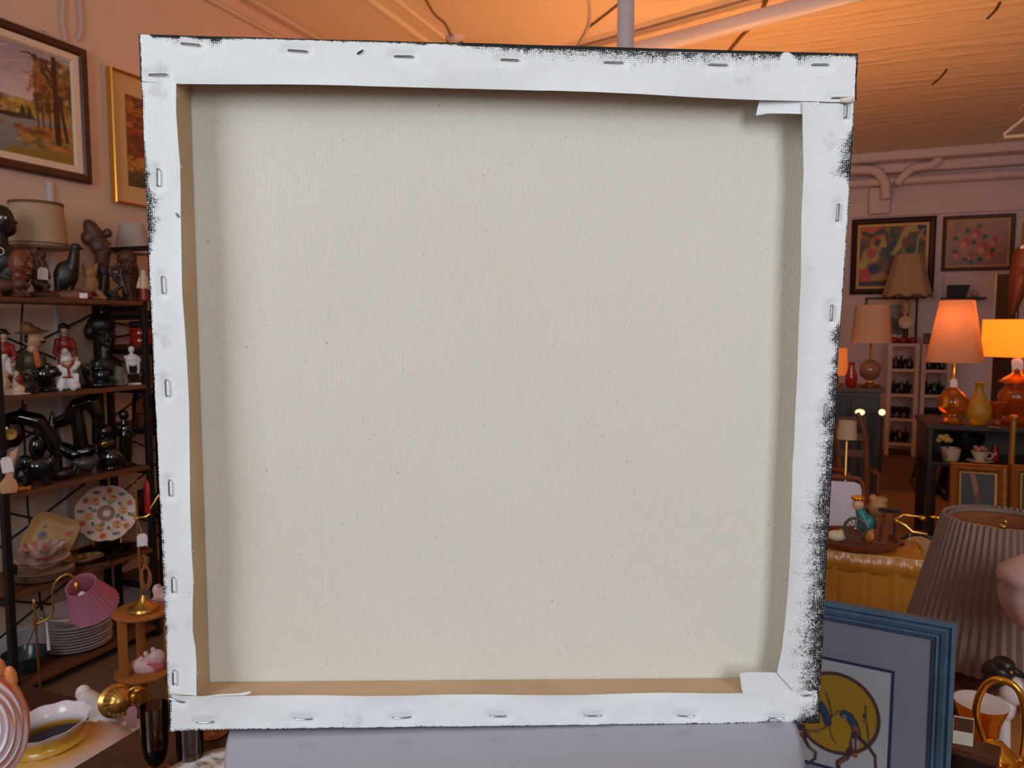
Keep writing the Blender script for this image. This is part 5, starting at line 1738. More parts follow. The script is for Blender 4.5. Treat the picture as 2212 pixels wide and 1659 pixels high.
M_SMOKE = thin_glass('smoked_glass', C(228, 214, 210))
M_WINE = mat('dark_filled_glass', C(16, 18, 26), 0.06, coat=0.6, var=0.05)
M_AMBRIM = mat('amber_foot_glass', C(170, 88, 44), 0.1, trans=0.4)
for i, (px_, D_, lab) in enumerate(((338, 1.06, 'smoked goblet nearest the canvas corner with its round amber foot in view'), (414, 1.03, 'smoked goblet whose dark bowl shows just below the canvas'),
                                    (462, 1.16, 'smoked goblet farther back, only its amber foot rim showing under the canvas'))):
    gl = atz(px_, D_, ZW)
    r, k = item('glass_goblet', lab, 'goblet', gl, group='smoked glass goblets on the dark table')
    B().lathe([(0, 2), (10, 2.6), (26, 4), (28.5, 3), (29, 1), (27, 0.4), (0, 0.4)], 32).build('foot', M_AMBRIM, r, k)
    B().lathe([(4, 3), (3.2, 7), (3.4, 11), (6, 15)], 14).build('stem', M_SMOKE, r, k)
    B().lathe([(0, 14), (8, 15), (16, 25), (21.6, 42), (24, 58), (0, 58)], 30).build('dark_fill', M_WINE, r, k)
    B().lathe([(0, 12.8), (9, 14), (17.4, 24.4), (23.2, 41.6), (26, 58), (28, 90), (28, 150), (27, 150), (26.8, 90), (25, 58.6)], 32).build('bowl', M_SMOKE, r, k)
r, k = item('wire_holder', 'thin dark wire scroll stand beside the smoked goblet', 'stand', atz(322, 1.12, ZW))
P_ = [(14 * math.cos(t * 6.5) * (1 - 0.04 * t), 6 * math.sin(t * 6.5), 4 + 100 * t / 2.2) for t in np.linspace(0, 2.2, 60)]
B().tube(P_, 0.9, 6).build('wire', M_CABLE, r, k)
pd = Pic(200, 200, (214, 212, 220))
rg = pd.rng
pd.disc(100, 100, 97, (132, 112, 82)).disc(100, 100, 88, (216, 214, 222)).disc(100, 100, 80, (206, 200, 200))
for i in range(320):
    a = rg.uniform(0, 2 * math.pi)
    q = rg.uniform(64, 79)
    pd.disc(100 + q * math.cos(a), 100 + q * math.sin(a), rg.uniform(1.5, 3.6), [(120, 140, 150), (176, 140, 116), (110, 120, 96), (150, 124, 130), (196, 170, 150)][int(rg.integers(5))])
pd.disc(100, 100, 60, (218, 216, 226)).disc(100, 100, 44, (214, 212, 224))
r, k = item('footed_plate', 'white footed plate with an olive rim and floral band beside the grey table', 'plate', atz(480, 0.955, ZW))
plate(r, k, 165, [(r_, z_ + 56) for r_, z_ in dish_prof(165, 14, 0.62, 4)], M_CERAM, disc_color(pd, 165), 120)
B().lathe([(0, 0.4), (60, 0.4), (62, 4), (24, 14), (16, 28), (24, 48), (70, 53.4), (0, 53.4)], 40).build('plate_foot', M_WHT, r, k)
od = Pic(90, 90, (40, 34, 40))
od.dabs(260, 0, 90, 0, 90, [(214, 206, 210), (60, 48, 52), (176, 160, 150)], 1, 2.4)
r, k = item('patterned_dish', 'dark dish with a white scroll pattern at the bottom edge', 'dish', atz(163, 0.735, ZW))
plate(r, k, 78, dish_prof(78, 14, 0.7, 3), M_CERAM, disc_color(od, 78), 70)

# ------------------------------------------------------------------ right front: second table with lamps, print, gold ware
ZR = 0.70
M_TANTABLE = mat('tan_table_wood', C(188, 128, 70), 0.4, var=0.15, vscale=10, stretch=(1, 8, 1), bump=0.04)
simple_table('side_table', 'tan wooden table at lower right under the pleated lamp and gold ware', 0.0, 1.25, 0.78, 1.84, ZR, M_TANTABLE)
ZR += 0.0015

# print
M_BLUEF = mat('blue_stained_frame', C(70, 98, 124), 0.35, var=0.25, vscale=30, stretch=(1, 1, 1), bump=0.08, bscale=200)
W_, H_ = 0.285, 0.2925
px_per = 240 / 0.226
iw, ih = W_ - 0.05, H_ - 0.05
pw, ph = 240, int(240 * ih / iw)
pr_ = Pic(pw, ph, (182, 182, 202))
sc_ = pw / (iw * 1600 / 0.9)          # raster cells per photo pixel at the print


def q(x, y):
    """print position from the photo, right upper mount corner as the anchor"""
    return (pw - (2022 - x - (y - 1360) * 0.055) * sc_, (y - 1357 + (2022 - x) * 0.17) * sc_)


inner = [q(1944, 1432), q(1944, 1990)]
x1 = q(1944, 1432)[0]
x0 = pw - x1
y0, y1 = q(1944, 1432)[1], ph - q(1944, 1432)[1]
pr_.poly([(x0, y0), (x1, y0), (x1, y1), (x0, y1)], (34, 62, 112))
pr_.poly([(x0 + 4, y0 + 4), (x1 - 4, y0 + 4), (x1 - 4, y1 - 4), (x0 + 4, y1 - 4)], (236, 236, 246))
cx_, cy_ = q(1822, 1534)
Rr = 93 * sc_
BR, OR, BL, YE = (92, 66, 74), (190, 116, 78), (44, 92, 138), (222, 178, 46)
pr_.disc(cx_, cy_, Rr, BR).disc(cx_, cy_, Rr * 0.93, OR).disc(cx_, cy_, Rr * 0.905, YE)
lw = 2.6 * sc_
Q = lambda pts: [q(*p) for p in pts]
pr_.stroke(Q([(1801, 1490), (1808, 1510), (1813, 1535), (1808, 1555), (1798, 1570), (1783, 1578)]), lw * 1.2, BR)
pr_.stroke(Q([(1828, 1528), (1812, 1545), (1808, 1565), (1812, 1588), (1822, 1602)]), lw, BR)
pr_.stroke(Q([(1884, 1512), (1884, 1530), (1879, 1536), (1886, 1548), (1888, 1570), (1890, 1592)]), lw * 1.3, BR)
pr_.disc(*q(1882, 1535), 5 * sc_, BR).disc(*q(1882, 1548), 5 * sc_, OR)
for dx, dy in ((0, 0), (-62, -22)):
    f_ = lambda pts: [q(x + dx, y + dy) for x, y in pts]
    pr_.stroke(f_([(1840, 1536), (1850, 1540), (1860, 1556), (1866, 1578)]), 21 * sc_, BR, w2=17 * sc_)
    pr_.stroke(f_([(1840, 1536), (1850, 1540), (1860, 1556), (1866, 1578)]), 17 * sc_, BL, w2=13 * sc_)
    pr_.disc(*q(1840 + dx, 1542 + dy), 5 * sc_, (206, 196, 180)).disc(*q(1840 + dx, 1542 + dy), 2.4 * sc_, BR)
pr_.stroke(Q([(1862, 1562), (1868, 1580)]), 9 * sc_, (206, 108, 76))
pr_.stroke(Q([(1862, 1580), (1858, 1602), (1858, 1622)]), 17 * sc_, BR, w2=10 * sc_)
pr_.stroke(Q([(1858, 1590), (1858, 1612)]), 5 * sc_, (206, 196, 200))
pr_.stroke(Q([(1868, 1586), (1867, 1606)]), 6 * sc_, (206, 196, 200))
pr_.disc(*q(1861, 1624), 6 * sc_, (198, 102, 70))
pr_.stroke(Q([(1870, 1585), (1890, 1604), (1902, 1622), (1903, 1645), (1896, 1665)]), 9 * sc_, BR, w2=3 * sc_)
pr_.stroke(Q([(1852, 1612), (1842, 1632), (1826, 1645), (1826, 1670)]), 13 * sc_, BR, w2=9 * sc_)
pr_.stroke(Q([(1842, 1632), (1828, 1648)]), 5 * sc_, (206, 120, 80))
pr_.stroke(Q([(1786, 1578), (1766, 1580), (1752, 1586)]), 8 * sc_, OR)
pr_.disc(*q(1746, 1590), 6 * sc_, (198, 102, 70))
pr_.stroke(Q([(1756, 1580), (1754, 1600), (1764, 1618), (1778, 1628), (1776, 1642), (1760, 1655)]), 9 * sc_, BR, w2=5 * sc_)
pr_.stroke(Q([(1762, 1618), (1776, 1628)]), 4 * sc_, (196, 140, 60))
pr_.stroke(Q([(1731, 1564), (1744, 1578), (1752, 1570)]), 8 * sc_, BR)
corner = at(2067, 1343, 0.92)
dirx = Vector((0.99, -0.14, 0)).normalized()
lean = math.radians(7)
H_ = 0.2925
ZR2 = corner.z - H_ * math.cos(lean)
base = Vector((corner.x, corner.y, ZR)) - dirx * (W_ / 2) - Vector((-dirx.y, dirx.x, 0)) * (math.sin(lean) * H_)
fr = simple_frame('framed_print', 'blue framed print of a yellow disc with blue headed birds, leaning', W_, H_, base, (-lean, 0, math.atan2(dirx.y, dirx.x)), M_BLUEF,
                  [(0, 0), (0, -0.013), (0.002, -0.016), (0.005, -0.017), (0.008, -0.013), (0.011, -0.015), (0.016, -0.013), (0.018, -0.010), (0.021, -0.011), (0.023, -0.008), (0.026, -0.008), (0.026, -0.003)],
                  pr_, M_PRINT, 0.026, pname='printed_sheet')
gl_ = B().box(-W_ / 2 + 0.024, W_ / 2 - 0.024, -0.0088, -0.0078, 0.024, H_ - 0.024).build('glass_pane', thin_glass('frame_glass', (0.97, 0.98, 0.98)), fr, smooth=False)
B().prism([(-0.04, 0.0), (0.04, 0.0), (0.02, 0.22), (-0.02, 0.22)], 0.0, 0.004, M=Matrix.Rotation(math.radians(18), 4, 'X') @ Matrix.Translation((0, 0.001, 0))).build('easel_back', mat('kraft_board', C(120, 95, 65), 0.9), fr, smooth=False).location = (0, 0.07, 0.003)

# pleated lamp
M_PLEAT = mat('taupe_pleated_fabric', C(150, 124, 114), 0.85, var=0.04, vscale=100, translucent=0.2)
pl_ = atz(2146, 1.30, ZR)
r, k = item('pleated_lamp', 'large taupe lamp with a knife pleated shade at the right', 'lamp', pl_)
h = lambda y: proj(r.location)[1] - y
NP = 62
zt_, zb_ = h(1116), h(1398)
rf = lambda a, t: 1 + 0.022 * (2 * abs(((a * NP / (2 * math.pi)) % 1) - 0.5) * 2 - 1)
B().lathe([(180, zb_), (111, zt_ + 6), (109, zt_ + 6), (178, zb_), (180, zb_)], NP * 8, rfun=rf).build('lamp_shade', M_PLEAT, r, k, angle=70)
B().lathe([(175, zb_ + 3), (106, zt_ - 2), (104, zt_ - 2), (173, zb_ + 3), (175, zb_ + 3)], 64).build('shade_lining', mat('brown_shade_lining', C(150, 84, 44), 0.8, var=0.05), r, k)
B().lathe([(104, zt_ - 4), (106, zt_ - 4), (100, zt_ + 2), (97, zt_ + 2), (99, zt_ - 6)], 48).build('shade_collar', M_PLEAT, r, k)
B().tube([(-102, 0, zt_ - 14), (0, 0, zt_ - 20), (102, 0, zt_ - 14)], 1.6, 6).tube([(0, -102, zt_ - 14), (0, 0, zt_ - 20), (0, 102, zt_ - 14)], 1.6, 6).build('shade_spider', M_BRASS, r, k)
B().ell((0, 0, zt_ - 14), (8, 8, 6)).ell((4, -2, zt_ - 4), (4, 4, 6)).build('finial', M_BRASS, r, k)
B().lathe([(0, 0.5), (56, 0.5), (58, 8), (40, 18), (26, 34), (44, 70), (52, 110), (40, 160), (14, 190), (8, 220), (6, zt_ - 30), (0, zt_ - 22)], 32).build('lamp_base', mat('brown_lamp_base', C(92, 56, 34), 0.3, var=0.1), r, k)

# pink glass lamp at the right edge
gp = atz(2226, 1.09, ZR)
r, k = item('glass_lamp', 'pale pink frosted glass bell lamp cut by the right frame edge', 'lamp', gp)
h = lambda y: proj(r.location)[1] - y
M_PINKGL = mat('frosted_pink_glass', C(226, 196, 196), 0.5, var=0.03, translucent=0.3)
shade(r, [(34, h(1352)), (56, h(1332)), (74, h(1300)), (79, h(1275)), (76, h(1258)), (80, h(1248)), (83, h(1240)), (78, h(1226)), (60, h(1210)), (34, h(1194))], 72, k, M_PINKGL, rfun=lambda a, t: 1 + 0.04 * math.cos(9 * a) * abs(t - 0.5), thick=3)
B().lathe([(0, 0.5), (40, 0.5), (40, 8), (14, 20), (10, 80), (18, 130), (8, 160), (8, h(1360)), (28, h(1352)), (26, h(1340)), (0, h(1340))], 28).build('lamp_base', M_BRASS, r, k)

# gold ware and small china
def ring(cx_, cz_, rx, rz, t, y=0, n=20, tilt=0.0):
    return [(cx_ + rx * math.cos(a) * math.cos(tilt) - rz * math.sin(a) * math.sin(tilt), y, cz_ + rx * math.cos(a) * math.sin(tilt) + rz * math.sin(a) * math.cos(tilt)) for a in np.linspace(0, 2 * math.pi, n + 1)]


r, k = item('bird_figurine', 'white breasted bird figurine with a dark brown head behind the gold ware', 'figurine', atz(2152, 1.13, ZR))
h = lambda y: proj(r.location)[1] - y
blobpart('body', M_WHT, r, k, [e(24, h(1480), 26, 34, 22, rot=-20), e(10, h(1520), 22, 30, 20), c(10, h(1540), 10, 10, 12, 16), e(10, 6, 26, 7, 20)], 1.6)
blobpart('dark_head', W_DK, r, k, [e(-6, h(1448), 30, 28, 24), e(4, h(1428), 22, 18, 20), e(-20, h(1470), 14, 24, 16), c(26, h(1438), 44, h(1444), 9, 4)], 1.6)
B().ell((18, -22, h(1432)), (3.5, 3, 3.5)).build('eye', M_GOLD, r, k)
r, k = item('gold_teapot', 'gold teapot with a tall looped handle at the lower right corner', 'teapot', atz(2245, 0.96, ZR))
k *= 1.5
h = lambda y: proj(r.location)[1] - y
B().lathe([(0, 0.5), (26, 0.5), (30, 4), (24, 10), (40, 30), (48, 56), (42, 82), (28, 96), (24, 102), (20, 110), (8, 118), (5, 126), (0, 128)], 36).build('pot_body', M_GOLD, r, k)
B().tube(spl([(-40, 0, 60), (-66, 0, 100), (-84, 0, 150), (-78, 0, 192), (-62, 0, 212), (-40, 0, 210), (-28, 0, 190), (-24, 0, 150), (-26, 0, 110)]), 5, 10).build('handle', M_GOLD, r, k)
B().tube([(44, 0, 60), (66, 0, 80), (76, 0, 110), (84, 0, 116)], [8, 6, 5, 4], 10).build('spout', M_GOLD, r, k)
r, k = item('gold_teapot', 'smaller gold pot with dark windows left of the looped handle', 'teapot', atz(2140, 1.035, ZR))
k *= 1.5
B().lathe([(0, 0.5), (20, 0.5), (24, 6), (34, 24), (38, 44), (32, 64), (22, 74), (12, 84), (0, 88)], 30, rfun=lambda a, t: 1 + 0.04 * math.cos(10 * a)).build('pot_body', M_GOLD, r, k)
B().tube(ring(36, 44, 18, 22, 4, n=18), 3.4, 8).build('handle', M_GOLD, r, k)
for sx in (-14, 12):
    B().ell((sx, -31, 42), (8, 4, 11)).build('dark_panel', G_BLK, r, k)
r, k = item('gold_rim_cup', 'white cup with a broad gold rim standing behind the gold teapot', 'cup', atz(2112, 1.10, ZR))
h = lambda y: proj(r.location)[1] - y
zt_ = h(1512)
B().lathe([(0, 1), (22, 1), (30, 6), (38, zt_ - 40), (48, zt_ - 12), (52, zt_), (49, zt_), (45, zt_ - 12), (0, zt_ - 20)], 40).build('cup_body', M_GOLD, r, k)
B().lathe([(0, zt_ - 6), (44, zt_ - 4), (51.5, zt_ + 0.6), (52.4, zt_ + 1.6), (0, zt_ - 3)], 40).build('white_lining', M_WHT, r, k)
r, k = item('brown_box', 'dark brown wooden box below the cream card at lower right', 'box', atz(2092, 0.95, ZR), turn=-4)
B().box(-46, 46, -30, 30, 0.5, 196, 1.5).build('box_body', W_DK, r, k, smooth=False)
B().box(-48, 48, -32, 32, 196.4, 212, 1.5).build('box_lid', W_BR, r, k, smooth=False)
ztb = 212.6 * k
r, k = item('cream_card', 'small cream card standing on the dark brown box beside the blue frame', 'card', (r.location.x - 0.012, r.location.y - 0.004, ZR + ztb), turn=10)
B().box(-20, 18, -1, 1, 0.3, 62).build('card', mat('cream_card', C(214, 204, 186), 0.8, var=0.02), r, k, smooth=False)
B().box(-19, 17, -1.6, -1.05, 30, 60).build('brown_panel', W_BR, r, k, smooth=False)
r, k = item('brown_wooden_bowl', 'round brown wooden lid behind the gold rimmed cup', 'bowl', atz(2085, 1.25, ZR))
B().lathe([(0, 0.5), (30, 0.5), (48, 30), (58, 70), (54, 78), (30, 90), (0, 92)], 36).build('bowl_body', W_BR, r, k)
r, k = item('gold_leaf_ornament', 'heap of gold wire leaves at the lower right corner', 'ornament', atz(2190, 0.90, ZR))
b = B()
for i in range(9):
    a = i * 0.7
    b = B()
    b.tube([(0 + 8 * math.cos(a), 8 * math.sin(a), 2), (22 * math.cos(a), 16 * math.sin(a), 34 + 6 * (i % 3)), (40 * math.cos(a), 24 * math.sin(a), 30 + 9 * (i % 4))], [1.4, 2.2, 0.8], 6)
    b.ell((34 * math.cos(a), 20 * math.sin(a), 36 + 8 * (i % 3)), (10, 5, 5), 1, rot=i * 33)
    b.build('gold_leaf', M_GOLD, r, k)
B().lathe([(0, 0.5), (14, 0.5), (10, 5), (0, 6)], 16).build('ornament_foot', M_GOLD, r, k)

# ------------------------------------------------------------------ back wall pictures
ab = Pic(130, 120, (150, 90, 44))
rg = ab.rng
ab.dabs(120, 0, 130, 0, 120, [(176, 98, 40), (96, 84, 40), (60, 62, 50), (150, 60, 36), (190, 140, 52), (44, 56, 70)], 6, 18, op=0.6)
ab.poly([(90, 0), (130, 0), (130, 26), (118, 8)], (24, 44, 66))
ab.poly([(0, 0), (46, 0), (18, 18), (0, 22)], (206, 96, 36))
ab.stroke([(6, 12), (24, 18), (40, 8), (52, 14), (56, 34)], 8, (62, 60, 34), w2=5)
ab.disc(36, 34, 17, (170, 140, 56), soft=6).disc(32, 28, 9, (198, 60, 34), soft=5).disc(36, 32, 6, (40, 32, 66), soft=4).disc(46, 36, 7, (198, 176, 66), soft=4)
ab.stroke([(106, 6), (92, 8), (84, 26), (74, 46), (66, 56)], 13, (182, 166, 84), w2=9)
ab.stroke([(66, 56), (78, 60), (88, 48)], 5, (160, 140, 70))
ab.stroke([(124, 8), (114, 28), (112, 54), (104, 80)], 3, (170, 176, 130))
ab.stroke([(46, 44), (58, 58), (68, 62)], 7, (38, 66, 76))
ab.disc(22, 58, 17, (188, 168, 70), soft=6).disc(24, 52, 10, (196, 64, 50), soft=6)
ab.disc(98, 46, 9, (30, 70, 54), soft=5).disc(92, 32, 10, (130, 66, 52), soft=6)
ab.disc(16, 96, 18, (208, 64, 26), soft=8).disc(40, 104, 16, (176, 136, 56), soft=8).disc(30, 84, 11, (36, 40, 84), soft=5).disc(8, 76, 8, (206, 190, 60), soft=5)
ab.stroke([(0, 116), (60, 112), (130, 118)], 10, (36, 44, 46))
ab.disc(108, 96, 18, (130, 84, 48), soft=8).disc(86, 88, 12, (90, 44, 40), soft=8)
ab.grain(0.02)


def back_frame(name, label, x0, x1, y0, y1, fm, prof, pic, inset, lw, lm, liner=0.008, Y=9.046):
    """picture on the back wall between the photo columns x0..x1 and rows y0..y1"""
    a, b_ = onY(x0, (y0 + y1) / 2, Y - 0.03), onY(x1, (y0 + y1) / 2, Y - 0.03)
    zc = (x0 + x1) / 2
    t, u = onY(zc, y0, Y - 0.03), onY(zc, y1, Y - 0.03)
    return simple_frame(name, label, b_.x - a.x, t.z - u.z, ((a.x + b_.x) / 2, Y, u.z), (0, 0, 0), fm, prof, pic, M_PAINT, inset, liner, lw, lm)


M_DKFRAME = mat('dark_mahogany_frame', C(54, 26, 24), 0.4, var=0.15)
back_frame('abstract_painting', 'colourful swirling abstract painting in a dark frame on the back wall', 1838, 2020, 470, 635, M_DKFRAME,
           [(0, 0), (0, -0.03), (0.02, -0.045), (0.05, -0.035), (0.06, -0.02), (0.06, -0.003)], ab, 0.06, 0.03, mat('old_gold_liner', C(206, 160, 88), 0.5, 0.2, var=0.1))
ro = Pic(120, 84, (176, 146, 140))
ro.grad(0, 84, (186, 150, 130), (150, 126, 132))
ro.dabs(70, 8, 112, 8, 80, [(178, 132, 128), (160, 126, 136), (188, 148, 130)], 5, 12, op=0.4)
for x, y, r_ in ((34, 42, 13), (70, 52, 14), (56, 24, 10), (20, 62, 8), (92, 40, 9), (44, 66, 8), (86, 66, 8)):
    ro.disc(x, y, r_, (206, 116, 104), soft=6).disc(x + 2, y - 2, r_ * 0.6, (190, 84, 80), soft=4).disc(x - 3, y + 3, r_ * 0.5, (226, 158, 138), soft=4)
for x, y in ((38, 18), (62, 10), (74, 30), (52, 40), (36, 72), (48, 78), (14, 32), (90, 56), (66, 72), (14, 56)):
    ro.disc(x, y, 5, (54, 92, 74), soft=4, ry=3.5)
ro.grain(0.02)
back_frame('rose_painting', 'pink roses painting in a thin brown frame beside the abstract painting', 2036, 2192, 464, 584, M_BR if False else W_BR, [(0, 0), (0, -0.03), (0.008, -0.035), (0.03, -0.03), (0.035, -0.02), (0.035, -0.003)], ro, 0.035, 0.025, M_TANMAT)
ls = Pic(90, 80, (120, 130, 132))
ls.grad(0, 40, (128, 138, 140), (150, 150, 146)).grad(40, 80, (96, 92, 84), (78, 74, 72))
ls.dabs(80, 0, 90, 24, 80, [(90, 100, 104), (132, 120, 112), (70, 64, 66), (150, 110, 100)], 3, 8, op=0.7)
ls.grain(0.02)
back_frame('small_print', 'small grey landscape print in a thin black frame under the abstract painting', 1868, 1982, 642, 738, M_DKFRAME, [(0, 0), (0, -0.025), (0.012, -0.028), (0.02, -0.02), (0.02, -0.003)], ls, 0.02, 0.06, M_CREAMLINER)

# little shelf with a hat shaped box
p_ = onY(2078, 645, 9.0)
r = thing('wall_bracket_shelf', 'small dark wall shelf under a black box on the back wall', 'shelf', (p_.x, 8.99, p_.z))
B().box(-0.2, 0.2, -0.11, 0.009, -0.012, 0.012, 0.004).build('shelf_board', M_DKFRAME, r, smooth=False)
B().prism([(-0.13, -0.0125), (0.13, -0.0125), (0.06, -0.06), (-0.06, -0.06)], -0.06, 0.008).build('bracket', M_DKFRAME, r, smooth=False)
r = thing('black_box', 'black flared box standing on the small dark wall shelf', 'box', (p_.x - 0.06, 8.93, p_.z + 0.013))
B().prism([(-0.085, 0), (0.07, 0), (0.11, 0.125), (-0.085, 0.125)], -0.05, 0.05, 0.004).build('box_body', M_STEEL, r, smooth=False)
r = thing('pink_bauble', 'tiny pale pink ball beside the black box on the wall shelf', 'ornament', (p_.x + 0.10, 8.92, p_.z + 0.0125))
B().ell((0, 0, 0.035), (0.035, 0.035, 0.034)).build('ball', M_PINKGL, r)

# ------------------------------------------------------------------ white display shelves at the back
M_WIREW = mat('white_shelf_metal', C(214, 196, 190), 0.45, var=0.03)
M_DKGLASS = mat('dark_purple_glass', C(30, 16, 26), 0.08, coat=0.5, var=0.2)
M_DKGREEN = mat('dark_green_glass', C(22, 32, 22), 0.08, coat=0.5, var=0.2)
M_GLSH = mat('shelf_glass_plate', C(150, 156, 160), 0.1, trans=0.5)


def white_shelf(label, px0, px1, Y, yrows):
    a, b_ = onYz(px0, Y, 0.8), onYz(px1, Y, 0.8)
    w = (b_.x - a.x) / 2
    r = thing('display_shelf', label, 'shelf unit', ((a.x + b_.x) / 2, Y + 0.17, 0))
    zs = [onY((px0 + px1) / 2, y, Y).z for y in yrows]
    t = 0.02
    for sx in (-1, 1):
        for yy in (-0.17, 0.15):
            B().box(sx * w - t, sx * w + t, yy, yy + 0.02, 0, zs[0], 0.003).build('post', M_WIREW, r, smooth=False)
    for z in zs:
        B().box(-w + t, w - t, -0.17, -0.15, z - 0.03, z + 0.0, 0.003).build('front_rail', M_WIREW, r, smooth=False)
        B().box(-w + t, w - t, -0.149, 0.149, z - 0.016, z - 0.004).build('shelf_plate', M_GLSH, r, smooth=False)
    return r, zs, w


u1, zs1, w1 = white_shelf('narrow white display shelf of dark glassware below the abstract painting', 1921, 1980, 8.55, [742, 797, 851, 904, 957])
u2, zs2, w2 = white_shelf('white display shelf partly behind the orange lit lamp shade', 1994, 2050, 8.55, [744, 799, 853, 906, 958])


def goblet(root, k, m, s=1.0):
    B().lathe([(0, 0.3), (9, 0.3), (9, 1.6), (2, 3), (2, 12), (8, 17), (11, 26), (10, 36), (9, 36), (10, 26), (7, 18), (0, 15)], 16).build('glass', m, root, k * s * 0.8)


def bottle_(root, k, m, s=1.0):
    B().lathe([(0, 0.3), (8, 0.3), (9, 3), (9, 22), (3.4, 30), (3.2, 38), (0, 38)], 16).build('glass', m, root, k * s)


rnd = random.Random(3)
for unit, zs, w, u, tone in ((1, zs1, w1, u1, 'narrow'), (2, zs2, w2, u2, 'second')):
    rows = ['top shelf', 'second shelf', 'third shelf', 'lowest shelf']
    for ri in range(4):
        z = zs[ri + 1]
        n = 6
        for i in range(n):
            x = u.location.x + (-0.92 + 1.84 * ((i % 3) + 0.5) / 3) * (w - 0.02)
            y = u.location.y - 0.09 + 0.13 * (i // 3)
            m = M_DKGLASS if unit == 1 else M_DKGREEN
            nm, ct = ('stemmed_glass', 'glass') if (ri + i) % 2 or ri == 2 else ('glass_bottle', 'bottle')
            r, k = item(nm, 'dark %s %s, %s of %s row, %s, %s white unit' % ('purple' if unit == 1 else 'green', ct, ('left', 'middle', 'right')[i % 3], ('front', 'back')[i // 3], rows[ri], tone), ct, (x, y, z - 0.0035), group='dark glassware on the white display units')
            (goblet if nm == 'stemmed_glass' else bottle_)(r, k, m, 0.74)
for i, (px_, lab) in enumerate(((1932, 'left of three red glass pots upon the narrow white display shelf'), (1951, 'middle of three red glass pots upon the narrow white display shelf'), (1972, 'right of three red glass pots upon the narrow white display shelf'))):
    r, k = item('red_glass_pot', lab, 'pot', onYz(px_, 8.60, zs1[0] - 0.003))
    B().lathe([(0, 0.3), (6, 0.3), (8.5, 4), (8.5, 10), (6, 13), (7, 14), (0, 14)], 18).build('glass', M_REDGL, r, k)
M_AMBCLEAR = mat('pale_glass', C(150, 128, 118), 0.1, trans=0.5)
for i, px_ in enumerate((1998, 2007, 2016, 2025)):
    r, k = item('clear_tumbler', 'clear tumbler %s from the left in the row upon the second white unit' % ('first', 'second', 'third', 'fourth')[i], 'glass', onYz(px_, 8.62, zs2[0] - 0.003), group='clear tumblers on the second display shelf')
    B().lathe([(0, 0.3), (3, 0.3), (4, 24), (3.6, 24), (2.8, 1.5), (0, 1.5)], 14).build('glass', M_AMBCLEAR, r, k)

# figural lamp with a scalloped shade, upon the narrow unit
lp_ = onYz(1955, 8.72, zs1[0] - 0.003)
r, k = item('figural_lamp', 'tall lamp with a beige scalloped panel shade before the abstract painting', 'lamp', lp_)
h = lambda y: proj(r.location)[1] - y
rs = lambda a, t: 1 + 0.035 * math.cos(8 * a)
shade(r, [(47, h(642)), (44, h(628)), (38, h(604)), (32, h(580)), (26, h(556)), (25, h(552))], 64, k, M_SHADE, rfun=rs)
B().tube([(46.5 * math.cos(a), 46.5 * math.sin(a), h(641) - 2.5 * math.cos(8 * a)) for a in np.linspace(0, 2 * math.pi, 97)], 1.6, 6).build('shade_braid', M_TRIMB, r, k)
blobpart('lamp_figure', M_SKIN, r, k, [e(-1, h(662), 8, 14, 8), c(-1, h(672), -1, h(690), 6, 5), e(-4, h(652), 6, 5, 6)], 1.2)
B().lathe([(0, 0), (12, 0), (14, 3), (11, 5), (0, 5)], 24, M=Matrix.Translation((0, -6, h(697))) @ Matrix.Rotation(math.radians(80), 4, 'X')).build('round_disc', M_CRM, r, k)
B().lathe([(0, 0.4), (13, 0.4), (13, 4), (6, 8), (4, h(708)), (6, h(700)), (3, h(640)), (0, h(638))], 18).build('lamp_base', W_DK, r, k)

# ------------------------------------------------------------------ sideboard with the cream lamp, left of the white units
SBY = 5.6
sb0, sb1 = onYz(1770, SBY, 0.9), onYz(1903, SBY, 0.9)
zsb = onY(1850, 838, SBY).z
r = thing('sideboard', 'dark wooden sideboard beneath the cream lamp at the canvas edge', 'sideboard', ((sb0.x + sb1.x) / 2, SBY + 0.22, 0))
w = (sb1.x - sb0.x) / 2
B().box(-w - 0.02, w + 0.02, -0.24, 0.22, zsb - 0.03, zsb, 0.004).build('sideboard_top', M_DKTABLE, r, smooth=False)
B().box(-w, w, -0.22, 0.2, 0.1, zsb - 0.0305).build('sideboard_body', M_DKTABLE, r, smooth=False)
for sx in (-0.5, 0.5):
    d_ = B().box(sx * w - w * 0.46, sx * w + w * 0.46, -0.235, -0.2205, 0.14, zsb - 0.06, 0.004).build('door', W_DK, r, smooth=False)
    B().ell((sx * w - math.copysign(w * 0.36, sx), -0.247, (zsb) / 2), (0.012, 0.012, 0.012)).build('knob', M_BRASS, d_)
for sx in (-1, 1):
    for yy in (-0.2, 0.16):
        B().box(sx * (w - 0.025) - 0.02, sx * (w - 0.025) + 0.02, yy, yy + 0.04, 0, 0.0995).build('leg', W_DK, r, smooth=False)
r, k = item('table_lamp', 'cream panelled lamp with a glass ball base on the dark sideboard', 'lamp', onYz(1878, SBY + 0.16, zsb))
h = lambda y: proj(r.location)[1] - y
shade(r, [(41, h(741)), (40, h(735)), (37, h(700)), (34, h(660))], 10, k, M_SHADE, thick=1.0)
B().lathe([(0, 0.4), (15, 0.4), (16, 5), (8, 9), (7, 12), (0, 12)], 24).build('lamp_foot', M_BRASS, r, k)
B().ell((0, 0, 36), (22, 22, 23), 3).build('glass_ball', mat('smoky_rose_glass', C(150, 110, 96), 0.1, trans=0.35, coat=0.3), r, k)
B().tube([(0, 0, 58), (0, 0, h(728))], 2.4, 8).ell((0, 0, h(738)), (5, 5, 7)).build('lamp_neck', M_BRASS, r, k)
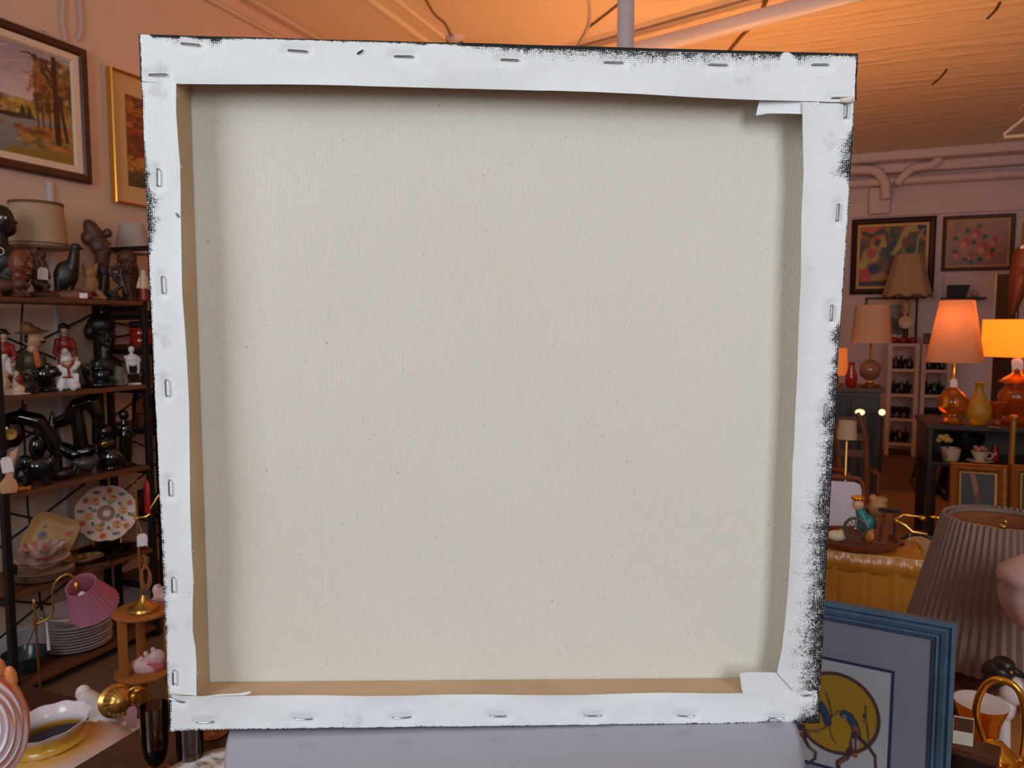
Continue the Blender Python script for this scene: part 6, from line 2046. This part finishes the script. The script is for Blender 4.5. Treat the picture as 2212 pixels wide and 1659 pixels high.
M_LITSHADE2 = mat('amber_lit_shade', C(226, 150, 84), 0.85, emit=0.35, ecol=C(255, 150, 70), translucent=0.3)
r, k = item('table_lamp', 'small orange lit drum lamp half behind the canvas edge', 'lamp', onYz(1806, SBY + 0.1, zsb))
h = lambda y: proj(r.location)[1] - y
shade(r, [(22, h(810)), (20, h(752))], 28, k, M_LITSHADE2)
B().lathe([(0, 0.4), (10, 0.4), (10, 3), (4, 6), (5, 14), (3, h(800)), (0, h(796))], 16).build('lamp_base', M_BRASS, r, k)
r, k = item('orange_vase', 'slim orange brown vase between the orange drum lamp and the glass ball lamp', 'vase', onYz(1838, SBY + 0.04, zsb))
B().lathe([(0, 0.4), (8, 0.4), (12, 12), (12, 26), (6, 44), (7, 54), (5.6, 54), (0, 44)], 20).build('vase_body', M_REDGL, r, k)

# ------------------------------------------------------------------ dark display table with amber glass
TAZ = 0.77
TY = onZ(2055, 918, TAZ).y
tx0 = onZ(2005, 913, TAZ).x
r = thing('display_table', 'dark open display table carrying the amber lamps and vases', 'table', (tx0 + 0.85, TY + 0.26, 0))
M_TABLEDK = mat('dark_cabinet_wood', C(44, 26, 18), 0.4, var=0.2)
B().box(-0.87, 0.85, -0.27, 0.27, TAZ - 0.03, TAZ, 0.004).build('table_top', M_TABLEDK, r, smooth=False)
zlow = onY(2090, 1003, TY).z
B().box(-0.85, 0.83, -0.25, 0.25, zlow - 0.025, zlow, 0.003).build('lower_shelf', M_TABLEDK, r, smooth=False)
B().box(-0.85, 0.83, 0.235, 0.25, zlow + 0.0005, TAZ - 0.0305).build('back_panel', M_TABLEDK, r, smooth=False)
for sx in (-0.83, 0.79):
    for yy in (-0.25, 0.19):
        B().box(sx - 0.02, sx + 0.03, yy, yy + 0.05, 0, zlow - 0.0255).build('leg', M_TABLEDK, r, smooth=False)
for sx in (-0.85, 0.81):
    B().box(sx, sx + 0.02, -0.25, 0.234, zlow + 0.0005, TAZ - 0.0305).build('side_panel', M_TABLEDK, r, smooth=False)
TAZ += 0.001
M_AMBER = mat('amber_glass', C(214, 120, 30), 0.08, trans=0.8, coat=0.3)
M_YELGL = mat('yellow_crackle_glass', C(216, 168, 46), 0.2, trans=0.5, bump=0.3, bscale=160)
M_AMBJAR = mat('amber_jar_glass', C(196, 90, 24), 0.12, trans=0.6, bump=0.2, bscale=90, coat=0.3)
M_LIT1 = mat('orange_lit_fabric', C(222, 186, 156), 0.85, var=0.06, vscale=300, translucent=0.5, bump=0.1, bscale=500)
M_LIT2 = mat('yellow_lit_fabric', C(240, 170, 80), 0.85, var=0.02, vscale=200, emit=0.75, ecol=C(255, 166, 40), translucent=0.4)
a_ = onYz(2056, TY + 0.10, TAZ)
r, k = item('amber_lamp', 'amber glass bottle lamp with a tall orange lit tapering shade', 'lamp', a_)
h = lambda y: proj(r.location)[1] - y
shade(r, [(54, h(782)), (53, h(776)), (33, h(656)), (32, h(650))], 4 * 12, k, M_LIT1, rfun=lambda a, t: 1.0 / max(abs(math.cos(((a + math.pi / 4 + 0.2) % (math.pi / 2)) - math.pi / 4)), 0.84) * 0.93)
B().lathe([(0, 0.4), (20, 0.4), (21, 4), (17, 12), (15, 17), (25, 26), (31, 40), (32, 46), (29, 56), (20, 66), (10, 74), (8, 78), (7, 82)], 36).build('glass_body', M_AMBER, r, k)
B().lathe([(0, 80), (7, 81), (8, 84), (6, 88), (6, 94), (4, 98), (4, h(790)), (3, h(760)), (0, h(755))], 20).build('brass_neck', M_GOLD, r, k)
B().lathe([(0, h(760)), (8, h(755)), (13, h(735)), (10, h(718)), (0, h(712))], 20).build('bulb', mat('lit_bulb', C(255, 200, 130), 0.4, emit=4.0), r, k)
tag_part(r, 0, -12, 96, 13, 18, k, 0, (0, 8, 8))
LAMP_1 = Vector((r.location.x, r.location.y, r.location.z + h(690) * k))
a_ = onYz(2112, TY + 0.07, TAZ)
r, k = item('yellow_vase', 'yellow crackled glass bottle vase with a flared lip', 'vase', a_)
B().lathe([(0, 0.4), (12, 0.4), (20, 8), (25, 22), (25, 34), (20, 50), (11, 64), (7.5, 76), (8, 86), (12, 91), (11, 91.5), (6.6, 86), (6, 76), (9, 64)], 36).build('vase_body', M_YELGL, r, k)
a_ = onYz(2191, TY + 0.26, TAZ)
r, k = item('amber_ginger_jar', 'tall amber glass jar with a domed lid at the right frame edge', 'jar', a_)
B().lathe([(0, 0.4), (22, 0.4), (23, 6), (18, 14), (22, 30), (31, 46), (33, 58), (28, 70), (20, 78), (20, 84), (0, 84)], 36, rfun=lambda a, t: 1 + 0.025 * math.cos(14 * a)).build('jar_body', M_AMBJAR, r, k)
B().lathe([(0, 84.5), (30, 84.5), (34, 88), (26, 96), (12, 104), (6, 108), (7, 113), (0, 117)], 36).build('lid', M_AMBER, r, k)
a_ = onYz(2153, TY + 0.16, TAZ)
r, k = item('amber_bowl', 'wide amber glass bowl between the yellow vase and the tall jar', 'bowl', a_)
k *= 0.75
B().lathe([(0, 0.4), (12, 0.4), (12, 6), (7, 12), (14, 30), (24, 50), (27, 62), (25, 62), (21, 50), (10, 32), (0, 28)], 32).build('bowl_body', M_AMBJAR, r, k)
a_ = onYz(2192, TY + 0.44, TAZ)
r, k = item('drum_lamp', 'brightly lit yellow drum lamp at the right frame edge', 'lamp', a_)
h = lambda y: proj(r.location)[1] - y
shade(r, [(68, h(770)), (68, h(691))], 48, k, M_LIT2)
B().lathe([(0, 0.4), (24, 0.4), (24, 5), (8, 10), (10, 50), (18, 80), (10, 104), (4, 110), (4, h(760)), (0, h(752))], 24).build('lamp_base', M_BRASS, r, k)
B().lathe([(0, h(750)), (8, h(745)), (13, h(730)), (9, h(716)), (0, h(712))], 20).build('bulb', MATS['lit_bulb'], r, k)
B().tube([(-67, 0, h(694)), (0, 0, h(698)), (67, 0, h(694))], 1.2, 6).build('shade_spider', M_BRASS, r, k)
tag_part(r, -2, -60, h(772), 20, 24, k, -6, (2, 6, 6))
LAMP_2 = Vector((r.location.x, r.location.y, r.location.z + h(712) * k))

# things on the lower shelf
zl = zlow + 0.001
M_CUPP = Pic(40, 40, (206, 170, 140))
M_CUPP.dabs(40, 0, 40, 0, 40, [(170, 70, 60), (226, 190, 160), (120, 80, 60)], 1, 3)
r, k = item('flower_pot', 'white flowered china pot of cream blossoms at the shelf left', 'flower pot', onYz(2052, TY + 0.09, zl))
plate(r, k, 20, [(0, 0.5), (14, 0.5), (17, 6), (20, 28), (18.5, 28), (15, 8), (0, 8)], M_CERAM, lambda co: M_CUPP.sample((np.arctan2(co[:, 1], co[:, 0]) / 6.283 + 0.5), np.clip(1 - co[:, 2] / 28, 0, 1)), 32, name='pot')
b = B()
for i in range(9):
    a = i * 2.4
    B().ell((-14 + 13 * math.cos(a) * (0.4 + 0.07 * i), 8 * math.sin(a), 44 + 2.5 * (i % 4)), (6.5, 6, 6), 2).build('blossom', mat('cream_petals', C(226, 170, 92), 0.7, var=0.1, vscale=200), r, k)
B().tube([(0, 0, 20), (-8, 0, 34), (-13, 0, 44)], 1.6, 6).build('stem', M_DKGREEN, r, k)
r, k = item('dark_basket', 'dark woven basket behind the china cup on the lower shelf', 'basket', onYz(2084, TY + 0.32, zl))
B().lathe([(0, 0.5), (24, 0.5), (32, 26), (36, 46), (33, 46), (28, 26), (0, 6)], 32, rfun=lambda a, t: 1 + 0.02 * math.cos(24 * a)).build('basket_body', W_DK, r, k)
r, k = item('china_cup', 'cream and pink footed cup on a saucer on the lower shelf', 'cup', onYz(2116, TY + 0.11, zl))
B().lathe([(0, 0.5), (18, 0.5), (26, 3), (26, 4), (8, 3), (0, 3)], 30).build('saucer', M_CRM, r, k)
B().lathe([(0, 3.2), (9, 3.2), (10, 7), (16, 16), (18, 24), (16.6, 24), (14, 16), (0, 9)], 30).build('cup_body', M_CRM, r, k)
B().tube(ring(17, 15, 6, 7, 1, n=14), 1.6, 8).build('handle', M_CRM, r, k)
for i in range(6):
    a = i * 1.05
    B().ell((8 * math.cos(a), 6 * math.sin(a), 28 + 3 * (i % 2)), (6, 5, 5), 2).build('blossom', mat('pink_petals', C(210, 130, 110), 0.7, var=0.1, vscale=200), r, k)
r, k = item('pink_bottle', 'slim dark pink bottle by the brass post on the lower shelf', 'bottle', onYz(2148, TY + 0.16, zl))
bottle_(r, k, M_REDGL, 1.0)
pp = atz(2160, 4.15, 0)
r, k = item('brass_post', 'upright brass post standing before the display table', 'post', (pp.x, TY - 0.32, 0))
h = lambda y: proj(r.location)[1] - y
B().lathe([(0, 0.5), (24, 0.5), (24, 4), (6, 9), (6, h(905)), (8, h(903)), (8, h(896)), (0, h(893))], 20).build('post_shaft', M_BRASS, r, k)

# ------------------------------------------------------------------ framed pictures standing on the floor
dk = Pic(80, 64, (40, 28, 22))
dk.stroke([(26, 0), (38, 14), (46, 26), (52, 40), (52, 62)], 10, (150, 78, 34), w2=8)
dk.stroke([(40, 16), (48, 28)], 5, (190, 110, 50))
dk.dabs(40, 0, 80, 0, 64, [(52, 34, 24), (34, 24, 22), (60, 40, 26)], 3, 9, op=0.4)
dk.grain(0.015)
dk2 = Pic(60, 60, (36, 26, 22))
dk2.dabs(50, 0, 60, 0, 60, [(150, 100, 50), (60, 40, 26), (34, 24, 22)], 2, 7, op=0.5)
GOLDF = mat('worn_gold_frame', C(156, 96, 40), 0.4, 0.4, var=0.25, vscale=30)
fp = [(0, 0), (0, -0.02), (0.006, -0.028), (0.02, -0.022), (0.03, -0.03), (0.04, -0.02), (0.046, -0.012), (0.046, -0.003)]
for px0, px1, ytop, pic, lab in ((2056, 2182, 1003, dk, 'gold framed dark painting with an orange curved figure, on the floor'), (2189, 2330, 1008, dk2, 'gold framed painting on the floor cut by the right frame edge')):
    Yf = TY - 0.42
    a_, b_ = onY(px0, 1040, Yf), onY(px1, 1040, Yf)
    zt_ = onY((px0 + px1) / 2, ytop, Yf + 0.08).z
    simple_frame('floor_painting', lab, b_.x - a_.x, zt_ / math.cos(0.14), ((a_.x + b_.x) / 2, Yf, 0.002), (-0.14, 0, 0), GOLDF, fp, pic, M_PAINT, 0.046, 0.01, 0.012, mat('old_gold_liner', C(206, 160, 88), 0.5, 0.2), pname='painted_panel')
# frames leaning edge on against the table end
lx = onZ(1975, 1060, 0)
setp(B().box(lx.x + 0.26, lx.x + 0.46, lx.y - 0.45, lx.y + 0.4, 0.0, 0.62, 0.006).build('low_cabinet', M_TABLEDK, smooth=False), 'low dark cabinet by the aisle that the framed pictures lean on', 'cabinet')
for i, (dx_, dy_, W2, H2, fm, lab) in enumerate(((0.175, -0.14, 0.44, 0.44, mat('black_frame', C(22, 18, 18), 0.4), 'black framed picture with a white edge leaning on the low dark cabinet'),
                                                 (0.10, 0.0, 0.46, 0.46, GOLDF, 'worn gold frame leaning on the black framed picture'),
                                                 (0.03, 0.06, 0.50, 0.47, W_DK, 'dark brown frame leaning outermost of the three by the aisle'))):
    simple_frame('leaning_picture', lab, W2, H2, (lx.x + dx_, lx.y + dy_, 0.004), (-0.16, 0, math.radians(-88)), fm, [(0, 0), (0, -0.02), (0.01, -0.026), (0.04, -0.02), (0.05, -0.012), (0.05, -0.003)], dk2, M_PAINT, 0.05,
                 0.006 if i != 0 else 0.012, 0.01, M_WHITE if i == 0 else mat('old_gold_liner', C(206, 160, 88), 0.5, 0.2))

# ------------------------------------------------------------------ masks, stand lamp, hangers at the right edge
r, k = item('carved_mask', 'long brown carved mask with a white tag on a thin stand', 'mask', onYz(2176, TY + 1.5, 0))
h = lambda y: proj(r.location)[1] - y
blobpart('mask_face', W_RED, r, k, [c(6, h(556), 2, h(600), 21, 22), c(2, h(600), -6, h(650), 22, 13), c(-6, h(650), -10, h(680), 13, 6), e(2, h(592), 5, 20, 25), e(-8, h(570), 7, 3, 21), e(14, h(570), 7, 3, 21)], 1.8)
B().lathe([(0, 0.4), (16, 0.4), (16, 3), (1.6, 6), (1.6, h(640)), (0, h(640))], 16, c=(0, 8, 0)).build('mask_stand', M_STEEL, r, k)
B().ell((2, -14.5, h(543)), (4.5, 2, 6)).build('price_tag', M_TAG, r, k)
r, k = item('carved_mask', 'narrow dark hooked mask on a stand cut by the right edge', 'mask', onYz(2222, TY + 1.5, 0))
h = lambda y: proj(r.location)[1] - y
blobpart('mask_face', W_DK, r, k, [e(0, h(612), 16, 22, 9), c(-8, h(620), -16, h(655), 6, 3), c(4, h(630), 2, h(690), 9, 6)], 1.5)
B().lathe([(0, 0.4), (12, 0.4), (12, 3), (1.8, 6), (1.8, h(660)), (0, h(660))], 14, c=(2, 4, 0)).build('mask_stand', M_STEEL, r, k)
p_ = atz(2146, 5.4, 0)
r, k = item('standing_mirror', 'tall dark panel with a bright metal edge behind the lit lamps', 'mirror', (onYz(2148, TY + 1.85, 0).x, TY + 1.85, 0), turn=-24)
h = lambda y: proj(r.location)[1] - y
B().box(-16, 22, -2, 2, 6, h(596)).build('mirror_panel', mat('dark_mirror', C(70, 58, 42), 0.3, 0.3, var=0.1), r, k, smooth=False)
B().box(-19, -16.1, -3, 3, 0.5, h(590)).build('metal_edge', mat('polished_edge', C(226, 214, 200), 0.2, 0.6), r, k, smooth=False)
B().box(-22, 26, -14, 14, 0.5, 5.5).build('mirror_foot', M_STEEL, r, k, smooth=False)
p_ = atz(2226, 6.2, 0)
r, k = item('floor_lamp', 'beige straight sided floor lamp half out of frame at right', 'lamp', (p_.x, p_.y, 0))
h = lambda y: proj(r.location)[1] - y
shade(r, [(44, h(622)), (40, h(486))], 36, k, M_SHADE)
B().lathe([(0, 0.5), (26, 0.5), (26, 4), (3, 8), (3, h(560)), (0, h(555))], 20).build('lamp_pole', M_BRASS, r, k)
r = thing('coat_hanger', 'cream plastic coat hanger hanging at the right frame edge', 'hanger', at(2212, 250, 3.6))
k = 3.6 / FPX
r.rotation_euler = (0, 0, facing(r.location))
B().tube([(8, 0, 0), (8, 0, 16), (2, 0, 22), (-6, 0, 20), (-10, 0, 12)], 2, 8).build('hook', M_BRASS, r, k)
B().tube([(8, 0, 0), (-34, 0, -34), (-34, 0, -40), (40, 0, -44), (44, 0, -38), (8, 0, 0)], 3.4, 10).build('hanger_body', M_CRM, r, k)
hk = r.location
o = B().tube([(hk.x - 0.02, hk.y - 0.3, hk.z + 0.046), (hk.x + 0.6, hk.y + 0.4, hk.z + 0.05)], 0.009, 8).tube([(hk.x + 0.3, hk.y + 0.05, hk.z + 0.05), (hk.x + 0.3, hk.y + 0.05, ZC - 0.004)], 0.006, 6).build('hanging_rail', M_STEEL)
setp(o, 'short dark rail below the ceiling holding the cream hanger', 'rail')

# ------------------------------------------------------------------ middle right: satin table, tray of ornaments, chairs, brass lamp
M_SATIN2 = mat('gold_satin', C(176, 112, 30), 0.3, var=0.12, vscale=10, stretch=(1, 1, 0.12), spec=0.8, bump=0.5, bscale=14)
sz = 0.70
sY = onZ(1900, 1204, sz).y
sx0, sx1 = -0.55, onZ(1996, 1212, sz).x
r = thing('satin_covered_table', 'table draped to the floor in shiny gold satin behind the blue framed print', 'table', ((sx0 + sx1) / 2, sY + 0.1, 0))
w = (sx1 - sx0) / 2
b = B()
nu, nv = 480, 16
for j in range(nv + 1):
    t = j / nv
    for i in range(nu + 1):
        s_ = i / nu * 4
        sd, f_ = int(min(3, s_)), s_ - int(min(3, s_))
        cor = [(-w, -0.1), (w, -0.1), (w, 0.1), (-w, 0.1), (-w, -0.1)]
        x = cor[sd][0] + (cor[sd + 1][0] - cor[sd][0]) * f_
        y = cor[sd][1] + (cor[sd + 1][1] - cor[sd][1]) * f_
        n_ = [(0, -1), (1, 0), (0, 1), (-1, 0)][sd]
        amp = 0.022 * (0.35 + t) * (0.5 + 0.5 * math.sin(s_ * 61 + 2 * math.sin(s_ * 9)) + 0.3 * math.sin(s_ * 137 + 1)) + 0.006 * mnoise.noise((x * 14, y * 14, t * 3))
        b.v.append((x + n_[0] * max(0.0, amp), y + n_[1] * max(0.0, amp), sz * (1 - t) + 0.004))
b.f = [(j * (nu + 1) + i, j * (nu + 1) + i + 1, (j + 1) * (nu + 1) + i + 1, (j + 1) * (nu + 1) + i) for j in range(nv) for i in range(nu)]
b.build('satin_drape', M_SATIN2, r, angle=80)
B().box(-w - 0.002, w + 0.002, -0.103, 0.103, sz - 0.002, sz + 0.005, 0.003).build('satin_top', M_SATIN2, r)
b = B()
n_ = 220
for i in range(n_ + 1):
    x = -w - 0.01 + (2 * w + 0.02) * i / n_
    g_ = 0.5 + 0.5 * mnoise.noise((x * 60, 1.7, 0)) + 0.25 * math.sin(x * 210)
    for q_ in range(7):
        u_ = q_ / 6
        b.v.append((x, -0.106 - 0.012 * math.sin(math.pi * u_) * (0.4 + 0.8 * g_), sz + 0.004 - 0.05 * u_ * (1 + 0.12 * g_)))
b.f = [(i * 7 + q_, (i + 1) * 7 + q_, (i + 1) * 7 + q_ + 1, i * 7 + q_ + 1) for i in range(n_) for q_ in range(6)]
b.build('gathered_hem', M_SATIN2, r, angle=180)
sz += 0.006
# tray
pt_ = onZ(1850, 1186, sz)
r, k = item('wooden_tray', 'dark wooden tray of small ornaments on the gold satin table', 'tray', (pt_.x, sY + 0.1, sz))
B().lathe([(0, 0.4), (76, 0.4), (84, 8), (86, 16), (82, 16), (78, 7), (0, 4)], 48).build('tray_body', W_RED, r, k)
TR = r.location
ztr = sz + 4.5 * k
def on_tray(px_, dy):
    p = onYz(px_, TR.y + dy, ztr)
    return p
M_TEAL = mat('teal_painted_plaster', C(34, 112, 112), 0.4, var=0.08)
r, k = item('robed_figurine', 'painted figurine in a teal cloak with a yellow headband', 'figurine', on_tray(1866, 0.03))
h = lambda y: proj(r.location)[1] - y
blobpart('body', M_SKIN, r, k, [e(-14, h(1090), 12, 13, 11), c(-12, h(1100), -10, h(1108), 6, 7), c(10, h(1136), 16, h(1168), 8, 7)], 1.3)
blobpart('headband', M_GOLD, r, k, [e(-14, h(1076), 15, 6, 13), e(-18, h(1084), 5, 5, 9)], 1.2)
blobpart('teal_cloak', M_TEAL, r, k, [c(-8, h(1106), 4, h(1136), 11, 16), e(8, h(1128), 14, 18, 12), e(-2, h(1132), 14, 14, 13)], 1.4)
blobpart('orange_robe', mat('orange_plaster', C(200, 112, 44), 0.5, var=0.1), r, k, [c(6, h(1140), 14, 8, 13, 17), e(14, 5, 20, 5, 14)], 1.4)
r, k = item('spinning_wheel', 'small dark wooden toy spinning wheel in front of the teal figurine', 'ornament', on_tray(1846, -0.04))
h = lambda y: proj(r.location)[1] - y
zc_ = 36
B().tube(ring(0, zc_, 21, 23, 1, n=28), 3.2, 8).build('wheel_rim', M_OLIVE, r, k)
for a in range(0, 180, 30):
    ar = math.radians(a)
    B().tube([(-20 * math.cos(ar), 0, zc_ - 22 * math.sin(ar)), (20 * math.cos(ar), 0, zc_ + 22 * math.sin(ar))], 1.2, 6).build('spoke', M_OLIVE, r, k)
B().ell((0, 0, zc_), (5, 5, 5)).build('hub', M_BRASS, r, k)
B().tube([(-22, 4, 0.8), (0, 5, zc_), (24, 5, 8)], 2, 6).box(-26, 30, -5, 8, 0.6, 4).build('wheel_stand', W_BR, r, k)
r, k = item('small_bust', 'tan painted head ornament behind the wooden toy stand', 'figurine', on_tray(1889, 0.05))
h = lambda y: proj(r.location)[1] - y
blobpart('head', mat('tan_plaster', C(166, 116, 64), 0.5, var=0.15), r, k, [e(4, h(1096), 19, 22, 16), e(-6, h(1076), 8, 10, 8), e(10, h(1078), 14, 8, 12), c(4, h(1112), 4, 14, 10, 14), e(4, 5, 18, 5, 14)], 1.5)
r, k = item('wooden_frame_ornament', 'dark red wooden upright ornament with a crossbar on the tray', 'ornament', on_tray(1908, 0.0))
h = lambda y: proj(r.location)[1] - y
Mr = Matrix.Rotation(math.radians(8), 4, 'Y')
B().box(-6, 6, -5, 5, 0.8, h(1106), 1, M=Mr).box(-20, -12, 2, 8, 0.8, h(1112), 1, M=Mr).build('upright', W_RED, r, k, smooth=False)
B().box(-12, 30, -5, 5, h(1104), h(1096), 1).build('crossbar', W_DK, r, k, smooth=False)
B().box(-22, 14, -8, 10, 0.5, 6, 1).build('ornament_foot', W_RED, r, k, smooth=False)
r, k = item('pale_pebble_ornament', 'small pale pink stone ornament at the tray left beside the canvas', 'ornament', on_tray(1806, -0.02))
blobpart('stone', M_CRM, r, k, [e(0, 12, 20, 12, 14), e(10, 18, 10, 9, 9)], 1.4)
# white upholstered chair behind the tray
p_ = atz(1806, 2.85, 0)
r, k = item('upholstered_chair', 'wooden chair with a rounded pale lilac back pad beside the canvas edge', 'chair', (p_.x, p_.y, 0), turn=6)
h = lambda y: proj(r.location)[1] - y
b_w = [(-46, h(1170)), (36, h(1170)), (36, h(1050)), (32, h(1038)), (22, h(1034)), (-46, h(1034))]
B().prism(b_w, -4, 4, 2).build('back_pad', mat('lilac_upholstery', C(206, 192, 204), 0.8, var=0.04, vscale=40, bump=0.1), r, k)
B().tube([(40, 4, h(1180)), (40, 4, h(1056)), (38, 4, h(1038)), (30, 4, h(1028)), (0, 4, h(1026)), (-50, 4, h(1026))], 5, 8).tube([(-50, 4, h(1180)), (-50, 4, h(1026))], 5, 8).build('back_frame', W_RED, r, k)
zs_ = 0.45 / k
B().box(-48, 40, -6, 66, zs_ - 12, zs_, 3).build('seat', M_SATIN, r, k, smooth=False)
for lx in (-44, 36):
    for ly in (0, 60):
        B().tube([(lx, ly, 0.5), (lx, ly, zs_ - 12.5 if ly else h(1180))], 4.4, 8).build('leg', W_RED, r, k)
# curved wooden armchair beyond
p_ = atz(1838, 3.9, 0)
r, k = item('wooden_armchair', 'brown wooden chair with curved back posts by the aisle', 'chair', (p_.x, p_.y, 0), turn=10)
h = lambda y: proj(r.location)[1] - y
for sx in (-46, 8):
    B().tube([(sx + 26, 6, 0.5), (sx + 20, 2, h(1076)), (sx + 14, -4, h(1010)), (sx + 8, -10, h(940)), (sx - 4, -14, h(900)), (sx - 10, -14, h(888))], [6, 6, 6.5, 6, 5, 4], 10).build('back_post', W_RED, r, k)
for yy in (905, 940, 975):
    B().box(-40, 16, -14, -8, h(yy + 8), h(yy - 8), 1.5).build('back_slat', W_BR, r, k, smooth=False)
zs_ = 0.45 / k
B().box(-36, 36, -50, 6, zs_ - 10, zs_, 2.5).build('seat', W_RED, r, k, smooth=False)
for sx in (-30, 30):
    B().tube([(sx, -46, 0.5), (sx, -46, zs_ - 10.5)], 5, 8).build('leg', W_RED, r, k)
B().tube([(-46, -2, h(1012)), (-30, -30, h(1010)), (-20, -50, h(1012)), (-20, -50, zs_)], 4.4, 8).tube([(22, -2, h(1012)), (34, -30, h(1010)), (36, -50, h(1012)), (36, -48, zs_)], 4.4, 8).build('arm', W_RED, r, k)
r, k = item('round_back_chair', 'round backed chair with tan upholstery and dark rim behind the satin table', 'chair', (lambda q_: (q_.x, max(q_.y, sY + 0.42), 0))(atz(1972, 2.75, 0)))
h = lambda y: proj(r.location)[1] - y
n_ = 24
po = [(42 * math.cos(a), h(1196) + 44 * math.sin(a)) for a in np.linspace(0, math.pi, n_)] + [(-42, h(1290)), (42, h(1290))]
B().prism(po, -4, 4, 2).build('back_pad', mat('tan_upholstery', C(196, 140, 84), 0.8, var=0.05, vscale=40, bump=0.1), r, k)
B().tube([(46, 3, 0.5), (46, 3, h(1300))] + [(46 * math.cos(a), 3, h(1196) + 48 * math.sin(a)) for a in np.linspace(0, math.pi, n_)] + [(-46, 3, h(1300)), (-46, 3, 0.5)], 3.6, 8).build('back_frame', W_DK, r, k)
zs_ = 0.44 / k
B().box(-44, 44, 6, 76, zs_ - 12, zs_, 3).build('seat', MATS['tan_upholstery'], r, k, smooth=False)
for lx in (-38, 38):
    B().tube([(lx, 70, 0.5), (lx, 70, zs_ - 12.5)], 3.6, 8).build('leg', W_DK, r, k)
# brass swing lamp with tag on the satin table
p_ = onYz(1938, sY + 0.14, sz)
r, k = item('brass_arm_lamp', 'brass jointed lamp arms with a white tag above the gold satin table', 'lamp', (p_.x, sY + 0.14, sz))
h = lambda y: proj(r.location)[1] - y
B().lathe([(0, 0.4), (20, 0.4), (20, 3), (4, 7), (2.4, 10), (2.4, h(1124)), (0, h(1122))], 18, c=(-6, 4, 0)).build('lamp_base', W_DK, r, k)
B().tube([(-6, 4, h(1124)), (10, 2, h(1110)), (42, 0, h(1110)), (50, 0, h(1112))], [2.6, 2.2, 2.2, 3], 8).build('upper_arm', M_BRASS, r, k)
B().tube([(-6, 4, h(1124)), (14, 0, h(1132)), (28, 0, h(1144)), (56, 0, h(1146))], [4, 3.4, 2.2, 2], 8).build('lower_arm', M_BRASS, r, k)
B().ell((46, -2, h(1112)), (7, 6, 5)).ell((-4, 2, h(1126)), (6, 6, 7)).ell((70, 0, h(1108)), (12, 4, 3.4)).build('joint', M_GOLD, r, k)
tag_part(r, 20, -8, h(1176), 13, 22, k, 0, (4, 8, 28))
# pale small lampshade and glowing globes imitating bulb reflections near the canvas edge
p_ = atz(1814, 3.3, 0)
r, k = item('small_lamp', 'small pale lamp beside the canvas edge in front of the chair', 'lamp', (p_.x, p_.y, 0))
h = lambda y: proj(r.location)[1] - y
shade(r, [(20, h(944)), (17, h(906))], 28, k, M_SHADE)
B().lathe([(0, 0.5), (30, 0.5), (30, 5), (3, 9), (3, h(930)), (0, h(925))], 18).build('lamp_pole', M_BRASS, r, k)
for px_, yy, lab in ((1848, 889, 'glowing globe imitating a bulb reflection at the dark sideboard front left'), (1895, 889, 'small glowing globe imitating a bulb reflection at the sideboard corner')):
    p_ = atz(px_, 4.9, 0)
    r, k = item('reflection_globe', lab, 'lamp', (p_.x, p_.y, 0))
    h = lambda y: proj(r.location)[1] - y
    B().ell((0, 0, h(yy)), (10 if px_ < 1870 else 7, 7, 7)).build('glowing_ball', mat('glowing_globe', C(255, 226, 180), 0.3, emit=1.2), r, k)
    B().lathe([(0, 0.5), (22, 0.5), (22, 4), (3, 8), (3, h(yy + 8)), (0, h(yy + 7))], 16).build('lamp_pole', W_DK, r, k)

# ------------------------------------------------------------------ warm lamp light
lamp('bulb_light', 'POINT', LAMP_1, 2.0, WARM, 0.03)
lamp('bulb_light', 'POINT', LAMP_2, 16, WARM, 0.04)
# two more lit lamps on plain stands behind the canvas, the source of the orange light overhead
for x, y, z, wt, lab in ((-1.0, 4.2, 1.62, 54, 'lit cone lamp on a tall pole hidden behind the canvas, nearer the left wall'), (-0.25, 4.9, 1.62, 36, 'lit cone lamp on a tall pole hidden behind the canvas, nearer the back wall')):
    r = thing('uplighter_lamp', lab, 'lamp', (x, y, 0))
    B().lathe([(0, 0.004), (0.16, 0.004), (0.16, 0.02), (0.02, 0.04), (0.014, 0.06), (0.014, z - 0.14), (0, z - 0.14)], 24).build('lamp_pole', M_BRASS, r)
    B().lathe([(0.03, z - 0.14), (0.16, z + 0.02), (0.157, z + 0.02), (0.028, z - 0.137), (0.03, z - 0.14)], 36).build('lamp_shade', M_SHADE, r)
    lamp('bulb_light', 'POINT', (x, y, z - 0.02), wt, WARM, 0.05)
